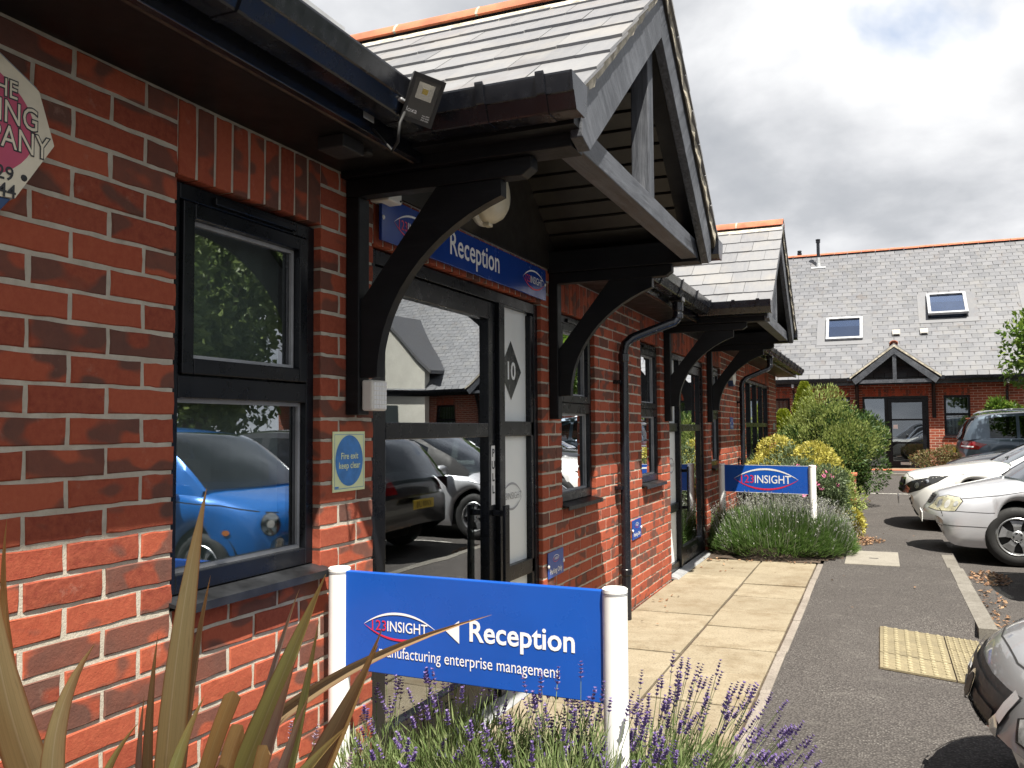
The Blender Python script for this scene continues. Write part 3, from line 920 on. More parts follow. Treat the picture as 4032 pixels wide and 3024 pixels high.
def gutter_run(name, p0, p1, outv, ztop, parent, brackets=True, stops=(True, True), step=0.42):
    p0 = Vector(p0); p1 = Vector(p1); o = Vector(outv)
    up = Vector((0, 0, 1))
    b = MB()
    fn = lambda q: (lambda p: q + o * p[0] + up * (ztop + p[1]))
    b.prism(GP, fn(p0), fn(p1))
    g = b.build(name, 'black_gutter', parent, normals=True)
    d = (p1 - p0).normalized(); L = (p1 - p0).length
    solid = GP[:8]
    for k, e in enumerate((p0, p1)):
        if stops[k]:
            s = MB(); q0 = e - d * 0.004; q1 = e + d * 0.004
            big = [(p[0] * 1.05 - 0.002, p[1] * 1.05 + 0.003) for p in solid]
            s.prism(big, fn(q0), fn(q1)); s.build('gutter_stop_end', 'black_gutter', parent, normals=True)
    if brackets:
        n = max(2, int(L / step) + 1)
        for i in range(n):
            q = p0 + d * (0.10 + (L - 0.2) * i / (n - 1))
            s = MB()
            big = [(p[0] * 1.09 - 0.003, p[1] * 1.10 + 0.0075) for p in GP[:9]]
            s.prism(big + [(p[0] * 0.97, p[1] * 0.97) for p in GP[:9]][::-1], fn(q - d * 0.014), fn(q + d * 0.014))
            s.build('gutter_bracket', 'black_gutter', parent, normals=True)
    return g
gut = part_empty('gutter', BLD)
for i, (a, b) in enumerate(GSEG):
    gutter_run('gutter_run', (0.345, a, 0), (0.345, b, 0), (1, 0, 0), 2.455, gut, brackets=True, step=0.8 if i == 0 else 0.55, stops=(False, i == 2))
# roof plane, stepping back over the porches
EX, EZ, TP = 0.395, 2.470, 0.84
def rz(x): return EZ + TP * (EX - x)
rf = MB()
def roof_strip(a, b, x0):
    x1 = -3.6
    v = []
    for t in (0.0, -0.06):
        v += [(x0, a, rz(x0) + t), (x0, b, rz(x0) + t), (x1, b, rz(x1) + t), (x1, a, rz(x1) + t)]
    rf.add(v, [(0, 1, 2, 3), (7, 6, 5, 4), (0, 4, 5, 1), (2, 6, 7, 3), (1, 5, 6, 2), (3, 7, 4, 0)])
roof_strip(Y0 - 0.3, PC[0] - 1.20, EX); roof_strip(PC[0] - 1.20, PC[0] + 1.20, -0.03); roof_strip(PC[0] + 1.20, PC[1] - 1.20, EX)
roof_strip(PC[1] - 1.20, PC[1] + 1.20, -0.03); roof_strip(PC[1] + 1.20, Y1 + 0.33, EX)
xr = -3.6
rf.add([(xr, Y0 - 0.3, rz(xr)), (xr, Y1 + 0.33, rz(xr)), (-7.6, Y1 + 0.33, EZ), (-7.6, Y0 - 0.3, EZ)], [(0, 1, 2, 3)])
rf.build('roof', 'lead_grey', BLD)
# slates of the long roof: courses of thin slates, one joined mass (seen edge on at most)
sm = MB()
def slate_quad(m, c, L, W, th, Rm, r):
    pts = [(-W / 2, 0), (-W / 2 + r.uniform(0, 0.01), -L / 2 + r.uniform(0, 0.004)), (W / 2 - r.uniform(0, 0.01), -L / 2 + r.uniform(0, 0.004)), (W / 2, 0), (W / 2, L / 2), (-W / 2, L / 2)]
    n = len(pts)
    vs = [Vector(c) + Rm @ Vector((p[0], p[1], th)) for p in pts] + [Vector(c) + Rm @ Vector((p[0], p[1], 0)) for p in pts]
    m.add(vs, [tuple(range(n))] + [(i, n + i, n + (i + 1) % n, (i + 1) % n) for i in range(n)])
th_m = math.atan(TP)
Rm = Matrix.Rotation(math.pi / 2, 3, 'Z') @ Matrix.Rotation(th_m + 0.012, 3, 'X')
for k in range(22):
    x = EX - 0.095 - 0.2 * math.cos(th_m) * k
    y = Y0 - 0.3 + (0.12 if k % 2 else 0.0)
    while y < Y1 + 0.3:
        near = min(abs(y - PC[0]), abs(y - PC[1]))
        if near > 1.25 or x < -0.15:
            if not (near < 1.25 and rz(x) < 3.37 - 0.77 * near - 0.02):
                slate_quad(sm, (x, y, rz(x) + 0.012), 0.32, 0.245, 0.007, Rm, rnd)
        y += 0.25
so = sm.build('roof_slates', 'slate_mass', BLD); tag(so, kind='stuff')
# low solar panel on the roof slope above the gutter
sp = part_empty('solar_panel', BLD)
b = MB(); P = [Vector((0.20, -2.9, rz(0.20) + 0.075)), Vector((0.20, 0.52, rz(0.20) + 0.075)), Vector((-0.62, 0.52, rz(-0.62) + 0.075)), Vector((-0.62, -2.9, rz(-0.62) + 0.075))]
b.add(P + [p - Vector((0, 0, 0.045)) for p in P], [(0, 1, 2, 3), (7, 6, 5, 4), (0, 4, 5, 1), (1, 5, 6, 2), (2, 6, 7, 3), (3, 7, 4, 0)])
b.build('panel_frame', 'galvanised', sp)
b = MB(); up = Vector((0.64, 0, 0.77)) * 0.004
b.add([P[0] + Vector((-0.02, 0.03, 0.018)) + up, P[1] + Vector((-0.02, -0.03, 0.018)) + up, P[2] + Vector((0.02, -0.03, -0.016)) + up, P[3] + Vector((0.02, 0.03, -0.016)) + up], [(0, 1, 2, 3)])
b.build('cell_face', 'navy_print', sp)
# ================================================================ porch (built once, copied)
def slate_variants(W, L, n=5, mat='slate'):
    out = []
    for s in range(n):
        r = random.Random(100 + s)
        b = MB()
        # lower edge dressed unevenly
        k = 6
        low = [(-W / 2 + W * i / k, -L / 2 + (r.uniform(0, 0.006) if 0 < i < k else r.uniform(0, 0.010))) for i in range(k + 1)]
        pts = low + [(W / 2, L / 2), (-W / 2, L / 2)]
        m = len(pts); t = 0.011
        top = [(p[0], p[1] + 0.002, t) for p in pts]; bot = [(p[0], p[1], 0.0) for p in pts]
        b.add(top + bot, [tuple(range(m)), tuple(range(2 * m - 1, m - 1, -1))] + [(i, m + i, m + (i + 1) % m, (i + 1) % m) for i in range(m)])
        out.append(b.mesh('slate', mat))
    return out
SV = slate_variants(0.252, 0.30)
def make_porch():
    P = part_empty('porch', BLD, (0, PC[0], 0))
    XG = 0.935; T = 0.77; th = math.atan(T); ZR = 3.37
    zs = lambda y: ZR - T * abs(y)              # slate bed
    up = Vector((0, 0, 1))
    # deck under the slates
    d = MB()
    for s in (-1, 1):
        poly = [(0.0, -0.012), (1.235, -0.012 - T * 1.235), (1.235, -0.042 - T * 1.235), (0.0, -0.042)]
        d.prism(poly, lambda p: (XG + 0.012, s * p[0], ZR + p[1]), lambda p: (-0.75, s * p[0], ZR + p[1]))
    d.build('roof_deck', 'black_board', P, normals=True)
    # slates
    gauge = 0.2
    for s in (-1, 1):
        for k in range(8):
            dist = 0.10 + gauge * k              # distance of slate tail up from the eave along the slope
            y_t = 1.245 - dist * math.cos(th) + 0.10 * math.cos(th)
            lift = 0.010
            x = XG + 0.032 - (0.126 if k % 2 == 0 else 0.0)
            first = True
            while True:
                xv = EX - (zs(y_t) - EZ) / TP
                if x < min(xv, -0.05) - 0.1: break
                yc = s * (1.245 - (dist + 0.05) * math.cos(th))
                if k == 7: yc = s * (1.245 - (dist + 0.01) * math.cos(th))
                z = ZR - T * abs(yc) + lift
                tilt = th - 0.048
                sc = (1, 1 if k < 7 else 0.72, 1)
                xx = x - 0.126
                if first and k % 2 == 0:
                    x = XG + 0.032; xx = x - 0.063
                    sc = (0.5, sc[1], 1); x += 0.1275
                first = False
                o = place(SV[rnd.randrange(5)], 'slate', P, (xx, yc, z + rnd.uniform(0, 0.003)), (tilt + rnd.uniform(-0.006, 0.006), 0, (0 if s < 0 else math.pi) + rnd.uniform(-0.006, 0.006)), sc)
                x -= 0.2555
    # ridge tiles: half round, red, bedded in mortar
    x = XG + 0.03
    while x > -0.78:
        b = MB(); n = 8; L = 0.44
        prof = [(0.105 * math.cos(math.pi * (0.06 + 0.88 * i / n)), 0.088 * math.sin(math.pi * (0.06 + 0.88 * i / n)) - 0.028) for i in range(n + 1)]
        inner = [(p[0] * 0.86, p[1] * 0.86 - 0.006) for p in prof]
        poly = prof + inner[::-1]
        b.prism(poly, lambda p: (x, p[0], ZR + p[1]), lambda p: (x - L, p[0], ZR + p[1]))
        smooth_by_angle(b.build('ridge_tile', 'red_tile', P, normals=True), 0.7)
        b = MB(); b.prism([(q[0] * 1.03, q[1] * 1.02 + 0.001) for q in poly], lambda p: (x - L + 0.001, p[0], ZR + p[1]), lambda p: (x - L - 0.012, p[0], ZR + p[1]))
        b.build('mortar_joint', 'verge_mortar', P, normals=True)
        x -= L + 0.012
    for s in (-1, 1):
        b = MB(); b.prism([(0.085, -0.06), (0.135, -0.10), (0.135, -0.075), (0.095, -0.035)], lambda p: (XG + 0.02, s * p[0], ZR + p[1]), lambda p: (-0.75, s * p[0], ZR + p[1]))
        b.build('ridge_bedding', 'verge_mortar', P, normals=True)
    # verge bedding between slates and barge board
    for s in (-1, 1):
        b = MB(); n = 26
        r = random.Random(5 + s)
        for i in range(n + 1):
            y = 0.02 + 1.19 * i / n
            w = r.uniform(-0.006, 0.008); q = r.uniform(-0.006, 0.006)
            for (px, pz) in ((XG - 0.01, 0.004), (XG + 0.020 + w, 0.004), (XG + 0.014 + w, -0.035 + q), (XG - 0.01, -0.035)):
                b.v.append((px, s * y, zs(y) + pz))
        for i in range(n):
            for k in range(4):
                a = i * 4 + k; c = i * 4 + (k + 1) % 4
                b.face((a, c, c + 4, a + 4))
        b.face((0, 1, 2, 3)); b.face([4 * n + k for k in range(4)])
        b.build('verge_mortar', 'verge_mortar', P, normals=True)
    # barge boards
    for s in (-1, 1):
        b = MB()
        lo = 0.245
        poly = [(0.0, ZR - 0.036), (1.145, zs(1.145) - 0.036), (1.145, zs(1.145) - 0.17), (1.065, zs(1.065) - lo - 0.01), (0.0, ZR - lo)]
        poly = [(y, z) for y, z in poly]
        b.prism(poly, lambda p: (XG, s * p[0] + (0.0008 * s), p[1]), lambda p: (XG - 0.042, s * p[0] + 0.0008 * s, p[1]))
        b.build('barge_board', 'weathered_fall' if s < 0 else 'weathered_rise', P, normals=True, bevel=0.003)
    # tie beam and king post
    b = MB(); b.box(0.795, 0.885, -1.03, 1.03, 2.318, 2.412); b.build('tie_beam', 'weathered_timber', P, bevel=0.004)
    b = MB(); b.box(0.80, 0.88, -0.045, 0.045, 2.413, 3.15); b.build('king_post', 'weathered_post', P, bevel=0.004)
    # inner rafters behind the barge boards
    for s in (-1, 1):
        b = MB(); b.prism([(0.0, ZR - 0.08), (1.06, zs(1.06) - 0.08), (1.06, zs(1.06) - 0.17), (0.0, ZR - 0.17)], lambda p: (0.80, s * p[0], p[1]), lambda p: (0.892, s * p[0], p[1]))
        b.build('rafter', 'black_timber', P, normals=True)
    # lining boards under both slopes
    LB = {}
    nb = 13
    wbd = (1.09 / math.cos(th)) / nb
    for s in (-1, 1):
        for k in range(nb):
            if 'm' not in LB:
                b = MB(); g = 0.0045
                b.prism([(-wbd / 2 + g, 0), (-wbd / 2 + g + 0.005, -0.012), (wbd / 2 - g - 0.005, -0.012), (wbd / 2 - g, 0)], lambda p: (0.012, p[0], p[1]), lambda p: (0.895, p[0], p[1]))
                LB['m'] = b.mesh_n('lining_board', 'black_board')
            yc = (k + 0.5) * wbd * math.cos(th)
            place(LB['m'], 'lining_board', P, (0, s * yc, zs(yc) - 0.062), (th * (-s), 0, 0))
    # plates, posts, bearers, braces
    for s in (-1, 1):
        def sbox(m, x0, x1, y0, y1, z0, z1):
            a, c = sorted((s * y0, s * y1)); m.box(x0, x1, a, c, z0, z1)
        b = MB(); sbox(b, 0.001, 0.888, 1.005, 1.122, 2.302, 2.425); b.build('wall_plate', 'black_timber', P, bevel=0.003)
        b = MB(); sbox(b, 0.0, 0.925, 1.1225, 1.20, 2.345, 2.445); b.build('eaves_board', 'black_timber', P)
        b = MB()
        a, c = sorted((s * 1.028, s * 1.088))
        b.prism([(0.001, 2.301), (0.001, 2.238), (0.70, 2.238), (0.735, 2.262), (0.735, 2.301)], lambda p: (p[0], a, p[1]), lambda p: (p[0], c, p[1]))
        b.build('bearer', 'black_timber', P, normals=True, bevel=0.003)
        b = MB(); sbox(b, 0.001, 0.058, 1.018, 1.088, 1.44, 2.2375); b.build('wall_post', 'black_timber', P, bevel=0.004)
        # curved brace
        arc = []
        n = 14
        for i in range(n + 1):
            t = i / n
            # from the foot, nearly upright, bending out to the tip
            x = 0.128 + 0.492 * (1 - math.cos(t * 1.18)) / (1 - math.cos(1.18))
            z = 1.575 + 0.605 * math.sin(t * 1.18) / math.sin(1.18)
            arc.append((x, z))
        poly = [(0.0585, 1.575)] + arc + [(0.62, 2.2365), (0.37, 2.2365), (0.0585, 1.85)]
        a, c = sorted((s * 1.034, s * 1.079))
        b = MB(); b.prism(poly, lambda p: (p[0], a, p[1]), lambda p: (p[0], c, p[1]))
        b.build('brace', 'black_timber', P, normals=True)
        gutter_run('gutter_run', (0.36, s * 1.20, 0), (0.965, s * 1.20, 0), (0, s, 0), 2.452, P, step=0.22, stops=(False, True))
    # boarded gable above the door
    b = MB()
    b.prism([(-1.10, 2.326), (1.10, 2.326), (1.10, zs(1.10) - 0.05), (0.0, ZR - 0.05), (-1.10, zs(1.10) - 0.05)], lambda p: (0.0, p[0], p[1]), lambda p: (0.011, p[0], p[1]))
    b.build('gable_board', 'black_board', P, normals=True)
    return P
porch1 = make_porch()
porch2 = copy_tree(porch1, BLD)
porch2.location = (0, PC[1], 0)

# ---- rain water pipes
def downpipe(y, ztop_x=0.40, parent=BLD, bottom=0.0, dy=0.30):
    D = part_empty('downpipe', parent, (0, y, 0))
    X = 0.062
    b = MB()
    yo = dy
    b.tube([(0.405, yo, 2.37), (0.405, yo, 2.24), (0.398, yo - 0.004, 2.205), (0.375, yo - 0.02, 2.175), (0.33, yo - 0.055, 2.155), (0.16, yo - 0.195, 2.075), (0.105, yo - 0.245, 2.045), (0.072, 0.010, 2.0), (X, 0.0, 1.95),
            (X, 0.0, bottom)], 0.034, 14)
    smooth_by_angle(b.build('pipe', 'black_gutter', D), 0.9)
    for p, h, r in (((0.405, yo, 2.30), 0.075, 0.041), ((0.405, yo, 2.225), 0.04, 0.039), ((X, 0, 1.90), 0.06, 0.040), ((X, 0, 0.34), 0.045, 0.040)):
        c = MB(); c.lathe([(r - 0.003, -h / 2), (r, -h / 2 + 0.004), (r, h / 2 - 0.004), (r - 0.003, h / 2)], 18, 'z', p)
        c.build('collar', 'black_gutter', D, smooth=False)
    c = MB(); c.cbox((0.405, yo, 2.352), 0.09, 0.11, 0.05); c.build('outlet', 'black_gutter', D, bevel=0.008)
    for z in (1.72, 0.95):
        c = MB(); c.cbox((X - 0.035, -0.01, z), 0.055, 0.12, 0.026); c.lathe([(0.012, -0.02), (0.012, 0.02)], 8, 'y', (X - 0.03, -0.055, z)); c.build('clip', 'black_gutter', D)
    return D
dp = downpipe(4.33)
dp2 = copy_tree(dp, BLD); dp2.location = (0, 10.25, 0)
# ================================================================ signs and fittings on the building
ZU = Vector((0, 0, 1))
# long board over the reception door
S = thing('door_sign', 'long blue board reading Reception fixed over the reception door', 'sign', (0.02, 1.02, 2.11))
b = MB(); b.box(0.0, 0.014, 0.0, 1.785, 0.01, 0.185)
b.build('panel', 'board_blue', S, bevel=0.002)
fr = Frame((0.014, 0, 0), (0, 1, 0), (0, 0, 1))
text_mesh(fr, 'Reception', 0.575, 0.062, 0.152, 'letter_white', S, fit=0.545, bold=0.0016)
emblem(fr, 0.255, 0.10, 0.33, S); emblem(fr, 1.60, 0.10, 0.33, S)
for y in (0.012, 1.772):
    b = MB(); b.lathe([(0.0, 0.018), (0.007, 0.0175), (0.009, 0.014)], 10, 'x', (0, y, 0.1)); b.build('fixing_cap', 'letter_white', S)
b = MB(); b.box(-0.022, -0.0005, 0.05, 1.74, 0.03, 0.165); b.build('batten', 'dark_plastic', S)

# fire exit notice
S = thing('fire_exit_notice', 'cream notice with blue disc reading Fire exit keep clear on brick pier', 'notice', (0.002, 0.742, 1.165))
b = MB(); b.box(0, 0.003, 0, 0.205, 0, 0.215); b.build('plate', 'fire_cream', S)
fr = Frame((0.003, 0, 0), (0, 1, 0), (0, 0, 1))
b = MB(); n = 40
b.add([fr.p(0.1025 + 0.088 * math.cos(2 * math.pi * k / n), 0.110 + 0.092 * math.sin(2 * math.pi * k / n), 0.001) for k in range(n)], [tuple(range(n))]); b.build('disc', 'fire_blue', S)
text_mesh(fr, 'Fire exit', 0.1025, 0.116, 0.033, 'fire_cream', S, align='CENTER', off=0.002, bold=0.0004)
text_mesh(fr, 'keep clear', 0.1025, 0.082, 0.033, 'fire_cream', S, align='CENTER', off=0.002, bold=0.0004)
b = MB()
for (x0, x1, y0, y1) in ((0.009, 0.196, 0.010, 0.0115), (0.009, 0.196, 0.2035, 0.205), (0.009, 0.0105, 0.0115, 0.2035), (0.1945, 0.196, 0.0115, 0.2035), (0.012, 0.035, 0.013, 0.019)):
    b.add([fr.p(x0, y0, 0.001), fr.p(x1, y0, 0.001), fr.p(x1, y1, 0.001), fr.p(x0, y1, 0.001)], [(0, 1, 2, 3)])
b.build('border_line', 'fire_blue', S)

# small parking plates
def parking(y, z, label, rot=0.0, l2='Parking Only'):
    S = thing('parking_plate', label, 'sign', (0.003, y, z), 0, 'small blue parking plates on the brick wall')
    b = MB(); b.box(0, 0.004, 0, 0.26, 0, 0.15); b.build('plate', 'plate_blue', S, bevel=0.001)
    fr = Frame((0.004, 0, 0), (0, 1, 0), (0, 0, 1))
    emblem(fr, 0.13, 0.105, 0.125, S, off=0.001)
    text_mesh(fr, l2, 0.13, 0.022, 0.042, 'letter_white', S, align='CENTER', fit=0.20, bold=0.0006, off=0.001)
    for yy in (0.004, 0.256):
        c = MB(); c.lathe([(0.0, 0.012), (0.009, 0.011), (0.012, 0.004)], 12, 'x', (0, yy, 0.072)); c.build('screw_cap', 'letter_white', S, smooth=True)
    S.rotation_euler = (rot, 0, 0)
    return S
parking(2.875, 0.515, 'small blue Parking Only plate beside the frosted side light of the reception door', 0.02)
parking(4.72, 0.515, 'small blue Parking Only plate behind the downpipe between the two porches', 0.02)
parking(9.55, 1.36, 'small blue Parking Only plate high on the brick beside the far downpipe', -0.01)
S = thing('name_plate', 'small dark grey name plate at the far brick corner of the building', 'sign', (0.003, 14.45, 1.32))
b = MB(); b.box(0, 0.004, 0, 0.30, 0, 0.13); b.build('plate', 'lead_grey', S)

# the round farming company board by the eaves
S = thing('company_board', 'cream eight-sided company board with pink disc high on the brick wall', 'sign', (0.002, -0.72, 2.03))
oc = [(0.30, 0.02), (0.258, 0.135), (0.16, 0.185), (0.0, 0.20), (-0.16, 0.185), (-0.258, 0.135), (-0.30, 0.02), (-0.205, -0.125), (0.0, -0.15), (0.205, -0.125)]
def fy(p, x): return (x, p[0], p[1])
b = MB(); b.prism([(p[0] * 1.06 - 0.01, p[1] * 1.06 + 0.004) for p in oc], lambda p: fy(p, 0.0), lambda p: fy(p, 0.024)); b.build('alarm_case', 'lead_grey', S, normals=True, bevel=0.006)
b = MB(); b.prism(oc, lambda p: fy(p, 0.0245), lambda p: fy(p, 0.034)); b.build('board', 'cream_board', S, normals=True)
fr = Frame((0.034, 0, 0), (0, 1, 0), (0, 0, 1))
b = MB(); n = 48; b.add([fr.p(0.250 * math.cos(2 * math.pi * k / n), 0.030 + 0.148 * math.sin(2 * math.pi * k / n), 0.0008) for k in range(n)], [tuple(range(n))]); b.build('disc', 'pink_print', S)
for (s, x, y, sz, sh) in (('THE', 0.205, 0.095, 0.058, 0.0), ('FARMING', 0.258, 0.038, 0.072, 0.0), ('COMPANY', 0.285, -0.018, 0.072, 0.0)):
    text_mesh(fr, s, x, y, sz, 'letter_dark', S, align='RIGHT', sx=0.80, bold=0.0032, off=0.0014)
    text_mesh(fr, s, x, y, sz, 'cream_board', S, align='RIGHT', sx=0.80, bold=0.0, off=0.0020)
text_mesh(fr, '01529', 0.200, -0.090, 0.044, 'letter_dark', S, align='RIGHT', off=0.0016, bold=0.0006)
text_mesh(fr, '7444', 0.206, -0.128, 0.044, 'letter_dark', S, align='RIGHT', off=0.0016, bold=0.0006)
b = MB(); b.prism([(-0.20, -0.128), (0.2, -0.128), (0.17, -0.165), (0.1, -0.185), (-0.1, -0.185)], lambda p: fy(p, 0.0), lambda p: fy(p, 0.030)); b.build('lower_band', 'navy_print', S, normals=True, bevel=0.004)
b = MB(); b.lathe([(0.0, 0.0365), (0.007, 0.036), (0.008, 0.034)], 10, 'x', (0, 0.225, -0.075)); b.build('screw', 'dark_plastic', S)

# far company board of the next unit
S = thing('alarm_box', 'small white alarm box with red dots high beside the far brace', 'alarm', (0.002, 9.55, 1.93))
b = MB(); b.prism([(-0.13, 0.25), (0.13, 0.25), (0.13, 0.06), (0.05, 0.0), (-0.05, 0.0), (-0.13, 0.06)], lambda p: fy(p, 0.0), lambda p: fy(p, 0.07)); b.build('case', 'white_plastic', S, normals=True, bevel=0.006)
b = MB(); b.prism([(-0.12, 0.05), (0.12, 0.05), (0.05, -0.02), (-0.05, -0.02)], lambda p: fy(p, 0.001), lambda p: fy(p, 0.066)); b.build('strobe', 'navy_print', S, normals=True)
fr = Frame((0.07, 0, 0), (0, 1, 0), (0, 0, 1))
for k in range(3):
    b = MB(); b.add([fr.p(-0.05 + 0.05 * k + 0.02 * math.cos(a * math.pi / 6), 0.14 + 0.025 * (k % 2) + 0.02 * math.sin(a * math.pi / 6), 0.001) for a in range(12)], [tuple(range(12))]); b.build('dot', 'pink_print', S)

# keypad box on the foot of the reception porch post
S = thing('keypad_box', 'white keypad box with grid front at the foot of the porch post', 'keypad', (0.058, 0.868, 1.455))
b = MB(); b.box(0.001, 0.048, -0.028, 0.075, 0.0, 0.112); b.build('case', 'white_plastic', S, bevel=0.008)
for i in range(5):
    for j in range(6):
        b = MB(); b.box(0.0478, 0.0505, -0.019 + i * 0.0175, -0.0045 + i * 0.0175, 0.008 + j * 0.0165, 0.0215 + j * 0.0165)
        b.build('key', 'letter_white', S)
# white sounder box under the eaves
S = thing('white_sensor_box', 'white plastic sensor box under the eaves above the blue door sign', 'sensor', (0.001, 0.985, 2.262))
b = MB(); b.box(0, 0.085, 0, 0.10, 0, 0.058); b.build('case', 'white_plastic', S, bevel=0.006)
b = MB(); b.lathe([(0.0, 0.0), (0.004, 0.001), (0.004, 0.004)], 8, 'x', (0.085, 0.085, 0.012)); b.build('screw', 'dark_plastic', S)

# bulkhead lamps in the porches
def bulk(y, label):
    S = thing('bulkhead_lamp', label, 'lamp', (0.012, y, 2.525), 0, 'round cream porch lamps')
    S.scale = (1.25, 1.2, 1.2)
    b = MB(); b.lathe([(0.0, 0.0), (0.125, 0.0), (0.128, 0.012), (0.124, 0.026)], 36, 'x'); b.build('base', 'white_plastic', S, smooth=False)
    b = MB(); b.lathe([(0.120, 0.0262), (0.119, 0.05), (0.108, 0.078), (0.085, 0.098), (0.05, 0.108), (0.0, 0.112)], 36, 'x'); b.build('diffuser', 'cream_plastic', S, smooth=True)
    b = MB(); b.box(0.024, 0.05, -0.02, 0.02, -0.132, -0.118); b.build('catch', 'cream_plastic', S, bevel=0.003)
bulk(PC[0] + 0.04, 'round cream lamp on boarded gable above the reception door')
bulk(PC[1] + 0.04, 'round cream lamp on boarded gable above the second porch door')

# floodlight on the corner of the gutter
S = thing('floodlight', 'small black square floodlight on an arm at the gutter corner by reception porch', 'floodlight', (0.44, 0.44, 2.40))
R = Matrix.Rotation(rad(-28), 3, 'X') @ Matrix.Rotation(rad(18), 3, 'Y') @ Matrix.Rotation(rad(-48), 3, 'Z')
R = Matrix.Rotation(rad(-50), 3, 'Z') @ Matrix.Rotation(rad(28), 3, 'Y') @ Matrix.Rotation(rad(-14), 3, 'X')
def fl(p): return R @ (Vector(p) * 0.86) + Vector((0.075, 0.035, -0.0))
def fbox(m, x0, x1, y0, y1, z0, z1):
    vs = [fl((x, y, z)) for z in (z0, z1) for (x, y) in ((x0, y0), (x1, y0), (x1, y1), (x0, y1))]
    m.add(vs, [(3, 2, 1, 0), (4, 5, 6, 7), (0, 1, 5, 4), (1, 2, 6, 5), (2, 3, 7, 6), (3, 0, 4, 7)])
b = MB(); fbox(b, -0.035, 0.0, -0.058, 0.058, -0.082, 0.082); b.build('housing', 'dark_plastic', S, bevel=0.005)
b = MB()
for k in range(7): fbox(b, -0.055, -0.035, -0.05 + k * 0.0165, -0.046 + k * 0.0165, -0.06, 0.06)
b.build('cooling_fins', 'dark_plastic', S)
b = MB()
for (a0, a1, c0, c1) in ((-0.06, -0.048, -0.085, 0.085), (0.048, 0.06, -0.085, 0.085), (-0.048, 0.048, -0.085, -0.07), (-0.048, 0.048, 0.07, 0.085)): fbox(b, 0.0002, 0.010, a0, a1, c0, c1)
b.build('bezel', 'dark_plastic', S)
b = MB(); b.add([fl((0.002, -0.03, 0.0)), fl((0.002, 0.03, 0.0)), fl((0.002, 0.03, 0.058)), fl((0.002, -0.03, 0.058)), fl((-0.0, -0.01, 0.02)), fl((-0.0, 0.01, 0.02)), fl((-0.0, 0.01, 0.038)), fl((-0.0, -0.01, 0.038))],
      [(0, 1, 5, 4), (1, 2, 6, 5), (2, 3, 7, 6), (3, 0, 4, 7)]); b.build('reflector', 'chrome', S)
b = MB(); fbox(b, 0.0003, 0.0015, -0.01, 0.01, 0.02, 0.038); b.build('led_chip', 'plate_yellow', S)
b = MB(); fbox(b, 0.005, 0.007, -0.048, 0.048, -0.07, 0.07); b.build('front_glass', 'lamp_glass', S)
fr = Frame(fl((0.0072, 0, 0)), R @ Vector((0, 1, 0)), R @ Vector((0, 0, 1)))
text_mesh(fr, 'loxa', -0.042, -0.045, 0.021, 'letter_white', S, off=0.0003)
for k in range(3): text_mesh(fr, 'max 30W' if k == 0 else 'IP65 230V', 0.012, -0.045 - 0.007 * k, 0.006, 'letter_white', S, off=0.0003)
b = MB(); b.box(-0.10, 0.035, -0.022, 0.022, -0.012, -0.004); b.box(-0.105, -0.095, -0.03, 0.03, -0.05, 0.03); b.build('arm', 'galvanised', S, bevel=0.002)
b = MB(); b.tube([fl((-0.03, -0.04, -0.05)), Vector((0.05, -0.06, -0.10)), Vector((0.035, -0.045, -0.15)), Vector((0.0, -0.02, -0.165)), Vector((-0.08, 0.0, -0.08))], 0.0045, 8); b.build('cable', 'rubber', S, smooth=True)
# black junction box under the soffit
S = thing('junction_box', 'black junction box under the soffit beside the floodlight cable', 'box', (0.20, 0.50, 2.283))
b = MB(); b.box(-0.05, 0.05, -0.06, 0.06, 0.0, 0.0425); b.build('case', 'dark_plastic', S, bevel=0.004)
b = MB(); b.lathe([(0.018, 0.025), (0.022, 0.03), (0.022, 0.0425)], 14, 'z', (0.02, 0.12, 0)); b.build('gland', 'dark_plastic', S)

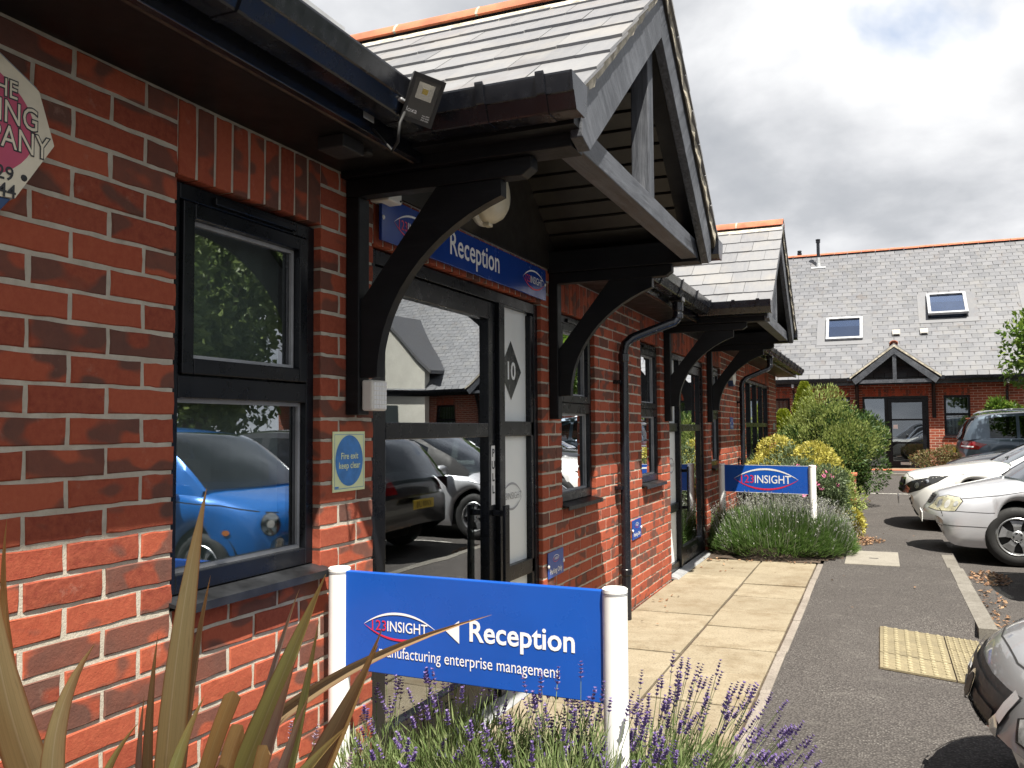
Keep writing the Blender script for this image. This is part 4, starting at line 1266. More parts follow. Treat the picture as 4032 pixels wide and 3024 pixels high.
# ================================================================ freestanding post signs
def post_sign(pl, pr, ztop, zbot, base, label, group, near):
    pl = Vector((pl[0], pl[1], 0)); pr = Vector((pr[0], pr[1], 0))
    S = thing('post_sign', label, 'sign', ((pl.x + pr.x) / 2, (pl.y + pr.y) / 2, base), 0, group)
    o = S.location.copy()
    d = (pr - pl).normalized()
    L = (pr - pl).length
    nrm = Vector((d.y, -d.x, 0))
    R = 0.0365
    for p in (pl, pr):
        q = Vector((p.x, p.y, base)) - o
        b = MB(); b.lathe([(R, -0.05), (R, ztop - base - 0.010), (R + 0.001, ztop - base - 0.009), (R + 0.001, ztop - base + 0.001), (R - 0.003, ztop - base + 0.004), (0.0, ztop - base + 0.0045)], 40, 'z', q)
        smooth_by_angle(b.build('post', 'white_paint', S), 0.5)
        b = MB(); b.lathe([(R + 0.0006, ztop - base - 0.016), (R + 0.0006, ztop - base - 0.0105)], 40, 'z', q)
        b.build('cap_ring', 'galvanised', S)
        b = MB(); b.lathe([(0.006, ztop - base + 0.004), (0.005, ztop - base + 0.0062), (0.0, ztop - base + 0.0063)], 10, 'z', q); b.build('cap_screw', 'galvanised', S)
    a = pl - o + d * (R - 0.004); a.z = 0
    c = pr - o - d * (R - 0.004); c.z = 0
    W = (c - a).length
    fr = Frame(a + Vector((0, 0, zbot - o.z)) + nrm * 0.012, d, (0, 0, 1))
    H = ztop - 0.005 - zbot
    b = MB(); vs = []
    for t in (0.0, -0.024):
        vs += [fr.p(0, 0, t), fr.p(W, 0, t), fr.p(W, H, t), fr.p(0, H, t)]
    b.add(vs, [(0, 1, 2, 3), (7, 6, 5, 4), (1, 0, 4, 5), (2, 1, 5, 6), (3, 2, 6, 7), (0, 3, 7, 4)])
    b.build('panel', 'sign_blue', S, bevel=0.003)
    if near:
        emblem(fr, W * 0.235, H * 0.485, W * 0.30, S)
        b = MB(); b.add([fr.p(W * 0.425, H * 0.495, 0.0015), fr.p(W * 0.478, H * 0.385, 0.0015), fr.p(W * 0.478, H * 0.605, 0.0015)], [(0, 1, 2)]); b.build('arrow', 'letter_white', S)
        text_mesh(fr, 'Reception', W * 0.518, H * 0.425, H * 0.285, 'letter_white', S, fit=W * 0.385, bold=0.0017)
        text_mesh(fr, 'manufacturing enterprise management', W * 0.150, H * 0.175, H * 0.160, 'letter_white', S, fit=W * 0.70)
    else:
        emblem(fr, W * 0.50, H * 0.50, W * 0.76, S)
        b = MB(); e = 0.004
        for (x0, x1, y0, y1) in ((0, W, H - e, H), (0, W, 0, e), (0, e, e, H - e), (W - e, W, e, H - e)):
            b.add([fr.p(x0, y0, 0.0012), fr.p(x1, y0, 0.0012), fr.p(x1, y1, 0.0012), fr.p(x0, y1, 0.0012)], [(0, 1, 2, 3)])
        b.build('edge_trim', 'letter_white', S)
    return S
post_sign((0.085, 0.668), (1.062, 0.632), 0.918, 0.588, 0.0, 'blue panel on two white posts with arrow and Reception, rising from purple lavender', 'blue company signs on white posts', True)
post_sign((0.115, 8.20), (1.105, 7.99), 0.965, 0.655, 0.02, 'blue panel on two white posts showing only the company mark, in green lavender', 'blue company signs on white posts', False)
# ================================================================ ground
def sstep(a, b, x):
    t = max(0.0, min(1.0, (x - a) / (b - a)))
    return t * t * (3 - 2 * t)
KX = 2.43                                       # line of the kerb along the parking bays
def road_z(y): return -0.10 + 0.0135 * max(0.0, min(y, 22.7) - 9.0)
def gz(x, y):
    r = road_z(y)
    if x >= KX + 0.05: return r
    p = 0.0
    t = sstep(8.7, 11.5, y)
    p = p * (1 - t) + r * t
    d = sstep(3.2, 3.6, y) * (1 - sstep(4.85, 5.2, y)) * max(0.0, min(1.0, (x - 1.5) / 0.95)) * 0.085
    return p - d
def ground_sheet():
    xs = [-60, -30, -8, -0.25, 0.0, 0.4, 0.8, 1.205, 1.224, 1.35, 1.5, 1.65, 1.8, 1.95, 2.1, 2.25, 2.35, KX + 0.045, KX + 0.051, 2.7, 3.5, 5, 8, 12, 20, 40, 90]
    ys = [-60, -25, -8, -3, 0, 1, 2, 3, 3.2, 3.3, 3.4, 3.5, 3.6, 4.2, 4.85, 4.95, 5.05, 5.15, 5.2, 6, 7, 7.6, 8.2, 8.7, 9.0, 9.4, 9.8, 10.2, 10.6, 11, 11.5, 13, 16, 19, 22.7, 24, 30, 60, 120]
    b = MB()
    for y in ys:
        for x in xs:
            z = gz(x, y)
            if x <= 1.21 and y <= 7.65: z = min(z, 0.0) - 0.035
            if x < -0.1: z = -0.16
            b.v.append((x, y, z))
    n = len(xs)
    for j in range(len(ys) - 1):
        for i in range(n - 1):
            b.face((j * n + i, j * n + i + 1, (j + 1) * n + i + 1, (j + 1) * n + i))
    o = b.build('ground', 'asphalt', None)
    tag(o, 'dark asphalt of the footpath and the parking area', kind='structure')
ground_sheet()

# ---- buff paving slabs before the doors
PAV = MB()
PAV.box(0.001, 1.168, 0.97, 7.50, -0.034, -0.018)
pav = PAV.build('paving', 'soil', None)
tag(pav, 'buff concrete slab paving along the brick wall', kind='structure')
def slab_mesh(w, l, seed):
    r = random.Random(seed)
    b = MB(); h = 0.035; e = 0.004
    b.add([(-w / 2, -l / 2, -h), (w / 2, -l / 2, -h), (w / 2, l / 2, -h), (-w / 2, l / 2, -h),
           (-w / 2, -l / 2, -e), (w / 2, -l / 2, -e), (w / 2, l / 2, -e), (-w / 2, l / 2, -e),
           (-w / 2 + e, -l / 2 + e, 0), (w / 2 - e, -l / 2 + e, 0), (w / 2 - e, l / 2 - e, 0), (-w / 2 + e, l / 2 - e, 0)],
          [(0, 1, 5, 4), (1, 2, 6, 5), (2, 3, 7, 6), (3, 0, 4, 7), (4, 5, 9, 8), (5, 6, 10, 9), (6, 7, 11, 10), (7, 4, 8, 11), (8, 9, 10, 11)])
    return b.mesh('paving_slab', 'slab_stone')
SLM = {}
def slab(x0, x1, y0, y1):
    g = 0.0085
    k = (round(x1 - x0, 3), round(y1 - y0, 3))
    if k not in SLM: SLM[k] = slab_mesh(x1 - x0 - 2 * g, y1 - y0 - 2 * g, 1)
    place(SLM[k], 'paving_slab', pav, ((x0 + x1) / 2, (y0 + y1) / 2, rnd.uniform(-0.004, 0.004)), (rnd.uniform(-0.009, 0.009), rnd.uniform(-0.006, 0.006), rnd.uniform(-0.003, 0.003)))
for (x0, x1, first) in ((0.012, 0.622, 1.21), (0.622, 1.165, 0.89)):
    y = first
    prev = 0.98
    if first > 1.1: slab(x0, x1, prev, first)
    while y < 7.45:
        a = max(y, 0.98); c = min(y + 0.58, 7.48)
        if c - a > 0.1: slab(x0, x1, a, c)
        y += 0.58
# edging strip
ed = MB(); ed.box(1.176, 1.224, -3.0, 7.42, -0.034, -0.004)
edg = ed.build('path_edging', 'soil', None); tag(edg, 'narrow concrete edging between paving and asphalt', kind='structure')
eb = MB(); eb.box(-0.026, 0.026, -0.452, 0.452, -0.05, 0.0)
em = eb.build('edging_stone', 'edging_stone', edg, bevel=0.005); emd = em.data
em.location = (1.201, 7.42 - 0.455, 0.010)
for k in range(1, 11): place(emd, 'edging_stone', edg, (1.201 + rnd.uniform(-0.004, 0.004), 7.42 - 0.455 - 0.91 * k, 0.010 + rnd.uniform(-0.003, 0.003)), (0, 0, rnd.uniform(-0.004, 0.004)))

# ---- kerb stones along the bays
kb = MB(); kb.box(KX - 0.055, KX + 0.0445, -3.0, 8.55, -0.2, -0.105)
krb = kb.build('kerb', 'edging_stone', None); tag(krb, 'worn concrete kerb between footpath and parking bays', kind='structure')
k1 = MB(); k1.prism([(-0.0625, -0.16), (0.0625, -0.16), (0.0625, -0.015), (0.050, 0.0), (-0.0625, 0.0)], lambda p: (p[0], -0.452, p[1]), lambda p: (p[0], 0.452, p[1]))
kmesh = k1.mesh_n('kerb_stone', 'kerb_stone')
for k in range(4): place(kmesh, 'kerb_stone', krb, (KX + rnd.uniform(-0.004, 0.004) - 0.012 * (k == 0), 8.55 - 0.456 - 0.912 * k, 0.004), (0, 0, rnd.uniform(-0.006, 0.006)))
for k in range(2): place(kmesh, 'kerb_stone', krb, (KX, 4.45 - 0.912 * k, -0.078), (0, 0, 0))
for k in range(6): place(kmesh, 'kerb_stone', krb, (KX, 2.63 - 0.912 * k, 0.004), (0, 0, 0))

# ---- tactile paving at the dropped kerb
tp = MB(); tp.add([(1.742, 3.685, gz(1.742, 4.2) + 0.003), (2.36, 3.685, gz(2.36, 4.2) + 0.003), (2.36, 4.81, gz(2.36, 4.2) + 0.003), (1.742, 4.81, gz(1.742, 4.2) + 0.003)], [(0, 1, 2, 3)])
tac = tp.build('tactile_paving', 'soil', None); tag(tac, 'buff tactile paving slabs with raised blisters in the footpath', kind='structure')
tm = MB(); wx, wy = 0.395, 0.362
tm.box(-wx / 2, wx / 2, -wy / 2, wy / 2, 0.0, 0.010)
for i in range(6):
    for j in range(6):
        cx = -wx / 2 + wx * (i + 0.5) / 6; cy = -wy / 2 + wy * (j + 0.5) / 6
        tm.lathe([(0.0165, 0.0101), (0.0145, 0.0155), (0.010, 0.018), (0.0, 0.0185)], 8, 'z', (cx, cy, 0), mi=1)
tmesh = tm.mesh('tactile_slab', ['tactile_stone', 'tactile_dome'])
sl = -math.atan(0.085 / 0.95)
for i, x in enumerate((1.945, 2.348)):
    for j, y in enumerate((3.87, 4.245, 4.62)):
        wdt = 1.0
        if i == 1 and False: continue
        place(tmesh, 'tactile_slab', tac, (x if i == 0 else 2.252, y, gz(x if i == 0 else 2.252, 4.2) + 0.002 + rnd.uniform(0, 0.002)), (rnd.uniform(-0.006, 0.006), -sl, rnd.uniform(-0.004, 0.004)), (1.0 if i == 0 else 0.52, 1, 1))

# ---- concrete inspection cover
S = thing('inspection_cover', 'pale concrete inspection cover with lifting slot set in the asphalt path', 'manhole cover', (1.675, 8.05, 0.002))
b = MB(); b.box(-0.255, 0.255, -0.50, 0.50, -0.03, 0.006); b.build('slab', 'concrete_cover', S, bevel=0.003)
b = MB(); b.box(-0.03, 0.06, -0.06, -0.03, 0.0062, 0.0078); b.build('lifting_slot', 'dark_plastic', S)

# ---- planting beds
def bed(name, poly, z, label, n=26, amp=0.02):
    x0 = min(p[0] for p in poly); x1 = max(p[0] for p in poly); y0 = min(p[1] for p in poly); y1 = max(p[1] for p in poly)
    def inside(x, y):
        c = False
        for i in range(len(poly)):
            (xa, ya), (xb, yb) = poly[i], poly[i - 1]
            if (ya > y) != (yb > y) and x < (xb - xa) * (y - ya) / (yb - ya) + xa: c = not c
        return c
    b = MB(); st = 0.07
    nx = int((x1 - x0) / st) + 1; ny = int((y1 - y0) / st) + 1
    idx = {}
    for j in range(ny):
        for i in range(nx):
            x = x0 + i * st; y = y0 + j * st
            if not inside(x + st / 2, y + st / 2): continue
            q = []
            for dx, dy in ((0, 0), (1, 0), (1, 1), (0, 1)):
                k = (i + dx, j + dy)
                if k not in idx:
                    px, py = x0 + k[0] * st, y0 + k[1] * st
                    idx[k] = len(b.v)
                    b.v.append((px, py, z(px, py) + amp * noise.noise(Vector((px * 6, py * 6, 0))) ))
                q.append(idx[k])
            b.face(q)
    o = b.build(name, 'soil', None, smooth=True)
    return tag(o, label, kind='structure')
bed('soil_bed', [(0.0, -3.0), (1.17, -3.0), (1.17, 0.96), (0.0, 0.96)], lambda x, y: 0.015, 'dark soil bed under the flax and the purple lavender')
bed('soil_bed', [(0.0, 7.49), (1.12, 7.46), (1.38, 7.9), (1.40, 9.2), (1.62, 9.5), (1.60, 10.6), (1.42, 12.0), (1.40, 16.4), (0.0, 16.4)],
    lambda x, y: gz(min(x, 1.5), y) + 0.03 * min(1.0, max(0.0, (y - 7.6) * 2)) * min(1.0, max(0.0, (1.35 - x) * 3)) + 0.004, 'dark soil bed under the shrubs before the far windows')

# ---- painted lines in the car park
def line(pts, w, label):
    b = MB()
    (x0, y0), (x1, y1) = pts
    d = Vector((x1 - x0, y1 - y0, 0)).normalized(); n = Vector((-d.y, d.x, 0)) * w / 2
    k = 8
    for i in range(k + 1):
        p = Vector((x0 + (x1 - x0) * i / k, y0 + (y1 - y0) * i / k, 0))
        for s in (-1, 1):
            q = p + n * s
            b.v.append((q.x, q.y, gz(max(q.x, 3.0) if y0 < 15 else q.x, q.y) + 0.004))
    for i in range(k): b.face((2 * i, 2 * i + 2, 2 * i + 3, 2 * i + 1))
    tag(b.build('painted_line', 'road_paint', None), label, kind='structure')
line([(1.55, 17.3), (6.5, 17.1)], 0.10, 'faded white line across the asphalt')
for i, y in enumerate((3.5, 5.95, 8.30, 10.75, 13.2)):
    line([(2.95 if i < 2 else 3.3, y), (7.6, y)], 0.09, 'faded white bay line between parked cars')

# ---- pavement, kerb and step before the far building
YF = 26.0; ZF = 0.155
b = MB(); b.box(-30, 40, 23.02, 34, -0.3, road_z(23) + 0.05)
tag(b.build('far_pavement', 'asphalt', None), 'asphalt pavement before the far building', kind='structure')
b = MB(); b.box(-30, 40, 22.90, 23.0195, -0.3, road_z(23) + 0.01)
fk = b.build('far_kerb', 'edging_stone', None); tag(fk, 'pale concrete kerb before the far building', kind='structure')
for k in range(12): place(kmesh, 'kerb_stone', fk, (-1.5 + 0.916 * k, 22.955, road_z(23) + 0.058 + 0.002 * (k % 2)), (0, 0, -math.pi / 2))
b = MB(); b.box(-4, 7, 24.6, 25.4, road_z(23) + 0.054, road_z(23) + 0.058)
tag(b.build('brick_strip', 'red_tile', None), 'strip of red block paving before the far door', kind='structure')

# ---- fallen leaves: drifts and single leaves
def leaf_litter(name, spots, label):
    b = MB()
    for (cx, cy, rx, ry, n) in spots:
        for _ in range(n):
            a = rnd.uniform(0, 6.283); q = math.sqrt(rnd.random())
            x = cx + rx * q * math.cos(a); y = cy + ry * q * math.sin(a)
            z = gz(x, y) + rnd.uniform(0.005, 0.016)
            s = rnd.uniform(0.011, 0.026); an = rnd.uniform(0, 6.283)
            tl = Matrix.Rotation(rnd.uniform(-0.5, 0.5), 3, 'X') @ Matrix.Rotation(rnd.uniform(-0.5, 0.5), 3, 'Y')
            Rz = Matrix.Rotation(an, 3, 'Z')
            ps = [(-s, 0, 0), (-0.2 * s, -0.55 * s, 0.15 * s), (s, 0, 0), (-0.2 * s, 0.55 * s, 0.15 * s)]
            b.add([Vector((x, y, z)) + Rz @ (tl @ Vector(p)) for p in ps], [(0, 1, 2), (0, 2, 3)])
    o = b.build(name, 'dead_leaf', None); tag(o, label, 'leaves', kind='stuff')
leaf_litter('leaf_litter', [(1.50, 9.75, 0.30, 0.55, 620), (1.55, 9.3, 0.12, 0.25, 120), (1.35, 15.6, 0.25, 0.5, 120)], 'drift of dry brown leaves spilling from the shrub bed onto the path')
leaf_litter('leaf_litter', [(2.72, 7.75, 0.18, 0.45, 300), (2.60, 5.6, 0.08, 0.5, 70), (2.62, 6.6, 0.10, 0.5, 60)], 'dry brown leaves gathered along the kerb by the bays')
leaf_litter('leaf_litter', [(0.20, 4.5, 0.14, 0.9, 12), (0.6, 6.9, 0.5, 0.4, 8), (1.7, 5.6, 0.5, 2.5, 5), (1.9, 10.6, 0.3, 0.8, 6), (0.15, 7.35, 0.15, 0.1, 22), (0.75, 7.42, 0.4, 0.05, 22)], 'single dry leaves scattered over slabs and asphalt')
# ================================================================ the far building
FB = thing('far_building', 'red brick building with steep slate roof, roof windows and small gabled porch', 'building', (0, YF, ZF))
# local frame: x as the world, y into the building, z up from its floor
XL, XR = -12.0, 20.0
FO = [(1.32, 3.10, 0.0, 2.1), (3.50, 4.18, 0.92, 2.1), (0.30, 0.98, 0.92, 2.1), (-1.55, -0.75, 0.4, 2.1), (6.3, 7.0, 0.92, 2.1), (9.2, 11.0, 0.0, 2.1), (12.2, 12.9, 0.92, 2.1), (14.0, 14.7, 0.92, 2.1)]
b = MB()
xs = sorted(set([XL, XR] + [v for o in FO for v in o[:2]]))
for a, c in zip(xs[:-1], xs[1:]):
    op = [o for o in FO if o[0] <= a + 1e-6 and o[1] >= c - 1e-6]
    if not op: b.box(a, c, 0.0, 0.3, -0.3, 2.62)
    else:
        o = op[0]
        if o[2] > 0: b.box(a, c, 0.0, 0.3, -0.3, o[2])
        b.box(a, c, 0.0, 0.3, o[3], 2.62)
b.box(XL, XR, 8.5, 8.7, -0.3, 2.62); b.box(XL, XL + 0.2, 0.31, 8.49, -0.3, 2.62); b.box(XR - 0.2, XR, 0.31, 8.49, -0.3, 2.62)
fwall = b.build('wall', 'far_brick', FB)
for o in FO:                                    # soldier courses
    n = int(round((o[1] - o[0]) / 0.075))
    s = MB()
    for i in range(n):
        x0 = o[0] + (o[1] - o[0]) * i / n
        s.box(x0 + 0.004, x0 + 0.071, -0.004, 0.05, o[3] + 0.004, o[3] + 0.22)
    tag(s.build('soldier_course', 'brick_mass', fwall), kind='stuff')
def fwindow(o, rows=2, blinds=True):
    w = part_empty('window', FB, (o[0], 0, o[2]))
    W = o[1] - o[0]; H = o[3] - o[2]
    f = MB(); f.box(0, 0.06, 0.05, 0.12, 0, H); f.box(W - 0.06, W, 0.05, 0.12, 0, H); f.box(0.06, W - 0.06, 0.05, 0.12, 0, 0.07); f.box(0.06, W - 0.06, 0.05, 0.12, H - 0.07, H); f.box(0.06, W - 0.06, 0.05, 0.12, H * 0.5, H * 0.5 + 0.075)
    f.build('frame', 'frame_black', w)
    p = MB(); p.box(0.05, W - 0.05, 0.085, 0.09, 0.06, H - 0.06); p.build('pane', 'window_glass', w)
    s = MB(); s.box(-0.03, W + 0.03, -0.05, 0.11, -0.045, -0.002); s.build('sill', 'sill_black', w)
    if blinds:
        for i in range(5):
            q = MB(); q.cbox((0.10 + (W - 0.2) * (i + 0.5) / 5, 0.2, H / 2), 0.075, 0.003, H - 0.1, Matrix.Rotation(0.7, 3, 'Z')); q.build('blind_slat', 'letter_white', w)
for o in FO:
    if o[2] > 0: fwindow(o)
for o in (FO[0], FO[5]):
    d = part_empty('entrance_door', FB, (o[0], 0, 0))
    W = o[1] - o[0]; H = 2.1
    f = MB(); f.box(0, 0.06, 0.06, 0.14, 0, H); f.box(W - 0.06, W, 0.06, 0.14, 0, H); f.box(0.06, W - 0.06, 0.06, 0.14, H - 0.07, H); f.box(0.60, 0.68, 0.055, 0.14, 0, H - 0.07); f.box(0.06, W - 0.06, 0.06, 0.14, 0, 0.05)
    f.build('frame', 'frame_black', d)
    l = MB(); l.box(0.69, 0.80, 0.07, 0.13, 0.06, H - 0.08); l.box(W - 0.17, W - 0.065, 0.07, 0.13, 0.06, H - 0.08); l.box(0.80, W - 0.17, 0.07, 0.13, H - 0.19, H - 0.08); l.box(0.80, W - 0.17, 0.07, 0.13, 0.06, 0.19)
    l.box(0.80, W - 0.17, 0.07, 0.13, 0.70, 0.75); l.box(0.80, W - 0.17, 0.07, 0.13, 1.38, 1.43)
    l.build('door_leaf', 'frame_black', d)
    p = MB(); p.box(0.05, 0.61, 0.10, 0.105, 0.04, H - 0.06); p.build('side_pane', 'window_glass', d)
    for z0, z1 in ((0.18, 0.71), (0.74, 1.39), (1.42, H - 0.18)):
        p = MB(); p.box(0.79, W - 0.16, 0.10, 0.105, z0, z1); p.build('pane', 'door_glass', d)
    l = MB(); l.box(1.0, 1.28, 0.055, 0.07, 0.08, 0.16); l.build('letter_plate', 'galvanised', d)
    l = MB(); l.box(0.70, 0.74, 0.06, 0.0695, 1.02, 1.12); l.build('lock_plate', 'letter_white', d)
    l = MB(); l.box(0.83, 0.95, 0.094, 0.099, 1.14, 1.26); l.build('notice', 'letter_white', d)
    s = MB(); s.box(-0.25, W + 0.25, -0.55, 0.0, -0.15, -0.01); s.build('door_step', 'slab_stone', d)
i = MB(); i.box(XL + 0.3, XR - 0.3, 5.0, 5.1, -0.2, 2.6); i.build('room_partition', 'room_wall', FB)
i = MB(); i.box(XL + 0.3, XR - 0.3, 0.31, 4.99, -0.1, -0.03); i.build('room_floor', 'room_floor', FB)
# eaves
i = MB(); i.box(XL - 0.2, XR + 0.2, -0.36, -0.001, 2.44, 2.455); i.box(XL - 0.2, XR + 0.2, -0.385, -0.361, 2.43, 2.60); i.build('fascia', 'black_upvc', FB)
gutter_run('gutter', (XL - 0.2, -0.386, 0), (XR + 0.2, -0.386, 0), (0, -1, 0), 2.615, FB, brackets=False)
# roof
TH2 = rad(44.0); Z2 = 2.66; Y2 = -0.40
RUN = (7.29 - Z2) / math.tan(TH2)
YR = Y2 + RUN
ZR2 = Z2 + RUN * math.tan(TH2)
r = MB(); r.prism([(Y2, Z2 - 0.05), (YR, ZR2 - 0.05), (2 * YR - Y2, Z2 - 0.05), (2 * YR - Y2, Z2 - 0.13), (YR, ZR2 - 0.13), (Y2, Z2 - 0.13)], lambda p: (XL - 0.25, p[0], p[1]), lambda p: (XR + 0.25, p[0], p[1]))
froof = r.build('roof', 'deck_dark', FB, normals=True)
SKY = [(0.29, 1.37, 1.77, 2.86), (3.24, 4.34, 2.65, 3.84), (6.05, 7.15, 2.95, 4.1)]      # x0, x1, distance up the slope
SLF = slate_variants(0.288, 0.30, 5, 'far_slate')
ct, st_ = math.cos(TH2), math.sin(TH2)
SL_LEN = RUN / ct
rows = int(SL_LEN / 0.205)
todo = []
for k in range(rows):
    s = 0.02 + 0.205 * k
    x = XL + (0.15 if k % 2 else 0.0)
    while x < XR:
        skip = any(a - 0.12 < x < c + 0.12 and d0 - 0.22 < s < d1 + 0.02 for a, c, d0, d1 in SKY)
        if not skip: todo.append((x, s))
        x += 0.30
def far_key(t):
    p = Vector((t[0], YF + Y2 + t[1] * ct, ZF + Z2 + t[1] * st_))
    d = p - CAM_POS; dep = d.dot(CAM_F)
    u = d.dot(CAM_R) / dep; v = d.dot(CAM_U) / dep
    hid = u < 0.305 or u > 0.593 or (t[1] < 1.35 and 1.0 < t[0] < 3.5)
    return (hid, dep)
todo.sort(key=far_key)
fm = MB()
Rf = Matrix.Rotation(TH2 - 0.03, 3, 'X')
for n_, (x, s) in enumerate(todo):
    c = (x, Y2 + (s + 0.12) * ct - 0.004 * st_, Z2 + (s + 0.12) * st_ - 0.02 + rnd.uniform(0, 0.004))
    if n_ < 298: place(SLF[rnd.randrange(5)], 'slate', froof, c, (TH2 - 0.03, 0, rnd.uniform(-0.008, 0.008)))
    else: slate_quad(fm, c, 0.30, 0.288, 0.013, Rf, rnd)
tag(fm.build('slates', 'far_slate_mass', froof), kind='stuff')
x = XL - 0.2
rp = [(0.12 * math.cos(math.pi * (0.08 + 0.84 * i / 8)), 0.10 * math.sin(math.pi * (0.08 + 0.84 * i / 8)) - 0.05) for i in range(9)]
rb = MB(); rb.prism(rp + [(p[0] * 0.85, p[1] * 0.85 - 0.01) for p in rp][::-1], lambda p: (0, p[0], p[1]), lambda p: (0.44, p[0], p[1]))
rme = rb.mesh_n('ridge_tile', 'red_tile')
while x < XR:
    place(rme, 'ridge_tile', froof, (x, YR, ZR2 + 0.0 + rnd.uniform(-0.004, 0.004)))
    x += 0.452
# roof windows, vents, flues
for k, (a, c, d0, d1) in enumerate(SKY):
    open_ = 0.10 if k == 1 else 0.0
    R_ = Matrix.Rotation(TH2, 3, 'X')
    sw = part_empty('roof_window', FB, (a, Y2 + d0 * ct, Z2 + d0 * st_))
    W = c - a; H = d1 - d0
    def rbx(m, x0, x1, y0, y1, z0, z1, tilt=0.0):
        Rt = Matrix.Rotation(-tilt, 3, 'X')
        vs = []
        for z in (z0, z1):
            for (px, py) in ((x0, y0), (x1, y0), (x1, y1), (x0, y1)):
                q = Vector((px, py - H, z)); q = Rt @ q; q.y += H
                vs.append(R_ @ q)
        m.add(vs, [(3, 2, 1, 0), (4, 5, 6, 7), (0, 1, 5, 4), (1, 2, 6, 5), (2, 3, 7, 6), (3, 0, 4, 7)])
    m = MB(); rbx(m, 0, W, 0, H, -0.08, 0.015); m.build('lining', 'frame_black', sw)
    m = MB(); t = open_
    rbx(m, 0, 0.085, 0, H, 0.016, 0.09, t); rbx(m, W - 0.085, W, 0, H, 0.016, 0.09, t); rbx(m, 0.085, W - 0.085, 0, 0.085, 0.016, 0.09, t); rbx(m, 0.085, W - 0.085, H - 0.085, H, 0.016, 0.10, t)
    m.build('frame', 'lead_grey', sw)
    m = MB(); rbx(m, 0.08, W - 0.08, 0.08, H - 0.08, 0.05, 0.055, t); m.build('pane', 'roof_glass', sw)
    m = MB(); rbx(m, 0.08, W - 0.08, H * 0.62, H - 0.08, 0.02, 0.03, t); m.build('blind', 'blind', sw)
    m = MB(); rbx(m, -0.27, W + 0.27, -0.22, -0.003, 0.0, 0.012); rbx(m, -0.27, -0.003, -0.002, H + 0.1, 0.0, 0.012); rbx(m, W + 0.003, W + 0.27, -0.002, H + 0.1, 0.0, 0.012); rbx(m, -0.002, W + 0.002, H + 0.003, H + 0.1, 0.0, 0.012); m.build('flashing', 'far_slate_mass', sw)
for xv in (2.32, 3.09):
    v = part_empty('roof_vent', FB, (xv, Y2 + 1.88 * ct, Z2 + 1.88 * st_ + 0.02))
    m = MB(); m.prism([(0.0, 0.0), (0.0, 0.045), (0.13, 0.15), (0.20, 0.20), (0.20, 0.15)], lambda p: (-0.11, p[0] - 0.03, p[1]), lambda p: (0.11, p[0] - 0.03, p[1])); m.build('hood', 'vent_grey', v, normals=True)
    m = MB(); m.box(-0.08, 0.08, -0.036, -0.031, 0.0, 0.035); m.build('opening', 'dark_plastic', v)
def flue(x, s, h):
    f = part_empty('flue', FB, (x, Y2 + s * ct, Z2 + s * st_))
    m = MB(); m.lathe([(0.055, 0.28), (0.055, h - 0.13), (0.075, h - 0.13), (0.075, h - 0.07), (0.055, h - 0.06), (0.08, h - 0.05), (0.08, h - 0.01), (0.04, h), (0.0, h)], 18); m.build('pipe', 'black_gutter', f)
    m = MB(); m.lathe([(0.10, -0.15), (0.065, 0.10), (0.060, 0.30)], 18); m.build('collar', 'galvanised', f)
    m = MB(); m.add([Matrix.Rotation(TH2, 3, 'X') @ Vector(p) for p in ((-0.24, -0.16, 0.025), (0.24, -0.16, 0.025), (0.24, -0.08, 0.025), (-0.24, -0.08, 0.025))], [(0, 1, 2, 3)]); m.build('flashing', 'lead_grey', f)
flue(-0.04, 5.98, 0.95)
f2 = part_empty('flue', FB, (-0.72, YR + 0.25, ZR2 - 0.3)); m = MB(); m.lathe([(0.055, 0.0), (0.055, 0.40), (0.08, 0.41), (0.08, 0.47), (0.05, 0.50), (0.08, 0.51), (0.07, 0.56), (0.0, 0.58)], 18); m.build('pipe', 'black_gutter', f2)
m = MB(); R_ = Matrix.Rotation(TH2, 3, 'X')
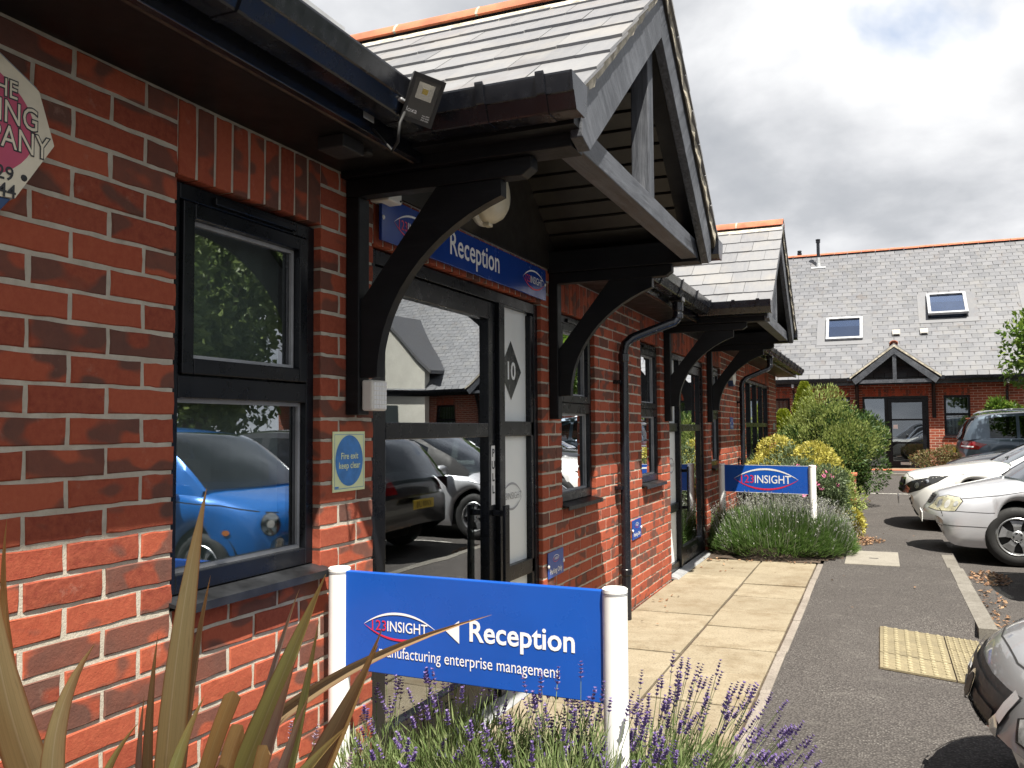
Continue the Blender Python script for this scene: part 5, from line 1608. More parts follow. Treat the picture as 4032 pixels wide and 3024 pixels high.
# pale run-off streak below the flue: lead-white washed slates
# porch
FP = part_empty('porch', FB, (2.21, -1.0, 0))
hw, za, ze = 1.14, 3.58, 2.66
tt = (za - ze) / hw
for s in (-1, 1):
    m = MB(); m.prism([(0, za), (hw + 0.06, ze - tt * 0.06 + 0.04), (hw + 0.06, ze - tt * 0.06), (0, za - 0.05)], lambda p: (s * p[0], -0.03, p[1]), lambda p: (s * p[0], 2.6, p[1])); m.build('roof_slope', 'slate_mass', FP, normals=True)
    m = MB(); m.prism([(0, za - 0.04), (hw + 0.05, ze - tt * 0.05 + 0.02), (hw + 0.05, ze - tt * 0.05 - 0.03), (0, za - 0.10)], lambda p: (s * p[0], -0.045, p[1]), lambda p: (s * p[0], -0.031, p[1])); m.build('verge_mortar', 'verge_mortar', FP, normals=True)
    m = MB(); m.prism([(0, za - 0.11), (hw + 0.0, ze - 0.10), (hw - 0.1, ze - 0.24), (0, za - 0.30)], lambda p: (s * p[0] + s * 0.001, -0.03, p[1]), lambda p: (s * p[0] + s * 0.001, 0.02, p[1])); m.build('barge_board', 'weathered_timber', FP, normals=True)
    m = MB(); a, c = sorted((s * 0.98, s * 1.08)); m.box(a, c, 0.0, 1.0, 2.45, 2.56); m.build('wall_plate', 'black_timber', FP)
    m = MB(); m.box(a, c, 0.93, 0.999, 1.45, 2.44); m.build('wall_post', 'black_timber', FP)
    m = MB(); m.prism([(0.93, 1.55), (0.87, 1.55), (0.70, 1.95), (0.40, 2.38), (0.40, 2.44), (0.60, 2.44), (0.93, 1.9)], lambda p: (s * 1.0, p[0], p[1]), lambda p: (s * 1.05, p[0], p[1])); m.build('brace', 'black_timber', FP, normals=True)
    m = MB(); a, c = sorted((s * (hw + 0.02), s * (hw + 0.13))); m.box(a, c, -0.02, 0.62, ze - 0.13, ze - 0.03); m.build('gutter_run', 'black_gutter', FP)
m = MB(); m.box(-0.95, 0.95, 0.0, 0.08, 2.45, 2.55); m.build('tie_beam', 'weathered_timber', FP)
m = MB(); m.box(-0.05, 0.05, 0.0, 0.08, 2.551, 3.45); m.build('king_post', 'weathered_timber', FP)
m = MB(); m.prism([(-1.0, 2.5), (1.0, 2.5), (0, 3.5)], lambda p: (p[0], 0.985, p[1]), lambda p: (p[0], 0.998, p[1])); m.build('gable_board', 'black_board', FP, normals=True)
m = MB(); m.lathe([(0.0, -0.10), (0.08, -0.09), (0.14, -0.04), (0.15, 0.0)], 24, 'y', (0.0, 0.98, 2.66)); m.build('bulkhead_lamp', 'cream_plastic', FP, smooth=True)
x = -0.03
m = MB(); m.prism(rp + [(p[0] * 0.85, p[1] * 0.85 - 0.01) for p in rp][::-1], lambda p: (p[0], -0.05, za + 0.03 + p[1]), lambda p: (p[0], 2.4, za + 0.03 + p[1])); m.build('ridge_tiles', 'red_tile', FP, normals=True)
fp2 = copy_tree(FP, FB); fp2.location = (10.1, -1.0, 0)
for xd in (-0.62, 5.1):
    D = part_empty('downpipe', FB, (xd, -0.06, 0)); m = MB(); m.tube([(0, -0.36, 2.52), (0, -0.36, 2.45), (0, -0.30, 2.36), (0, -0.05, 2.25), (0, 0, 2.18), (0, 0, -0.2)], 0.035, 10); m.build('pipe', 'black_gutter', D)
    m = MB(); m.lathe([(0.042, 2.40), (0.042, 2.50)], 12, 'z', (0, -0.36, 0)); m.build('collar', 'lead_grey', D)

# dormer with dark glazed gable
DM = part_empty('dormer', FB, (8.2, 0.55, 3.0))
m = MB(); m.prism([(-1.05, 0.0), (1.05, 0.0), (1.05, 1.5), (0.0, 2.6), (-1.05, 1.5)], lambda p: (p[0], 0.0, p[1]), lambda p: (p[0], 3.4, p[1])); m.build('wall', 'black_board', DM, normals=True)
for s in (-1, 1):
    m = MB(); m.prism([(0.0, 2.78), (s * 1.35, 1.37), (s * 1.35, 1.27), (0.0, 2.66)], lambda p: (p[0], -0.35, p[1]), lambda p: (p[0], 3.6, p[1])); m.build('roof_slope', 'slate_mass', DM, normals=True)
for s in (-1, 0, 1):
    m = MB(); m.box(s * 0.62 - 0.27, s * 0.62 + 0.27, -0.03, -0.005, 0.15, 1.45); m.build('pane', 'car_glass', DM)
m = MB()
for k in range(14): m.box(-1.2 + 0.18 * k, -1.18 + 0.18 * k, -0.42, -0.40, -0.1, 0.8)
m.box(-1.25, 1.25, -0.43, -0.39, 0.8, 0.84); m.build('balcony_rail', 'black_upvc', DM)

# white rendered gable bay further along (mirrored in the reception door)
WG = part_empty('rendered_gable', FB, (15.0, -0.36, 0))
m = MB(); m.prism([(-1.9, -0.3), (1.9, -0.3), (1.9, 3.4), (0.0, 5.4), (-1.9, 3.4)], lambda p: (p[0], 0.0, p[1]), lambda p: (p[0], 0.30, p[1])); m.build('wall', 'white_render', WG, normals=True)
for s in (-1, 1):
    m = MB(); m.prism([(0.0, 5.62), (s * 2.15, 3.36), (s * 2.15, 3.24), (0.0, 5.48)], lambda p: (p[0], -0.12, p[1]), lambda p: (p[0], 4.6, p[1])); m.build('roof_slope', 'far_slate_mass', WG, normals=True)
m = MB(); m.box(-0.6, 0.6, -0.02, 0.02, 0.9, 2.1); m.build('window', 'car_glass', WG)
# ================================================================ cars
def curve(pts):
    """smooth curve through (x, v) points, flat where it should be"""
    pts = sorted(pts)
    xs = [p[0] for p in pts]; vs = [p[1] for p in pts]
    n = len(xs)
    d = [(vs[i + 1] - vs[i]) / (xs[i + 1] - xs[i]) for i in range(n - 1)]
    m = [d[0]] + [0.0 if d[i - 1] * d[i] <= 0 else 2 * d[i - 1] * d[i] / (d[i - 1] + d[i]) for i in range(1, n - 1)] + [d[-1]]
    def f(x):
        if x <= xs[0]: return vs[0]
        if x >= xs[-1]: return vs[-1]
        for i in range(n - 1):
            if x <= xs[i + 1]:
                h = xs[i + 1] - xs[i]; t = (x - xs[i]) / h
                return (2 * t ** 3 - 3 * t ** 2 + 1) * vs[i] + (t ** 3 - 2 * t ** 2 + t) * h * m[i] + (-2 * t ** 3 + 3 * t ** 2) * vs[i + 1] + (t ** 3 - t ** 2) * h * m[i + 1]
    return f
def frange(a, b, n): return [a + (b - a) * i / n for i in range(n + 1)]

class Car:
    def __init__(self, label, loc, rotz, P):
        self.P = P
        self.T = thing('parked_car', label, 'car', loc, rotz, 'cars parked in the bays')
        self.body(); self.cabin(); self.wheels()
    def body(self):
        P = self.P; L = P['L']; W = P['W']
        top = curve(P['top']); low = curve(P['low']); plan = curve(P['plan']); sh = curve(P['shoulder'])
        B = P.get('bend', 0.24); BR = P.get('bend_rear', 0.15)
        Ra = P['Rw'] + P.get('arch_gap', 0.055)
        xs = [0.0, -0.008, -0.02, -0.035, -0.055, -0.08, -0.11, -0.145, -0.185, -0.23]
        x = -0.28
        while x > -L + 0.25: xs.append(x); x -= 0.034
        xs += [-L + 0.23, -L + 0.17, -L + 0.12, -L + 0.08, -L + 0.05, -L + 0.025, -L + 0.01, -L]
        rings = []
        prof = [(0.93, 0.0), (0.972, 0.10), (0.990, 0.24), (1.0, 0.42), (1.0, 0.60), (0.992, 0.76), (0.985, 0.83), (0.972, 0.92), (0.945, 1.0)]
        tops = [(0.90, 0.40), (0.82, 0.66), (0.66, 0.84), (0.42, 0.95), (0.2, 0.99), (0.0, 1.0)]
        for x in xs:
            zt = top(x); zs = min(sh(x), zt - 0.025); zb = low(x); w = plan(x) * W
            zside = zb
            for xw in (P['xf'], P['xr']):
                q = Ra * Ra - (x - xw) ** 2
                if q > 0: zside = max(zside, P['Rw'] + math.sqrt(q))
            zside = min(zside, zs - 0.08)
            ff = sstep(-0.95, -0.15, x); fr_ = sstep(-0.8, -0.1, -L - x)
            ring = []
            for (a, t) in prof:
                ring.append((a * w, zside + t * (zs - zside)))
            for (a, t) in tops:
                ring.append((a * w * 1.0, zs + t * (zt - zs)))
            half = []
            for (y, z) in ring:
                k = (abs(y) / W) ** 2.5
                half.append((x - B * ff * k + BR * fr_ * k, y, z))
            rings.append([(p[0], p[1], p[2]) for p in half] + [(p[0], -p[1], p[2]) for p in half[-2::-1]])
        b = MB(); n = len(rings[0])
        for r_ in rings: b.v.extend(r_)
        for i in range(len(rings) - 1):
            for k in range(n - 1):
                b.face((i * n + k, i * n + k + 1, (i + 1) * n + k + 1, (i + 1) * n + k))
        b.face([k for k in range(n)]); b.face([(len(rings) - 1) * n + k for k in range(n)][::-1])
        self.bodyo = b.build('body', P['paint'], self.T, normals=True)
        smooth_by_angle(self.bodyo, 0.75)
        bm = bmesh.new(); bm.from_mesh(self.bodyo.data)
        self.bvh = BVHTree.FromBMesh(bm); bm.free()
        u = MB(); u.box(-L + 0.55, -0.45, -W + 0.28, W - 0.28, 0.17, 0.62)
        u.box(P['xf'] - 0.9 if False else -L + 0.9, -1.5, -W + 0.06, W - 0.06, 0.19, 0.5) if L > 3.6 else None
        u.build('underbody', 'underbody', self.T)
        # wheel housings
        for xw in (P['xf'], P['xr']):
            for s in (-1, 1):
                h = MB(); nn = 14
                for i in range(nn + 1):
                    a = math.pi * i / nn
                    for yy in (W * 0.93, W * 0.5):
                        h.v.append((xw + (Ra + 0.012) * math.cos(a), s * yy, P['Rw'] + (Ra + 0.012) * math.sin(a)))
                for i in range(nn): h.face((2 * i, 2 * i + 1, 2 * i + 3, 2 * i + 2))
                h.build('wheel_housing', 'underbody', self.T)
    def cabin(self):
        P = self.P; W = P['W']
        sh = curve(P['shoulder']); top = curve(P['top'])
        rp_ = list(P['roof']); rp_[0] = (rp_[0][0], min(rp_[0][1], top(rp_[0][0]) - 0.012)); rp_[-1] = (rp_[-1][0], min(rp_[-1][1], top(rp_[-1][0]) - 0.01))
        roof = curve(rp_)
        xa, xb = P['roof'][0][0], P['roof'][-1][0]
        zmax = max(p[1] for p in P['roof'])
        wr = P.get('roof_w', 0.76) * W
        plan = curve(P['plan'])
        n = 54
        xs = frange(xa, xb, n)
        rings = []
        for x in xs:
            z0 = min(sh(x), top(x)) - 0.01 if P.get('flush', True) else sh(x)
            zr = max(roof(x), z0 + 0.012)
            wb = plan(x) * W * 0.935
            k = min(1.0, (zr - z0) / 0.28)
            wt = wb + (wr - wb) * max(0.0, min(1.0, (zr - z0) / (zmax - z0)))
            cr = 0.022 * k
            half = [(wb, z0), (wb + (wt - wb) * 0.42, z0 + (zr - z0) * 0.45), (wt + 0.004, z0 + (zr - z0) * 0.86), (wt * 0.962, zr - 0.018 * k), (wt * 0.90, zr - 0.004 * k), (wt * 0.5, zr + cr * 0.75), (0.0, zr + cr)]
            # windscreen and rear glass bow forward and back
            bow = 0.16 * sstep(xa - 1.1, xa, x) - 0.08 * sstep(-(xb + 0.6), -xb, -x)
            ring = [(x + bow * (1 - (p[0] / wb) ** 2) - 0.0, p[0], p[1]) for p in half]
            rings.append(ring + [(p[0], -p[1], p[2]) for p in ring[-2::-1]])
        N = len(rings[0]); nh = 7
        V = [p for r_ in rings for p in r_]
        tags = {}
        xrf, xrr = P['x_roof_front'], P['x_roof_rear']
        def put(t, f): tags.setdefault(t, []).append(f)
        for i in range(n):
            xm = (xs[i] + xs[i + 1]) / 2
            for k in range(N - 1):
                kk = k if k < nh - 1 else (N - 2 - k)
                f = (i * N + k, i * N + k + 1, (i + 1) * N + k + 1, (i + 1) * N + k)
                side = 'l' if k < nh - 1 else 'r'
                if kk >= 2:
                    if xm > xrf: t = 'windscreen' if kk >= 3 else 'pillar'
                    elif xm < xrr: t = 'rear_window' if kk >= 3 else 'pillar'
                    else: t = 'roof'
                else:
                    t = 'pillar'
                    for j, (a, c) in enumerate(P['glass']):
                        if c < xm < a: t = 'side_window%d%s' % (j, side)
                put(t, f)
        def islands(fs):
            par = {}
            def find(a):
                while par.setdefault(a, a) != a: a = par[a]
                return a
            for f in fs:
                for v in f[1:]: par[find(v)] = find(f[0])
            out = {}
            for f in fs: out.setdefault(find(f[0]), []).append(f)
            return list(out.values())
        groups = [(t, g_) for t, fs in tags.items() for g_ in (islands(fs) if t == 'pillar' else [fs])]
        for t, fs in groups:
            b = MB(); used = {}
            for f in fs:
                g = []
                for v in f:
                    if v not in used: used[v] = len(b.v); b.v.append(V[v])
                    g.append(used[v])
                b.face(g)
            nm = t if not t.startswith('side_window') else 'side_window'
            mat = P['paint'] if nm in ('roof', 'pillar') else 'car_glass'
            if nm == 'pillar' and P.get('dark_pillars'): mat = 'dark_plastic'
            o = b.build(nm, mat, self.T, normals=True)
            smooth_by_angle(o, 0.6)
        # dark seats and dash inside
        s = MB(); s.box(xb + 0.45, xa - 0.15, -W * 0.70, W * 0.70, 0.5, min(sh(xa), 0.95) - 0.02)
        s.build('interior_trim', 'underbody', self.T)
        for yy in (-0.36, 0.36):
            s = MB(); s.box(-0.10, 0.05, yy - 0.22, yy + 0.22, 0.6, 1.18); s.box(-0.08, 0.02, yy - 0.12, yy + 0.12, 1.19, 1.36)
            s.build('seat', 'dark_plastic', self.T, loc=((xa + xb) / 2 + 0.05, 0, P.get('seat_z', 0.0)), bevel=0.03)
        for s_ in (-1, 1):
            m = MB(); m.lathe([(0.0, -0.055), (0.045, -0.05), (0.075, -0.02), (0.08, 0.02), (0.06, 0.05), (0.0, 0.055)], 14, 'x')
            m.v = [(p[0] * 1.0, p[1] * 1.15, p[2] * 0.85) for p in m.v]
            m.build('door_mirror', P.get('mirror', P['paint']), self.T, smooth=True, loc=(xa - 0.32, s_ * (W + 0.06), sh(xa - 0.3) + 0.09))
    def wheels(self):
        P = self.P; R = P['Rw']; W = P['W']; Rr = P.get('rim', R * 0.68)
        if 'wm' not in P:
            t = MB(); hw = 0.098
            t.lathe([(Rr - 0.008, -hw + 0.012), (R - 0.045, -hw), (R - 0.012, -hw + 0.022), (R, -hw + 0.045), (R, hw - 0.045), (R - 0.012, hw - 0.022), (R - 0.045, hw), (Rr + 0.012, hw - 0.004), (Rr - 0.004, hw - 0.012)], 48, 'y', caps=False)
            P['wm'] = t.mesh_n('tyre', 'rubber', True)
            r = MB(); r.lathe([(Rr - 0.004, hw - 0.011), (Rr - 0.012, hw - 0.004), (Rr - 0.022, hw - 0.018), (Rr - 0.030, hw - 0.05), (Rr - 0.034, -hw + 0.03)], 48, 'y', caps=False)
            ns = P.get('spokes', 5); sw = P.get('spoke_w', 0.42)
            for i in range(ns):
                a0 = 2 * math.pi * i / ns + 0.3
                pts = []
                half = math.pi / ns * sw
                for (rr, hh) in ((0.055, half * 1.5), (Rr * 0.55, half * 0.85), (Rr - 0.026, half * 0.95)):
                    pts.append((rr, hh))
                loop = [(rr, a0 - hh) for rr, hh in pts] + [(rr, a0 + hh) for rr, hh in pts[::-1]]
                dep = {0: 0.026, 1: 0.022, 2: 0.030, 3: 0.030, 4: 0.022, 5: 0.026}
                vs = []
                for back in (0.0, 0.03):
                    for q, (rr, a) in enumerate(loop):
                        vs.append((rr * math.cos(a), hw - dep[q] - back, rr * math.sin(a)))
                m_ = len(loop)
                r.add(vs, [tuple(range(m_)), tuple(range(2 * m_ - 1, m_ - 1, -1))] + [(j, m_ + j, m_ + (j + 1) % m_, (j + 1) % m_) for j in range(m_)])
            r.lathe([(0.062, hw - 0.05), (0.062, hw - 0.026), (0.05, hw - 0.016), (0.0, hw - 0.014)], 20, 'y')
            P['rm'] = r.mesh_n('rim', P.get('rim_mat', 'alloy'))
            h = MB(); h.lathe([(Rr - 0.035, hw - 0.075), (0.0, hw - 0.075)], 32, 'y')
            for i in range(5): h.lathe([(0.010, hw - 0.03), (0.010, hw - 0.012), (0.0, hw - 0.011)], 8, 'y', (0.04 * math.cos(i * 1.2566), 0, 0.04 * math.sin(i * 1.2566)))
            P['hm'] = h.mesh_n('hub', 'dark_plastic')
        for xw in (P['xf'], P['xr']):
            for s in (-1, 1):
                w = part_empty('wheel', self.T, (xw, s * (W - 0.108 - P.get('wheel_in', 0.0)), R), (0, 0, 0 if s > 0 else math.pi))
                place(P['wm'], 'tyre', w, (0, 0, 0)); place(P['rm'], 'rim', w, (0, 0, 0)); place(P['hm'], 'hub', w, (0, 0, 0))
    # ---- patches laid on the body
    def patch(self, poly, view, off, name, mat, res=0.03, thick=0.0, smooth=True):
        W = self.P['W']; L = self.P['L']
        q = math.sqrt(0.5)
        def org(a, z):
            if view == 'front': return Vector((1.0, a, z)), Vector((-1, 0, 0))
            if view == 'rear': return Vector((-L - 1.0, a, z)), Vector((1, 0, 0))
            if view == 'left': return Vector((a, W + 1.0, z)), Vector((0, -1, 0))
            if view == 'right': return Vector((a, -W - 1.0, z)), Vector((0, 1, 0))
            if view == 'top': return Vector((a, z, 3.0)), Vector((0, 0, -1))
            if view in ('fl', 'fr'):
                s = 1 if view == 'fl' else -1
                p = Vector((0, W * s, z)) + Vector((-q, q * s, 0)) * a
                d = Vector((-q, -q * s, 0)); return p - d * 1.2, d
            if view in ('rl', 'rr'):
                s = 1 if view == 'rl' else -1
                p = Vector((-L, W * s, z)) + Vector((q, q * s, 0)) * a
                d = Vector((q, -q * s, 0)); return p - d * 1.2, d
        bm = bmesh.new()
        vs = [bm.verts.new((p[0], p[1], 0)) for p in poly]
        bm.faces.new(vs)
        bmesh.ops.triangulate(bm, faces=bm.faces[:])
        for _ in range(6):
            es = [e for e in bm.edges if e.calc_length() > res]
            if not es: break
            bmesh.ops.subdivide_edges(bm, edges=es, cuts=1)
            bmesh.ops.triangulate(bm, faces=bm.faces[:])
        bad = []
        dd = Vector((0, 0, 0))
        for v in bm.verts:
            o, d = org(v.co.x, v.co.y); dd = d
            hit, nrm, _, _ = self.bvh.ray_cast(o, d)
            if hit is None: bad.append(v); continue
            if nrm.dot(d) > 0: nrm = -nrm
            v.co = hit + nrm * off
        if bad: bmesh.ops.delete(bm, geom=bad, context='VERTS')
        bm.normal_update()
        fl_ = [f for f in bm.faces if f.normal.dot(dd) > 0]
        if fl_: bmesh.ops.reverse_faces(bm, faces=fl_)
        me = bpy.data.meshes.new(name)
        bm.to_mesh(me); bm.free()
        me.materials.append(M[mat])
        if smooth: me.polygons.foreach_set('use_smooth', [True] * len(me.polygons))
        return place(me, name, self.T, (0, 0, 0))
    def strip(self, pts, view, w, off, name, mat):
        """a narrow band along a polyline (panel gaps, trims)"""
        for (a, b) in zip(pts[:-1], pts[1:]):
            d = Vector((b[0] - a[0], b[1] - a[1])).normalized(); n = Vector((-d.y, d.x)) * w / 2
            self.patch([(a[0] - n.x, a[1] - n.y), (b[0] - n.x, b[1] - n.y), (b[0] + n.x, b[1] + n.y), (a[0] + n.x, a[1] + n.y)], view, off, name, mat, 0.06)
    def lamp(self, poly, view, inner='chrome', lens='lamp_glass', name='headlight', bulbs=()):
        o = self.patch(poly, view, 0.0015, name, inner)
        cx = sum(p[0] for p in poly) / len(poly); cz = sum(p[1] for p in poly) / len(poly)
        rim = self.patch([(cx + (p[0] - cx) * 1.05, cz + (p[1] - cz) * 1.08) for p in poly], view, 0.0008, name + '_surround', 'dark_plastic')
        l = self.patch(poly, view, 0.010, name + '_lens', lens, thick=0.003)
        for (a, z, r, mt) in bulbs:
            self.patch([(a + r * math.cos(t * math.pi / 6), z + r * math.sin(t * math.pi / 6)) for t in range(12)], view, 0.004, name + '_bulb', mt)
        return o
    def plate(self, x, z, mat, text, rear=False, w=0.52, y=0.0):
        s = -1 if rear else 1
        b = MB(); b.box(*sorted((x, x + s * 0.012)), y - w / 2, y + w / 2, z - 0.056, z + 0.056); o = b.build('number_plate', mat, self.T, bevel=0.003)
        fr = Frame((x + s * 0.012, y, z), (0, s, 0), (0, 0, 1))
        text_mesh(fr, text, 0, -0.035, 0.098, 'letter_dark', self.T, 'plate_lettering', 'CENTER', 0.82, 0.001)
# ---- common side lines
def doors(c, xa, xs, zlo, zhi):
    for view in ('left', 'right'):
        for x in xs: c.strip([(x, zlo), (x + 0.01, (zlo + zhi) / 2), (x - 0.01, zhi)], view, 0.006, 0.0012, 'door_gap', 'underbody')
        for x in xs[1:]:
            c.patch([(x + 0.07, zhi - 0.13), (x + 0.25, zhi - 0.125), (x + 0.25, zhi - 0.095), (x + 0.07, zhi - 0.10)], view, 0.012, 'door_handle', c.P.get('handle', 'chrome'), thick=0.012)

CARS_Z = road_z(0)
def spot(x, y, rot): return (x, y, gz(3.2, y)), rot

# -- silver people carrier nosing over the kerb
P = dict(L=4.4, W=0.90, Rw=0.315, xf=-0.88, xr=-3.56, paint='paint_silver', bend=0.30, spokes=7,
         top=[(0, 0.53), (-0.03, 0.61), (-0.08, 0.685), (-0.16, 0.73), (-0.30, 0.77), (-0.7, 0.86), (-1.1, 0.94), (-1.6, 0.99), (-4.1, 1.03), (-4.3, 0.95), (-4.4, 0.7)],
         low=[(0, 0.30), (-0.015, 0.235), (-0.05, 0.19), (-0.2, 0.17), (-4.1, 0.2), (-4.3, 0.28), (-4.4, 0.4)],
         shoulder=[(0, 0.49), (-0.1, 0.61), (-0.3, 0.70), (-1.0, 0.84), (-4.2, 0.95), (-4.4, 0.66)],
         plan=[(0, 0.80), (-0.04, 0.86), (-0.12, 0.91), (-0.4, 0.97), (-0.9, 1.0), (-3.6, 1.0), (-4.2, 0.95), (-4.4, 0.88)],
         roof=[(-0.72, 0.98), (-1.2, 1.28), (-1.75, 1.58), (-2.4, 1.65), (-3.6, 1.60), (-4.0, 1.48), (-4.3, 1.02)], x_roof_front=-1.78, x_roof_rear=-4.0, roof_w=0.74,
         glass=[(-1.35, -2.2), (-2.28, -3.2), (-3.28, -3.85)])
loc, rot = spot(2.055, 1.66, math.pi)
c = Car('silver car with chrome grille surround, front overhanging the kerb by the tactile paving', loc, rot, P)
# grille: black slatted shield with chrome surround, flat lower lip
gx = [(-0.42, 0.655), (0.42, 0.655), (0.39, 0.57), (0.27, 0.435), (-0.27, 0.435), (-0.39, 0.57)]
c.patch(gx, 'front', 0.004, 'grille', 'dark_plastic')
for k in range(4):
    z = 0.468 + 0.05 * k
    hw = 0.25 + (z - 0.435) * 0.6
    c.patch([(-hw, z - 0.013), (hw, z - 0.013), (hw, z + 0.013), (-hw, z + 0.013)], 'front', 0.012, 'grille_slat', 'dark_plastic')
c.strip([(0.41, 0.655), (0.385, 0.57), (0.27, 0.44), (-0.27, 0.44), (-0.385, 0.57), (-0.41, 0.655)], 'front', 0.046, 0.018, 'grille_surround', 'bright_trim')
c.patch([(0.066 * math.cos(t * math.pi / 12), 0.555 + 0.066 * math.sin(t * math.pi / 12)) for t in range(24)], 'front', 0.020, 'badge', 'chrome')
c.patch([(0.054 * math.cos(t * math.pi / 12), 0.555 + 0.054 * math.sin(t * math.pi / 12)) for t in range(24)], 'front', 0.022, 'badge_face', 'dark_plastic')
c.lamp([(-0.22, 0.55), (-0.05, 0.535), (0.22, 0.575), (0.40, 0.675), (0.20, 0.70), (-0.10, 0.655), (-0.24, 0.605)], 'fl', 'lamp_clear', bulbs=((0.0, 0.60, 0.05, 'chrome'), (0.16, 0.63, 0.04, 'chrome')))
c.lamp([(-0.22, 0.55), (-0.05, 0.535), (0.22, 0.575), (0.40, 0.675), (0.20, 0.70), (-0.10, 0.655), (-0.24, 0.605)], 'fr', 'lamp_clear')
c.strip([(-0.75, 0.405), (-0.3, 0.395), (0.3, 0.395), (0.75, 0.405)], 'front', 0.03, 0.012, 'bumper_strip', 'dark_plastic')
c.strip([(-0.72, 0.378), (-0.3, 0.368), (0.3, 0.368), (0.72, 0.378)], 'front', 0.008, 0.016, 'bumper_trim', 'chrome')
c.patch([(-0.55, 0.225), (0.55, 0.225), (0.62, 0.30), (-0.62, 0.30)], 'front', 0.003, 'lower_grille', 'dark_plastic')
c.patch([(0.0, 0.235), (0.18, 0.24), (0.20, 0.31), (-0.02, 0.315)], 'fl', 0.003, 'fog_recess', 'dark_plastic')
c.strip([(-0.30, 0.30), (0.0, 0.325), (0.5, 0.33)], 'fl', 0.014, 0.006, 'corner_trim', 'chrome')
c.strip([(-0.30, -0.66), (-0.17, -0.45), (-0.125, -0.2), (-0.125, 0.2), (-0.17, 0.45), (-0.30, 0.66)], 'top', 0.006, 0.0015, 'bonnet_gap', 'underbody')
doors(c, 0, (-1.35, -2.24, -3.24), 0.30, 0.93)

# -- bright blue small round hatchback
P = dict(L=3.55, W=0.815, Rw=0.295, xf=-0.72, xr=-3.02, paint='paint_blue', bend=0.30, spokes=8,
         top=[(0, 0.60), (-0.03, 0.70), (-0.09, 0.80), (-0.2, 0.86), (-0.5, 0.935), (-0.9, 0.985), (-1.4, 1.0), (-3.2, 1.0), (-3.45, 0.88), (-3.55, 0.65)],
         low=[(0, 0.34), (-0.03, 0.26), (-0.1, 0.21), (-3.3, 0.22), (-3.55, 0.38)],
         shoulder=[(0, 0.54), (-0.1, 0.70), (-0.3, 0.80), (-0.8, 0.90), (-3.3, 0.95), (-3.55, 0.62)],
         plan=[(0, 0.74), (-0.05, 0.84), (-0.2, 0.92), (-0.5, 0.985), (-0.8, 1.0), (-3.0, 1.0), (-3.55, 0.86)],
         roof=[(-0.75, 0.97), (-1.1, 1.22), (-1.5, 1.45), (-2.0, 1.50), (-2.7, 1.46), (-3.1, 1.32), (-3.45, 1.0)], x_roof_front=-1.5, x_roof_rear=-2.95, roof_w=0.74,
         glass=[(-1.25, -2.2), (-2.32, -2.85)])
loc, rot = spot(2.80, 4.85, math.pi)
c = Car('bright blue small round car mirrored in the window by the flax', loc, rot, P)
for v in ('fl', 'fr'):
    for (a, z, r) in ((-0.06, 0.67, 0.085), (-0.14, 0.50, 0.045)):
        pl = [(a + r * math.cos(t * math.pi / 8), z + r * 1.1 * math.sin(t * math.pi / 8)) for t in range(16)]
        c.lamp(pl, v, 'chrome', bulbs=((a, z, r * 0.4, 'letter_white'),))
for v in ('left', 'right'): c.patch([(-0.48 + 0.035 * math.cos(t), 0.60 + 0.025 * math.sin(t)) for t in frange(0, 5.5, 8)], v, 0.008, 'indicator', 'indicator_orange')
c.strip([(-0.35, 0.70), (0.35, 0.70)], 'front', 0.016, 0.01, 'nose_trim', 'chrome')
c.patch([(-0.45, 0.25), (0.45, 0.25), (0.5, 0.36), (-0.5, 0.36)], 'front', 0.002, 'lower_grille', 'dark_plastic')
c.plate(0.014, 0.44, 'plate_white', 'HK11 UVB')
doors(c, 0, (-1.2, -2.26), 0.30, 0.92)
c.strip([(-0.10, 0.75), (-0.55, 0.83), (-1.15, 0.87)], 'left', 0.008, 0.0015, 'bonnet_gap', 'underbody')

# -- dark hatchback reversed into its bay
P = dict(L=4.2, W=0.875, Rw=0.31, xf=-0.88, xr=-3.45, paint='paint_black', bend=0.26, bend_rear=0.16, spokes=5,
         top=[(0, 0.55), (-0.03, 0.65), (-0.1, 0.74), (-0.5, 0.86), (-1.1, 0.95), (-1.6, 0.97), (-3.9, 0.99), (-4.12, 0.92), (-4.2, 0.72)],
         low=[(0, 0.34), (-0.03, 0.25), (-0.1, 0.19), (-4.0, 0.22), (-4.2, 0.36)],
         shoulder=[(0, 0.5), (-0.1, 0.64), (-0.4, 0.74), (-1.0, 0.86), (-3.9, 0.93), (-4.2, 0.68)],
         plan=[(0, 0.78), (-0.05, 0.86), (-0.3, 0.95), (-0.9, 1.0), (-3.6, 1.0), (-4.2, 0.90)],
         roof=[(-1.0, 0.94), (-1.5, 1.26), (-1.95, 1.44), (-2.5, 1.47), (-3.4, 1.42), (-3.75, 1.33), (-4.12, 0.98)], x_roof_front=-1.95, x_roof_rear=-3.62, roof_w=0.74,
         glass=[(-1.6, -2.4), (-2.48, -3.2), (-3.27, -3.5)])
loc, rot = spot(3.02 + 4.2, 7.1, 0.0)
c = Car('black hatchback reversed into its bay, yellow rear plate mirrored in reception door', loc, rot, P)
for v in ('rl', 'rr'): c.lamp([(-0.20, 0.76), (0.10, 0.74), (0.16, 0.90), (-0.12, 0.93)], v, 'red_lens', 'red_lens', 'tail_light')
c.plate(-4.205, 0.62, 'plate_yellow', 'KW09 LRB', rear=True)
c.patch([(-0.6, 0.28), (0.6, 0.28), (0.6, 0.36), (-0.6, 0.36)], 'rear', 0.004, 'bumper_strip', 'dark_plastic')
doors(c, 0, (-1.55, -2.44, -3.24), 0.30, 0.90)

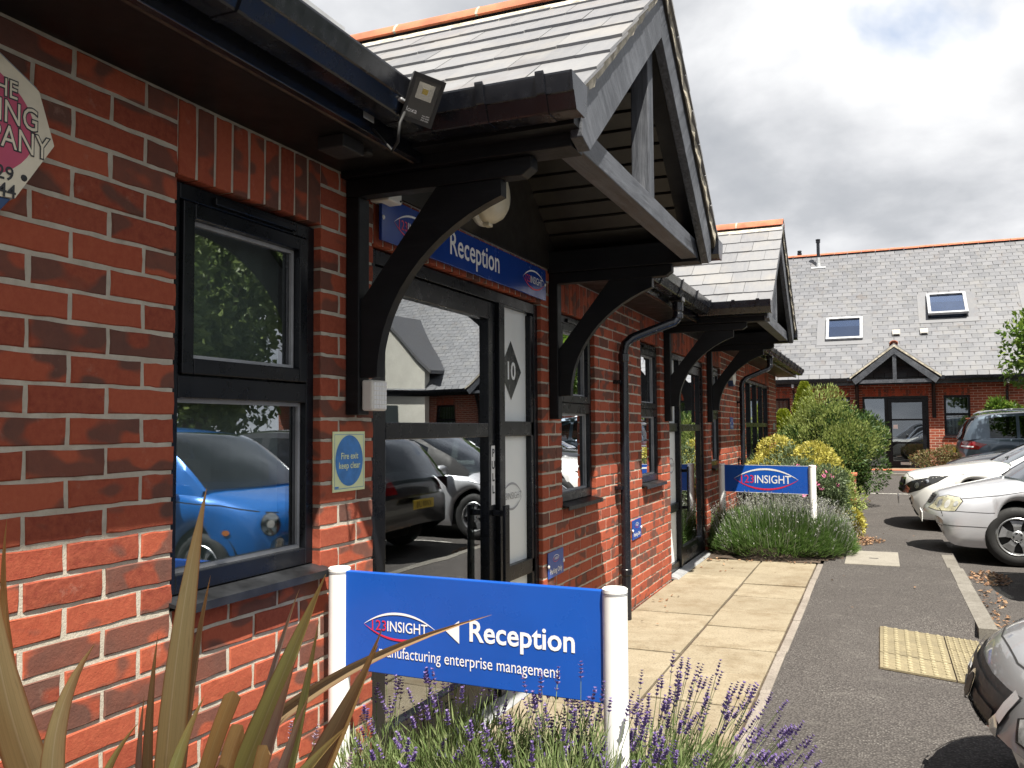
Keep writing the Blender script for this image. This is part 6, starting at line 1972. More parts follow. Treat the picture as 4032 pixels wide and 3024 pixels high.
# -- pale silver older hatchback
P = dict(L=4.15, W=0.855, Rw=0.312, xf=-0.86, xr=-3.46, paint='paint_pale_silver', bend=0.30, spokes=5, spoke_w=0.62, rim_mat='alloy', arch_gap=0.06, rim=0.205, dark_pillars=True,
         top=[(0, 0.50), (-0.012, 0.535), (-0.03, 0.56), (-0.075, 0.60), (-0.11, 0.66), (-0.16, 0.715), (-0.26, 0.755), (-0.6, 0.835), (-1.05, 0.925), (-1.5, 0.96), (-3.9, 0.98), (-4.08, 0.90), (-4.15, 0.7)],
         low=[(0, 0.36), (-0.012, 0.30), (-0.03, 0.235), (-0.09, 0.19), (-0.25, 0.175), (-4.0, 0.2), (-4.15, 0.36)],
         shoulder=[(0, 0.47), (-0.08, 0.55), (-0.2, 0.64), (-0.5, 0.72), (-1.0, 0.83), (-3.9, 0.92), (-4.15, 0.66)],
         plan=[(0, 0.80), (-0.03, 0.87), (-0.1, 0.92), (-0.4, 0.975), (-0.8, 1.0), (-3.5, 1.0), (-4.15, 0.90)],
         roof=[(-0.98, 0.91), (-1.5, 1.23), (-1.95, 1.42), (-2.5, 1.45), (-3.4, 1.40), (-3.75, 1.32), (-4.08, 0.97)], x_roof_front=-1.95, x_roof_rear=-3.62, roof_w=0.75,
         glass=[(-1.6, -2.4), (-2.48, -3.2), (-3.27, -3.5)])
loc, rot = spot(2.22, 9.42, math.pi)
c = Car('pale silver older hatchback with hazy headlight and small slatted grille', loc, rot, P)
hl = [(-0.36, 0.555), (-0.12, 0.545), (0.115, 0.555), (0.16, 0.66), (0.10, 0.695), (-0.10, 0.705), (-0.26, 0.67)]
for v in ('fl', 'fr'):
    c.lamp(hl, v, 'lamp_haze', bulbs=((-0.16, 0.615, 0.05, 'lamp_clear'), (-0.02, 0.62, 0.045, 'letter_white'), (0.10, 0.63, 0.03, 'lamp_clear')))
c.patch([(-0.26, 0.575), (0.26, 0.575), (0.30, 0.70), (-0.30, 0.70)], 'front', 0.004, 'grille_surround', 'paint_pale_silver', thick=0.004)
c.patch([(-0.225, 0.59), (0.225, 0.59), (0.255, 0.688), (-0.255, 0.688)], 'front', 0.010, 'grille', 'underbody')
for k in range(4):
    z = 0.605 + 0.023 * k
    c.patch([(-0.24, z - 0.004), (0.24, z - 0.004), (0.24, z + 0.004), (-0.24, z + 0.004)], 'front', 0.016, 'grille_slat', 'dark_plastic', thick=0.006)
c.patch([(-0.5, 0.25), (0.5, 0.25), (0.54, 0.325), (-0.54, 0.325)], 'front', 0.003, 'lower_grille', 'underbody')
for k in range(2): c.strip([(-0.5, 0.275 + 0.025 * k), (0.5, 0.275 + 0.025 * k)], 'front', 0.006, 0.008, 'grille_slat', 'dark_plastic')
c.patch([(-0.14, 0.265), (0.0, 0.27), (0.01, 0.335), (-0.15, 0.335)], 'fl', 0.003, 'fog_light', 'alloy')
c.strip([(-0.35, 0.405), (0.0, 0.40), (0.28, 0.40), (0.52, 0.395)], 'fl', 0.006, 0.0015, 'bumper_gap', 'underbody')
c.strip([(0.115, 0.555), (0.40, 0.55), (0.50, 0.56)], 'fl', 0.005, 0.0015, 'bumper_gap', 'underbody')
c.strip([(-0.17, -0.66), (-0.12, -0.4), (-0.105, 0.0), (-0.12, 0.4), (-0.17, 0.66)], 'top', 0.006, 0.0015, 'bonnet_gap', 'underbody')
c.strip([(-0.36, 0.685), (-0.7, 0.735), (-1.0, 0.80)], 'left', 0.006, 0.0015, 'bonnet_gap', 'underbody')
c.plate(0.010, 0.44, 'plate_white', 'Y384 OUF')
doors(c, 0, (-1.42, -2.44, -3.24), 0.28, 0.86)
# -- white saloon with swept headlights
P = dict(L=4.9, W=0.93, Rw=0.33, xf=-0.86, xr=-3.73, paint='paint_white', bend=0.34, spokes=10, spoke_w=0.4,
         top=[(0, 0.50), (-0.012, 0.57), (-0.03, 0.65), (-0.07, 0.725), (-0.13, 0.765), (-0.28, 0.805), (-0.7, 0.875), (-1.3, 0.95), (-1.8, 0.97), (-4.1, 1.0), (-4.75, 0.98), (-4.9, 0.75)],
         low=[(0, 0.33), (-0.012, 0.26), (-0.03, 0.19), (-0.08, 0.15), (-0.25, 0.15), (-4.6, 0.2), (-4.9, 0.4)],
         shoulder=[(0, 0.47), (-0.08, 0.62), (-0.2, 0.68), (-0.6, 0.75), (-1.2, 0.86), (-4.5, 0.93), (-4.9, 0.7)],
         plan=[(0, 0.74), (-0.03, 0.82), (-0.12, 0.90), (-0.4, 0.965), (-0.9, 1.0), (-4.1, 1.0), (-4.9, 0.86)],
         roof=[(-1.35, 0.94), (-1.9, 1.22), (-2.4, 1.41), (-2.9, 1.455), (-3.5, 1.41), (-4.0, 1.22), (-4.45, 0.99)], x_roof_front=-2.4, x_roof_rear=-3.55, roof_w=0.72,
         glass=[(-2.0, -2.75), (-2.83, -3.6), (-3.66, -3.85)])
loc, rot = spot(2.03, 12.2, math.pi)
c = Car('white saloon with swept dark headlights and large side intakes', loc, rot, P)
hl = [(-0.40, 0.50), (-0.22, 0.485), (0.04, 0.555), (0.24, 0.66), (0.34, 0.745), (0.14, 0.74), (-0.14, 0.68), (-0.36, 0.59)]
for v in ('fl', 'fr'):
    c.lamp(hl, v, 'dark_plastic', bulbs=((-0.20, 0.55, 0.052, 'chrome'), (-0.02, 0.61, 0.042, 'alloy'), (0.12, 0.67, 0.028, 'chrome')))
    c.strip([(-0.38, 0.58), (-0.15, 0.67), (0.12, 0.728)], v, 0.014, 0.006, 'light_strip', 'letter_white')
    c.patch([(-0.40, 0.365), (-0.22, 0.375), (-0.06, 0.30), (0.02, 0.20), (-0.30, 0.215)], v, 0.003, 'side_intake', 'underbody')
    c.strip([(-0.44, 0.19), (-0.1, 0.165), (0.3, 0.165)], v, 0.010, 0.008, 'splitter_trim', 'chrome')
c.patch([(-0.42, 0.42), (0.42, 0.42), (0.46, 0.56), (0.36, 0.70), (-0.36, 0.70), (-0.46, 0.56)], 'front', 0.006, 'grille_surround', 'chrome', thick=0.008)
c.patch([(-0.38, 0.445), (0.38, 0.445), (0.42, 0.56), (0.33, 0.675), (-0.33, 0.675), (-0.42, 0.56)], 'front', 0.016, 'grille', 'underbody')
for z in (0.53, 0.60): c.patch([(-0.40, z - 0.012), (0.40, z - 0.012), (0.40, z + 0.012), (-0.40, z + 0.012)], 'front', 0.026, 'grille_bar', 'chrome', thick=0.01)
c.patch([(-0.5, 0.20), (0.5, 0.20), (0.5, 0.34), (-0.5, 0.34)], 'front', 0.003, 'lower_grille', 'underbody')
c.plate(0.016, 0.375, 'plate_white', 'HY17 WMD')
c.strip([(-0.20, -0.68), (-0.12, -0.4), (-0.10, 0.0), (-0.12, 0.4), (-0.20, 0.68)], 'top', 0.006, 0.0015, 'bonnet_gap', 'underbody')
c.strip([(-0.50, 0.735), (-0.9, 0.80), (-1.4, 0.88)], 'left', 0.006, 0.0015, 'bonnet_gap', 'underbody')
c.patch([(-1.36, -0.55), (-1.30, -0.55), (-1.24, 0.0), (-1.30, 0.55), (-1.36, 0.55), (-1.30, 0.0)], 'top', 0.006, 'scuttle', 'dark_plastic')
doors(c, 0, (-1.75, -2.79, -3.63), 0.28, 0.88)
wp = MB(); wp.tube([(-1.32, 0.52, 1.00), (-1.55, 0.1, 1.06)], 0.008, 6); wp.tube([(-1.33, 0.02, 1.00), (-1.56, -0.4, 1.06)], 0.008, 6); wp.build('wiper', 'dark_plastic', c.T)

# -- black saloon beyond, only its bonnet showing
P = dict(L=4.6, W=0.90, Rw=0.32, xf=-0.88, xr=-3.6, paint='paint_black', bend=0.30, spokes=5,
         top=[(0, 0.55), (-0.03, 0.68), (-0.1, 0.78), (-0.5, 0.90), (-1.2, 1.00), (-1.7, 1.02), (-4.3, 1.02), (-4.5, 0.95), (-4.6, 0.72)],
         low=[(0, 0.34), (-0.03, 0.25), (-0.1, 0.19), (-4.4, 0.22), (-4.6, 0.36)],
         shoulder=[(0, 0.5), (-0.1, 0.66), (-0.4, 0.78), (-1.0, 0.90), (-4.3, 0.96), (-4.6, 0.7)],
         plan=[(0, 0.78), (-0.05, 0.86), (-0.3, 0.95), (-0.9, 1.0), (-3.8, 1.0), (-4.6, 0.88)],
         roof=[(-1.25, 0.99), (-1.8, 1.27), (-2.2, 1.45), (-2.8, 1.50), (-3.7, 1.42), (-4.1, 1.25), (-4.45, 1.01)], x_roof_front=-2.2, x_roof_rear=-3.8, roof_w=0.73,
         glass=[(-1.85, -2.65), (-2.73, -3.5), (-3.57, -3.85)])
loc, rot = spot(2.75, 14.75, math.pi)
c = Car('black car with shiny bonnet parked behind the white saloon', loc, rot, P)
for v in ('fl', 'fr'): c.lamp([(-0.30, 0.58), (0.05, 0.60), (0.28, 0.74), (-0.05, 0.74)], v, 'alloy')
c.patch([(-0.42, 0.45), (0.42, 0.45), (0.40, 0.70), (-0.40, 0.70)], 'front', 0.004, 'grille', 'underbody')
c.plate(0.014, 0.40, 'plate_white', 'HX62 RZL')
wp = MB(); wp.tube([(-1.20, 0.55, 1.045), (-1.42, 0.1, 1.10)], 0.009, 6); wp.tube([(-1.22, 0.0, 1.05), (-1.45, -0.4, 1.10)], 0.009, 6); wp.build('wiper', 'dark_plastic', c.T)
doors(c, 0, (-1.6, -2.69, -3.53), 0.30, 0.92)

# -- slate blue sports utility car, tail towards the path
P = dict(L=4.38, W=0.92, Rw=0.345, xf=-0.86, xr=-3.50, paint='paint_slate_blue', bend=0.26, bend_rear=0.20, spokes=5, mirror='paint_slate_blue',
         top=[(0, 0.62), (-0.03, 0.75), (-0.1, 0.86), (-0.5, 0.97), (-1.1, 1.06), (-1.6, 1.08), (-4.0, 1.12), (-4.22, 1.09), (-4.33, 0.98), (-4.38, 0.76)],
         low=[(0, 0.38), (-0.03, 0.30), (-0.1, 0.24), (-4.1, 0.28), (-4.3, 0.34), (-4.38, 0.46)],
         shoulder=[(0, 0.56), (-0.1, 0.74), (-0.4, 0.86), (-1.0, 0.97), (-3.9, 1.06), (-4.25, 1.03), (-4.38, 0.72)],
         plan=[(0, 0.78), (-0.05, 0.86), (-0.3, 0.95), (-0.9, 1.0), (-3.6, 1.0), (-4.1, 0.965), (-4.38, 0.88)],
         roof=[(-0.95, 1.04), (-1.5, 1.38), (-1.95, 1.58), (-2.6, 1.625), (-3.5, 1.59), (-3.95, 1.53), (-4.12, 1.36), (-4.27, 1.07)], x_roof_front=-1.95, x_roof_rear=-3.99, roof_w=0.77,
         glass=[(-1.55, -2.38), (-2.44, -3.22), (-3.28, -3.75)])
loc, rot = spot(3.30 + 4.38, 19.6, 0.0)
c = Car('slate blue tall estate car with roof rails, tail towards the far door', loc, rot, P)
for v in ('rl', 'rr'):
    c.lamp([(-0.28, 0.86), (0.22, 0.83), (0.36, 0.94), (0.10, 1.01), (-0.24, 1.00)], v, 'red_lens', 'red_lens', 'tail_light')
    c.strip([(-0.2, 0.90), (0.15, 0.885)], v, 0.03, 0.013, 'reversing_light', 'letter_white')
for v in ('left', 'right'):
    c.patch([(-4.0, 0.40), (-0.2, 0.34), (-0.2, 0.29), (-4.0, 0.29)], v, 0.004, 'sill_cladding', 'dark_plastic')
    c.patch([(-4.02, 0.84), (-3.80, 0.84), (-3.80, 0.98), (-4.02, 0.99)], v, 0.001, 'fuel_flap', 'paint_slate_blue')
    c.strip([(-4.05, 0.955), (-3.0, 0.90), (-1.0, 0.86)], v, 0.012, 0.004, 'crease', 'paint_slate_blue')
c.patch([(-0.75, 0.33), (0.75, 0.33), (0.78, 0.62), (-0.78, 0.62)], 'rear', 0.006, 'rear_bumper', 'dark_plastic', thick=0.01)
c.plate(-4.392, 0.80, 'plate_yellow', 'HV18 NTE', rear=True)
for s in (-1, 1):
    rr = MB(); rr.tube([(-1.9, s * 0.66, 1.60), (-2.0, s * 0.665, 1.655), (-2.6, s * 0.67, 1.68), (-3.4, s * 0.665, 1.665), (-3.85, s * 0.66, 1.63), (-3.95, s * 0.655, 1.58)], 0.017, 8); rr.build('roof_rail', 'alloy', c.T, smooth=True)
sp = MB(); sp.prism([(-3.90, 1.545), (-4.12, 1.515), (-4.10, 1.47), (-3.95, 1.49)], lambda p: (p[0], -0.56, p[1]), lambda p: (p[0], 0.56, p[1])); sp.build('spoiler', 'paint_black', c.T, normals=True, bevel=0.01)
doors(c, 0, (-1.5, -2.41, -3.25), 0.42, 1.04)
for xg, v in ((-2.6, 'right'), (-2.6, 'left')): c.strip([(-1.5, 1.055), (-3.75, 1.085)], v, 0.014, 0.006, 'window_trim', 'chrome')

# -- red car across the yard, mirrored in the window
P = dict(L=4.1, W=0.86, Rw=0.31, xf=-0.86, xr=-3.4, paint='paint_red', bend=0.26, spokes=5,
         top=[(0, 0.55), (-0.03, 0.65), (-0.1, 0.74), (-0.5, 0.86), (-1.1, 0.95), (-1.6, 0.97), (-3.8, 0.99), (-4.02, 0.92), (-4.1, 0.72)],
         low=[(0, 0.34), (-0.1, 0.19), (-3.9, 0.22), (-4.1, 0.36)], shoulder=[(0, 0.5), (-0.4, 0.74), (-1.0, 0.86), (-3.8, 0.93), (-4.1, 0.68)],
         plan=[(0, 0.78), (-0.3, 0.95), (-0.9, 1.0), (-3.5, 1.0), (-4.1, 0.90)],
         roof=[(-1.0, 0.94), (-1.5, 1.26), (-1.95, 1.44), (-2.5, 1.47), (-3.3, 1.42), (-3.65, 1.33), (-4.02, 0.98)], x_roof_front=-1.95, x_roof_rear=-3.5, roof_w=0.74,
         glass=[(-1.6, -2.4), (-2.48, -3.2)])
c = Car('red hatchback across the car park mirrored above the blue car', (11.5, 13.5, gz(11, 13.5)), math.pi * 0.95, P)
for v in ('fl', 'fr'): c.lamp([(-0.30, 0.56), (0.05, 0.56), (0.22, 0.70), (-0.08, 0.70)], v, 'alloy')
# ================================================================ plants
def leaf_quad(b, p, d, n, L, Wd, fold=0.15):
    """a pointed leaf: p foot, d direction, n face normal"""
    d = d.normalized(); s = d.cross(n)
    if s.length < 1e-4: s = d.orthogonal()
    s.normalize(); u = s.cross(d)
    m = p + d * (L * 0.45)
    b.add([p, m + s * Wd / 2 + u * (fold * Wd), p + d * L, m - s * Wd / 2 + u * (fold * Wd)], [(0, 1, 2), (0, 2, 3)])
def rvec(r):
    while True:
        v = Vector((r.uniform(-1, 1), r.uniform(-1, 1), r.uniform(-1, 1)))
        if 0.05 < v.length < 1: return v.normalized()
def blob_points(r, c, rad3, n, lumps=14, shell=0.55):
    """points through an uneven crown: lumps on an ellipsoid, denser towards the outside"""
    c = Vector(c)
    L = []
    for _ in range(lumps):
        v = rvec(r); v.z = v.z * 0.9 + 0.12
        L.append((Vector((v.x * rad3[0], v.y * rad3[1], v.z * rad3[2])) * r.uniform(0.45, 0.78), r.uniform(0.28, 0.46)))
    out = []
    while len(out) < n:
        lc, lr = r.choice(L)
        v = rvec(r)
        q = shell + (1 - shell) * r.random() ** 0.5
        off = Vector((v.x * rad3[0], v.y * rad3[1], v.z * rad3[2])) * lr * q
        p = c + lc + off
        out.append((p, v, (lc + off)))
    return out
def foliage(name, parent, r, c, rad3, n, L, Wd, mat, lumps=14, shell=0.5, up=0.3, jit=0.9, zmin=None):
    b = MB()
    for p, v, o in blob_points(r, c, rad3, n, lumps, shell):
        if zmin is not None and p.z < zmin: continue
        d = (v + rvec(r) * jit + Vector((0, 0, up))).normalized()
        l = L * r.uniform(0.6, 1.25)
        leaf_quad(b, p, d, rvec(r), l, Wd * r.uniform(0.7, 1.2))
    return b.build(name, mat, parent)
def stems(name, parent, r, base, c, rad3, n, rr, mat='bark'):
    b = MB(); base = Vector(base)
    for _ in range(n):
        v = rvec(r); v.z = abs(v.z)
        e = Vector(c) + Vector((v.x * rad3[0], v.y * rad3[1], v.z * rad3[2])) * 0.75
        m = (base + e) / 2 + Vector((r.uniform(-0.1, 0.1), r.uniform(-0.1, 0.1), 0.05))
        f = base + Vector((r.uniform(-0.06, 0.06), r.uniform(-0.06, 0.06), 0))
        b.tube([f, f * 0.5 + m * 0.5, m, e], [rr, rr * 0.8, rr * 0.55, rr * 0.2], 5)
    return b.build(name, mat, parent)

# ---- flax: each sword leaf its own mesh, tips and feet where the photograph shows them
FB_ = pix_plane(330, 2150, 2, 0.02)
FLAX = thing('flax_plant', 'bronze and olive flax with long sword leaves against the brick', 'plant', (FB_.x, FB_.y, 0.0))
FO_ = FLAX.location.copy()
def flax_leaf(pts, w, mat, cut=False, fold=0.45, seed=0, wprof=None):
    """pts: world points from foot to tip; w: width in metres"""
    n = 22
    cs = [Vector(p) for p in pts]
    def bez(t):
        q = list(cs)
        while len(q) > 1: q = [q[i].lerp(q[i + 1], t) for i in range(len(q) - 1)]
        return q[0]
    b = MB(); b.uv = []
    r = random.Random(seed)
    for i in range(n + 1):
        t = i / n
        p = bez(t); d = (bez(min(1, t + 0.02)) - bez(max(0, t - 0.02))).normalized()
        s = d.cross((CAM_POS - p)).normalized()
        tw = r.uniform(-0.02, 0.02) + 0.35 * math.sin(seed * 1.7)
        nn = s.cross(d)
        s = (s * math.cos(tw) + nn * math.sin(tw)).normalized(); nn = s.cross(d).normalized()
        if cut: k = 1.0
        else: k = min(1.0, 0.55 + 1.1 * t) * (1 - max(0, (t - 0.45) / 0.55) ** 1.7) if t > 0.0 else 0.55
        wv = w * max(k, 0.015)
        for (a, h) in ((-0.5, 1.0), (-0.25, 0.42), (0.0, 0.0), (0.25, 0.42), (0.5, 1.0)):
            b.v.append(tuple(p + s * (a * wv) - nn * (-h * fold * wv * 0.5) - FO_))
            b.uv.append((a + 0.5, t if not cut else t * 0.7))
    for i in range(n):
        for k in range(4): b.face((i * 5 + k, i * 5 + k + 1, (i + 1) * 5 + k + 1, (i + 1) * 5 + k))
    return b.build('leaf', mat, FLAX, smooth=True)
print('flax base', FB_)
def fl_pts(mid, tip, dm, dt, foot):
    """tip pixel at its distance; the leaf runs nearly straight through the mid pixel down to the soil"""
    vy = 2120.0
    k = (vy - tip[1]) / max(60.0, mid[1] - tip[1])
    fx = tip[0] + (mid[0] - tip[0]) * min(k, 3.0) * 0.9 + (330 - tip[0]) * 0.04
    fx = 330 + max(-330.0, min(330.0, fx - 330)) * 0.85
    f = pix_plane(fx, vy, 2, 0.01)
    f.x = max(0.10, f.x)
    t = pix_depth(tip[0], tip[1], dt * 1.16)
    a = (mid[1] - tip[1]) / (vy - tip[1])
    df = (f - CAM_POS).dot(CAM_F)
    m = pix_depth(mid[0], mid[1], dt * 1.16 * (1 - a) + df * a)
    s_ = 1 - a                                   # curve parameter of the mid point, measured from the foot
    s_ = max(0.25, min(0.75, s_))
    cpt = (m - f * (1 - s_) ** 2 - t * s_ ** 2) / (2 * s_ * (1 - s_))
    return [f, cpt, t]
fl_defs = [
    # mid pixel, tip pixel, depth at mid, depth at tip, foot, width px, material
    ((60, 1659), (-14, 1195), 1.25, 1.22, (-0.12, -0.16), 70, 'flax_olive', False),
    ((40, 1520), (15, 1120), 1.45, 1.45, (-0.16, -0.05), 22, 'flax_tan', False),
    ((112, 1659), (204, 1392), 1.28, 1.24, (-0.05, -0.14), 47, 'flax_olive', False),
    ((362, 1600), (446, 1055), 1.36, 1.34, (-0.01, -0.05), 52, 'flax_olive', False),
    ((320, 1640), (341, 1372), 1.45, 1.44, (-0.06, -0.02), 20, 'flax_bronze', False),
    ((420, 1440), (455, 1243), 1.52, 1.52, (-0.05, 0.05), 20, 'flax_bronze', False),
    ((375, 1659), (441, 1505), 1.25, 1.22, (0.04, -0.08), 38, 'flax_green', False),
    ((446, 1652), (504, 1492), 1.36, 1.36, (0.05, -0.02), 25, 'flax_tan', True),
    ((492, 1655), (524, 1566), 1.34, 1.33, (0.07, 0.0), 25, 'flax_tan', True),
    ((545, 1620), (704, 1240), 1.42, 1.46, (0.08, 0.0), 44, 'flax_green', False),
    ((590, 1440), (647, 1272), 1.60, 1.62, (0.02, 0.07), 15, 'flax_mauve', False),
    ((632, 1620), (689, 1338), 1.52, 1.54, (0.10, 0.05), 22, 'flax_green', False),
    ((576, 1630), (640, 1420), 1.48, 1.50, (0.07, 0.05), 33, 'flax_mauve', False),
    ((612, 1650), (668, 1500), 1.44, 1.45, (0.10, 0.03), 24, 'flax_mauve', False),
    ((735, 1455), (1062, 1328), 1.50, 1.72, (0.10, 0.04), 27, 'flax_bronze', False),
    ((690, 1640), (818, 1392), 1.36, 1.42, (0.13, -0.02), 42, 'flax_bronze', False),
    ((712, 1640), (829, 1350), 1.46, 1.52, (0.14, 0.02), 30, 'flax_tan', False),
    ((560, 1659), (577, 1610), 1.36, 1.36, (0.09, 0.0), 22, 'flax_tan', True),
    ((215, 1700), (300, 1560), 1.38, 1.38, (-0.06, -0.05), 26, 'flax_green', False),
    ((640, 1690), (760, 1560), 1.28, 1.30, (0.12, -0.06), 34, 'flax_green', False),
    ((300, 1659), (312, 1500), 1.52, 1.52, (-0.04, 0.03), 16, 'flax_mauve', False),
]
for k, (mid, tip, dm, dt, foot, wpx, mat, cut) in enumerate(fl_defs):
    flax_leaf(fl_pts(mid, tip, dm, dt, foot), wpx * PS / FPX * dt * 1.70, mat, cut, 0.75, k)

# ---- lavender
def spike_mesh(seed, mat, h=0.05, w=0.0075):
    r = random.Random(seed); b = MB()
    n = 5
    for k in range(n):
        z = h * (k / (n - 1)) ** 0.9 * 0.92
        rr = w * (1.0 - 0.45 * k / n) * r.uniform(0.8, 1.1)
        m = 6
        for i in range(m):
            a = 2 * math.pi * i / m + r.uniform(-0.3, 0.3) + k
            d = Vector((math.cos(a), math.sin(a), r.uniform(0.5, 1.1)))
            leaf_quad(b, Vector((0, 0, z)), d, Vector((0, 0, 1)), rr * r.uniform(1.2, 1.7), rr * 0.9, 0.3)
    if r.random() < 0.6:
        for i in range(4):
            a = i * 1.57; leaf_quad(b, Vector((0, 0, -h * 0.35)), Vector((math.cos(a), math.sin(a), 0.7)), Vector((0, 0, 1)), w * 1.3, w * 0.8)
    return b.mesh('flower_spike', mat)
SPK = [spike_mesh(s, 'lavender_flower', 0.040 + 0.005 * (s % 4), 0.0092) for s in range(6)]
SPKP = [spike_mesh(20 + s, 'pale_flower', 0.045, 0.009) for s in range(3)]
def lavender(label, c, rx, ry, h, nleaf, nflower, seed, lean=(0, 0), spikes=SPK, hf=(0.16, 0.30), mat='leaf_lavender'):
    r = random.Random(seed)
    T = thing('lavender_plant', label, 'lavender', c, 0, 'purple lavender in the front bed')
    b = MB()
    for _ in range(nleaf):
        a = r.uniform(0, 6.283); q = math.sqrt(r.random())
        bx, by = rx * q * math.cos(a), ry * q * math.sin(a)
        top = h * (1.0 - 0.55 * q ** 2) * r.uniform(0.55, 1.05)
        z0 = top * r.uniform(0.15, 0.9)
        d = Vector((bx / rx * 0.7 + lean[0] + r.uniform(-0.5, 0.5), by / ry * 0.7 + lean[1] + r.uniform(-0.5, 0.5), 1.0))
        leaf_quad(b, Vector((bx, by, z0)), d, rvec(r), r.uniform(0.035, 0.075), r.uniform(0.0035, 0.006), 0.2)
    b.build('foliage', mat, T)
    st = MB(); wd = MB()
    for _ in range(26):
        a = r.uniform(0, 6.283); q = r.random()
        e = Vector((rx * q * math.cos(a) * 0.8, ry * q * math.sin(a) * 0.8, h * 0.55))
        wd.tube([(e.x * 0.2, e.y * 0.2, -0.02), (e.x * 0.6, e.y * 0.6, h * 0.2), e], [0.006, 0.004, 0.002], 4)
    tag(wd.build('woody_stems', 'bark', T), kind='stuff')
    for _ in range(nflower):
        a = r.uniform(0, 6.283); q = math.sqrt(r.random())
        bx, by = rx * q * math.cos(a), ry * q * math.sin(a)
        z0 = h * (1.0 - 0.55 * q ** 2) * 0.75
        d = Vector((bx / rx * 0.45 + lean[0] + r.uniform(-0.14, 0.14), by / ry * 0.45 + lean[1] + r.uniform(-0.14, 0.14), 1.0)).normalized()
        l = r.uniform(*hf)
        p0 = Vector((bx, by, z0)); p2 = p0 + d * l + Vector((0, 0, -0.01)); p1 = p0 + d * l * 0.5 + Vector((-d.x, -d.y, 0)) * 0.015
        s = (p2 - p0).cross(Vector((CAM_POS.x - c[0], CAM_POS.y - c[1], 0))).normalized() * 0.0011
        st.tube([p0, p1, p2], 0.0011, 3, cap=False)
        rot = (p2 - p1).to_track_quat('Z', 'Y').to_euler()
        place(spikes[r.randrange(len(spikes))], 'flower_spike', T, p2, (rot.x, rot.y, rot.z), (1, 1, r.uniform(0.7, 1.25)))
    tag(st.build('flower_stems', mat, T), kind='stuff')
    return T
lavender('purple lavender at the foot of the white post under the Reception lettering', (0.98, 0.50, 0.0), 0.30, 0.22, 0.58, 17000, 80, 1, (0.08, 0.0), hf=(0.12, 0.26))
lavender('purple lavender spilling over the path edging beside the Reception sign', (1.18, 0.86, 0.0), 0.30, 0.36, 0.50, 17000, 190, 2, (0.26, -0.05), hf=(0.12, 0.28))
lavender('purple lavender under the company mark of the Reception sign', (0.58, 0.72, 0.0), 0.36, 0.24, 0.57, 18000, 84, 3, (0.05, -0.02), hf=(0.10, 0.22))
lavender('purple lavender in the middle under the Reception panel by the threshold', (0.84, 0.86, 0.0), 0.32, 0.24, 0.50, 14000, 46, 5, (0.05, 0.05), hf=(0.10, 0.24))
lavender('thin purple lavender between the flax and the brick wall', (0.26, 0.62, 0.0), 0.24, 0.26, 0.46, 9000, 30, 4, (0.0, 0.0), hf=(0.10, 0.24))
lavender('pale pink lavender spikes rising among the flax leaves', (0.22, 0.22, 0.0), 0.12, 0.16, 0.40, 900, 8, 6, (0.0, 0.0), SPKP, hf=(0.14, 0.26))

# ---- big green lavender round the second sign
def lavender_mass(label, c, rx, ry, h, nleaf, nsp, seed):
    r = random.Random(seed)
    T = thing('lavender_mound', label, 'lavender', c)
    b = MB()
    for _ in range(nleaf):
        a = r.uniform(0, 6.283); q = r.random() ** 0.42
        k = math.sqrt(max(0.0, 1 - q ** 3.2))
        lump = 0.86 + 0.22 * noise.noise(Vector((math.cos(a) * 2.2, math.sin(a) * 2.2, q * 2 + seed)))
        x = rx * q * math.cos(a) * lump; y = ry * q * math.sin(a) * lump
        z = h * k * lump * r.uniform(0.55, 1.0)
        d = Vector((math.cos(a) * q * 0.9 + r.uniform(-0.4, 0.4), math.sin(a) * q * 0.9 + r.uniform(-0.4, 0.4), 0.35 + 0.75 * k))
        leaf_quad(b, Vector((x, y, z)), d, rvec(r), r.uniform(0.06, 0.13), r.uniform(0.005, 0.009), 0.2)
    b.build('foliage', 'leaf_lavender2', T)
    s = MB()
    for _ in range(nsp):
        a = r.uniform(0, 6.283); q = r.random() ** 0.6
        k = math.sqrt(max(0.0, 1 - q ** 2.4))
        x = rx * q * math.cos(a); y = ry * q * math.sin(a)
        z = h * k + 0.02
        d = Vector((math.cos(a) * q * 0.5 + r.uniform(-0.15, 0.15), math.sin(a) * q * 0.5 + r.uniform(-0.15, 0.15), 1.0)).normalized()
        l = r.uniform(0.06, 0.16)
        tip = Vector((x, y, z)) + d * l
        leaf_quad(s, Vector((x, y, z - 0.04)), d, rvec(r), l + 0.05, 0.004)
        for j in range(4):
            leaf_quad(s, tip + d * (0.012 * j), (rvec(r) + d), rvec(r), 0.016, 0.009)
    s.build('spent_flowers', 'spent_flower', T)
    return T
lavender_mass('large green lavender with grey spent flowers around the far white sign posts', (0.68, 8.16, 0.02), 0.78, 0.74, 0.46, 34000, 1100, 11)
lavender_mass('lower green lavender edge beside the concrete inspection cover', (1.12, 8.25, 0.0), 0.40, 0.55, 0.40, 15000, 380, 12)

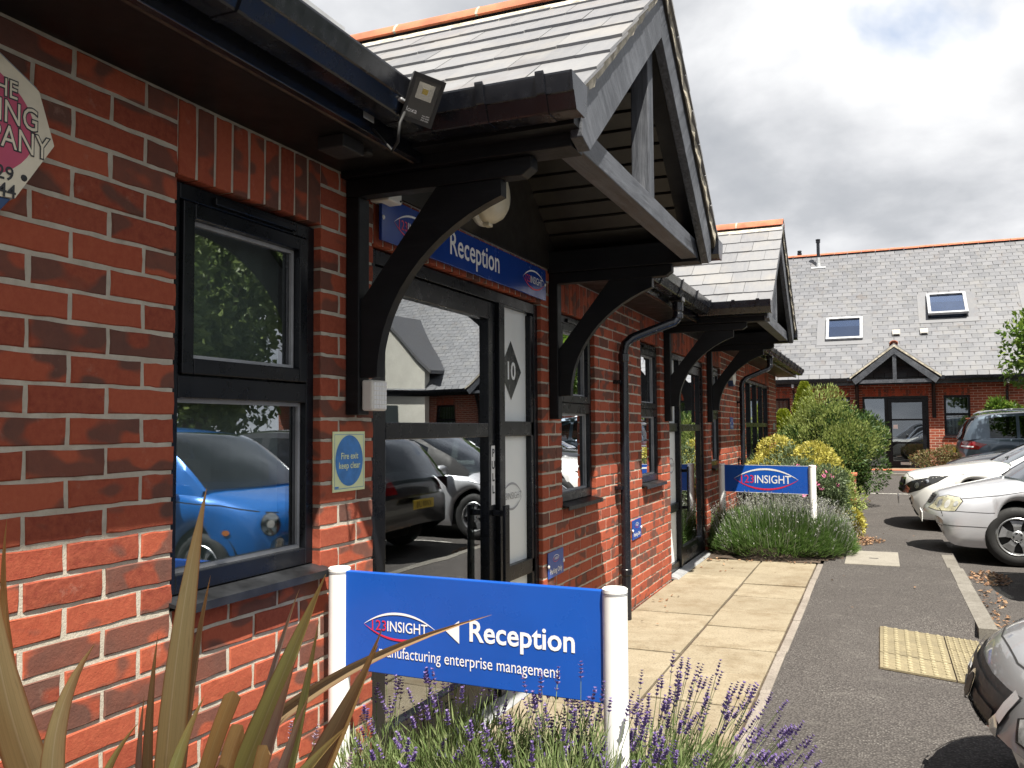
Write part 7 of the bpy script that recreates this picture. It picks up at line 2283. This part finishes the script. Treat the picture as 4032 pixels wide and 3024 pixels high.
# ---- shrubs behind the second sign
r = random.Random(21)
T = thing('rock_rose', 'grey green shrub with pink flowers behind the far blue sign', 'shrub', (0.85, 9.45, 0.03))
foliage('foliage', T, r, (0, 0, 0.48), (0.68, 0.72, 0.52), 15000, 0.055, 0.020, 'leaf_grey', 16, 0.55)
stems('stems', T, r, (0, 0, 0), (0, 0, 0.45), (0.6, 0.6, 0.45), 24, 0.012)
for k in range(15):
    v = rvec(r); v.z = abs(v.z) * 0.9 + 0.15; v.y = -abs(v.y)
    p = Vector((v.x * 0.50, v.y * 0.52, 0.46 + v.z * 0.40))
    b = MB(); R_ = 0.032 * r.uniform(0.7, 1.2)
    up_ = (v + Vector((0.1, -0.6, 0.3))).normalized(); ax = up_.orthogonal().normalized(); ay = up_.cross(ax)
    for i in range(5):
        a = i * 1.2566; d = ax * math.cos(a) + ay * math.sin(a)
        leaf_quad(b, Vector((0, 0, 0)), d + up_ * 0.25, up_, R_ * 1.15, R_ * 1.6, 0.1)
    o = b.build('flower', 'petal_pink', T, loc=p)
T = thing('golden_shrub', 'yellow variegated shrub behind the pink flowered shrub', 'shrub', (0.62, 10.6, 0.03))
foliage('foliage', T, r, (0.0, 0, 0.66), (0.78, 0.9, 0.58), 16000, 0.050, 0.024, 'leaf_yellow', 16, 0.6)
foliage('inner_foliage', T, r, (0, 0, 0.55), (0.72, 0.8, 0.5), 6000, 0.07, 0.03, 'leaf_grey', 12, 0.3)
stems('stems', T, r, (0, 0, 0), (0, 0, 0.6), (0.6, 0.7, 0.5), 20, 0.012)
T = thing('golden_shrub', 'small yellow leaved clump at the path edge by the dry leaves', 'shrub', (1.38, 9.75, 0.02))
foliage('foliage', T, r, (0.0, 0, 0.20), (0.20, 0.38, 0.22), 1800, 0.06, 0.026, 'leaf_yellow', 8, 0.4)
stems('stems', T, r, (0, 0, 0), (0, 0, 0.2), (0.15, 0.3, 0.2), 8, 0.006)
T = thing('rock_rose', 'dull green low shrub between the yellow clump and the lavender', 'shrub', (1.16, 10.0, 0.03))
foliage('foliage', T, r, (0, 0, 0.34), (0.42, 0.62, 0.40), 9000, 0.05, 0.018, 'leaf_dark', 12, 0.45)
foliage('outer_foliage', T, r, (0, 0, 0.38), (0.44, 0.64, 0.42), 4000, 0.05, 0.018, 'leaf_tip', 12, 0.7)
stems('stems', T, r, (0, 0, 0), (0, 0, 0.3), (0.35, 0.5, 0.3), 14, 0.008)
# dark evergreen with pale tips
T = thing('evergreen_shrub', 'tall dark evergreen shrub with pale feathery tips before the far door', 'shrub', (0.93, 14.6, 0.0))
foliage('foliage', T, r, (0, 0, 0.86), (0.92, 1.0, 0.98), 30000, 0.075, 0.028, 'leaf_dark', 26, 0.5, 0.45)
foliage('new_shoots', T, r, (0.0, 0, 1.05), (0.94, 1.02, 0.92), 18000, 0.070, 0.020, 'leaf_tip', 26, 0.78, 0.9, 0.6)
sh = MB()
for _ in range(260):
    v = rvec(r); v.z = abs(v.z)
    p = Vector((v.x * 0.84, v.y * 0.9, 0.9 + v.z * 0.82)); d = (v + Vector((0, 0, 0.9)) + rvec(r) * 0.35).normalized()
    l = r.uniform(0.12, 0.30)
    for j in range(7):
        q = p + d * (l * j / 7)
        leaf_quad(sh, q, d + rvec(r) * 0.7, rvec(r), 0.045, 0.016)
sh.build('feathery_tips', 'leaf_tip', T)
stems('stems', T, r, (0, 0, 0), (0, 0, 1.0), (0.8, 0.8, 0.9), 40, 0.02)
# golden conifer behind
T = thing('golden_conifer', 'pointed golden conifer beside the far wall behind the evergreen shrub', 'conifer', (0.30, 17.8, 0.05))
b = MB()
for _ in range(9000):
    z = r.random() ** 0.8; a = r.uniform(0, 6.283)
    rr = (0.62 * (1 - z) ** 0.75 + 0.02) * r.uniform(0.55, 1.0) * (0.85 + 0.25 * noise.noise(Vector((math.cos(a) * 3, math.sin(a) * 3, z * 6))))
    p = Vector((rr * math.cos(a), rr * math.sin(a), 0.1 + 2.15 * z))
    leaf_quad(b, p, Vector((math.cos(a), math.sin(a), 1.1)) + rvec(r) * 0.5, rvec(r), 0.09, 0.035)
b.build('crown', 'leaf_gold', T)
b = MB(); b.tube([(0, 0, 0), (0, 0, 1.3), (0, 0, 2.1)], [0.06, 0.035, 0.01], 8); b.build('trunk', 'bark', T)
T = thing('golden_conifer', 'lower golden conifer leaning out between the wall corner and the evergreen', 'conifer', (-0.05, 16.9, 0.05))
b = MB()
for _ in range(5000):
    z = r.random() ** 0.8; a = r.uniform(0, 6.283)
    rr = (0.55 * (1 - z) ** 0.7 + 0.02) * r.uniform(0.55, 1.0)
    p = Vector((rr * math.cos(a), rr * math.sin(a), 0.1 + 1.55 * z))
    leaf_quad(b, p, Vector((math.cos(a), math.sin(a), 1.0)) + rvec(r) * 0.5, rvec(r), 0.09, 0.035)
b.build('crown', 'leaf_gold', T)
b = MB(); b.tube([(0, 0, 0), (0, 0, 1.5)], [0.05, 0.01], 8); b.build('trunk', 'bark', T)
# low brick planter pier by the shrubs
T = thing('brick_pier', 'low red brick pier half hidden beside the dark evergreen', 'pier', (1.28, 12.6, 0.0))
b = MB(); b.box(-0.14, 0.14, -0.14, 0.14, -0.1, 0.62); b.build('pier', 'far_brick', T)
b = MB(); b.box(-0.16, 0.16, -0.16, 0.16, 0.621, 0.66); b.build('coping', 'red_tile', T, bevel=0.006)
# rusty low shrub by the far building
T = thing('rust_shrub', 'low reddish green shrub before the far brick wall by the estate car', 'shrub', (3.35, 21.5, road_z(21.5)))
foliage('foliage', T, r, (0.0, 0, 0.38), (0.85, 0.7, 0.48), 6500, 0.07, 0.026, 'leaf_rust', 16, 0.5)
stems('stems', T, r, (0, 0, 0), (0, 0, 0.4), (0.7, 0.6, 0.45), 18, 0.01)
T = thing('fresh_shrub', 'bright green leafy shrub showing above the estate car roof', 'shrub', (4.85, 24.6, 0.2))
foliage('foliage', T, r, (0, 0, 1.15), (0.75, 0.6, 0.75), 3200, 0.16, 0.05, 'leaf_fresh', 12, 0.5)
stems('stems', T, r, (0, 0, 0), (0, 0, 1.1), (0.6, 0.5, 0.6), 14, 0.015)

# ---- trees
def tree(name, label, loc, h, crown, n, L, Wd, mat, seed, group, trunk_r=0.14, lumps=30, crown_z=None):
    r = random.Random(seed)
    T = thing(name, label, 'tree', loc, 0, group)
    cz = crown_z if crown_z else h - crown[2] * 0.9
    b = MB()
    b.tube([(0, 0, -0.1), (0.03, 0.02, h * 0.2), (0.0, 0.05, h * 0.45), (0.04, 0.0, h * 0.8)], [trunk_r, trunk_r * 0.8, trunk_r * 0.55, trunk_r * 0.12], 10)
    b.build('trunk', 'bark', T, smooth=True)
    lm = MB()
    for k in range(16):
        z0 = h * r.uniform(0.22, 0.6); a = r.uniform(0, 6.283)
        e = Vector((math.cos(a) * crown[0] * 0.8, math.sin(a) * crown[1] * 0.8, cz + crown[2] * r.uniform(-0.6, 0.8)))
        s0 = Vector((0, 0, z0)); m = s0.lerp(e, 0.5) + Vector((0, 0, 0.15))
        lm.tube([s0, m, e], [trunk_r * 0.35, trunk_r * 0.2, trunk_r * 0.04], 5)
    lm.build('limbs', 'bark', T)
    foliage('crown', T, r, (0, 0, cz), crown, n, L, Wd, mat, lumps, 0.35, 0.1, 1.1)
    return T
tree('maple_tree', 'fresh green maple beside the estate car before the slate roof', (5.40, 17.6, road_z(17.6)), 3.75, (1.45, 1.5, 1.15), 11000, 0.12, 0.075, 'leaf_fresh', 31, 'trees round the car park', 0.07)
for k, (x, y, h) in enumerate(((15.0, 16.5, 9.0), (17.6, 19.0, 10.5), (13.5, 11.5, 8.5), (21.5, 17.0, 11.0), (19.0, 22.0, 11.0), (17.0, 6.0, 9.0), (16.5, 17.6, 8.0))):
    tree('broadleaf_tree', ('tall broadleaf tree beyond the red car', 'broad tree crowding the white rendered wing', 'tree standing between hedge and red car', 'tallest tree far behind the parked cars', 'tree rising behind the white rendered gable', 'tree beyond the middle of the dark hedge', 'lower tree filling the gap beside the rendered wing')[k] + ', mirrored in the windows', (x, y, -0.1), h, (2.6, 2.6, 3.4), 9000, 0.30, 0.16, 'leaf_tree', 50 + k, 'tall trees across the car park', 0.2, 34, h - 4.2)
T = thing('boundary_hedge', 'dark clipped hedge across the car park, mirrored in the windows', 'hedge', (12.5, 4.0, -0.1))
rr_ = random.Random(9)
b = MB()
for _ in range(9000):
    p = Vector((rr_.uniform(-0.5, 0.5), rr_.uniform(-16, 7.5), rr_.random() ** 0.7 * 1.5)); leaf_quad(b, p, rvec(rr_), rvec(rr_), 0.14, 0.07)
b.build('foliage', 'leaf_tree', T)
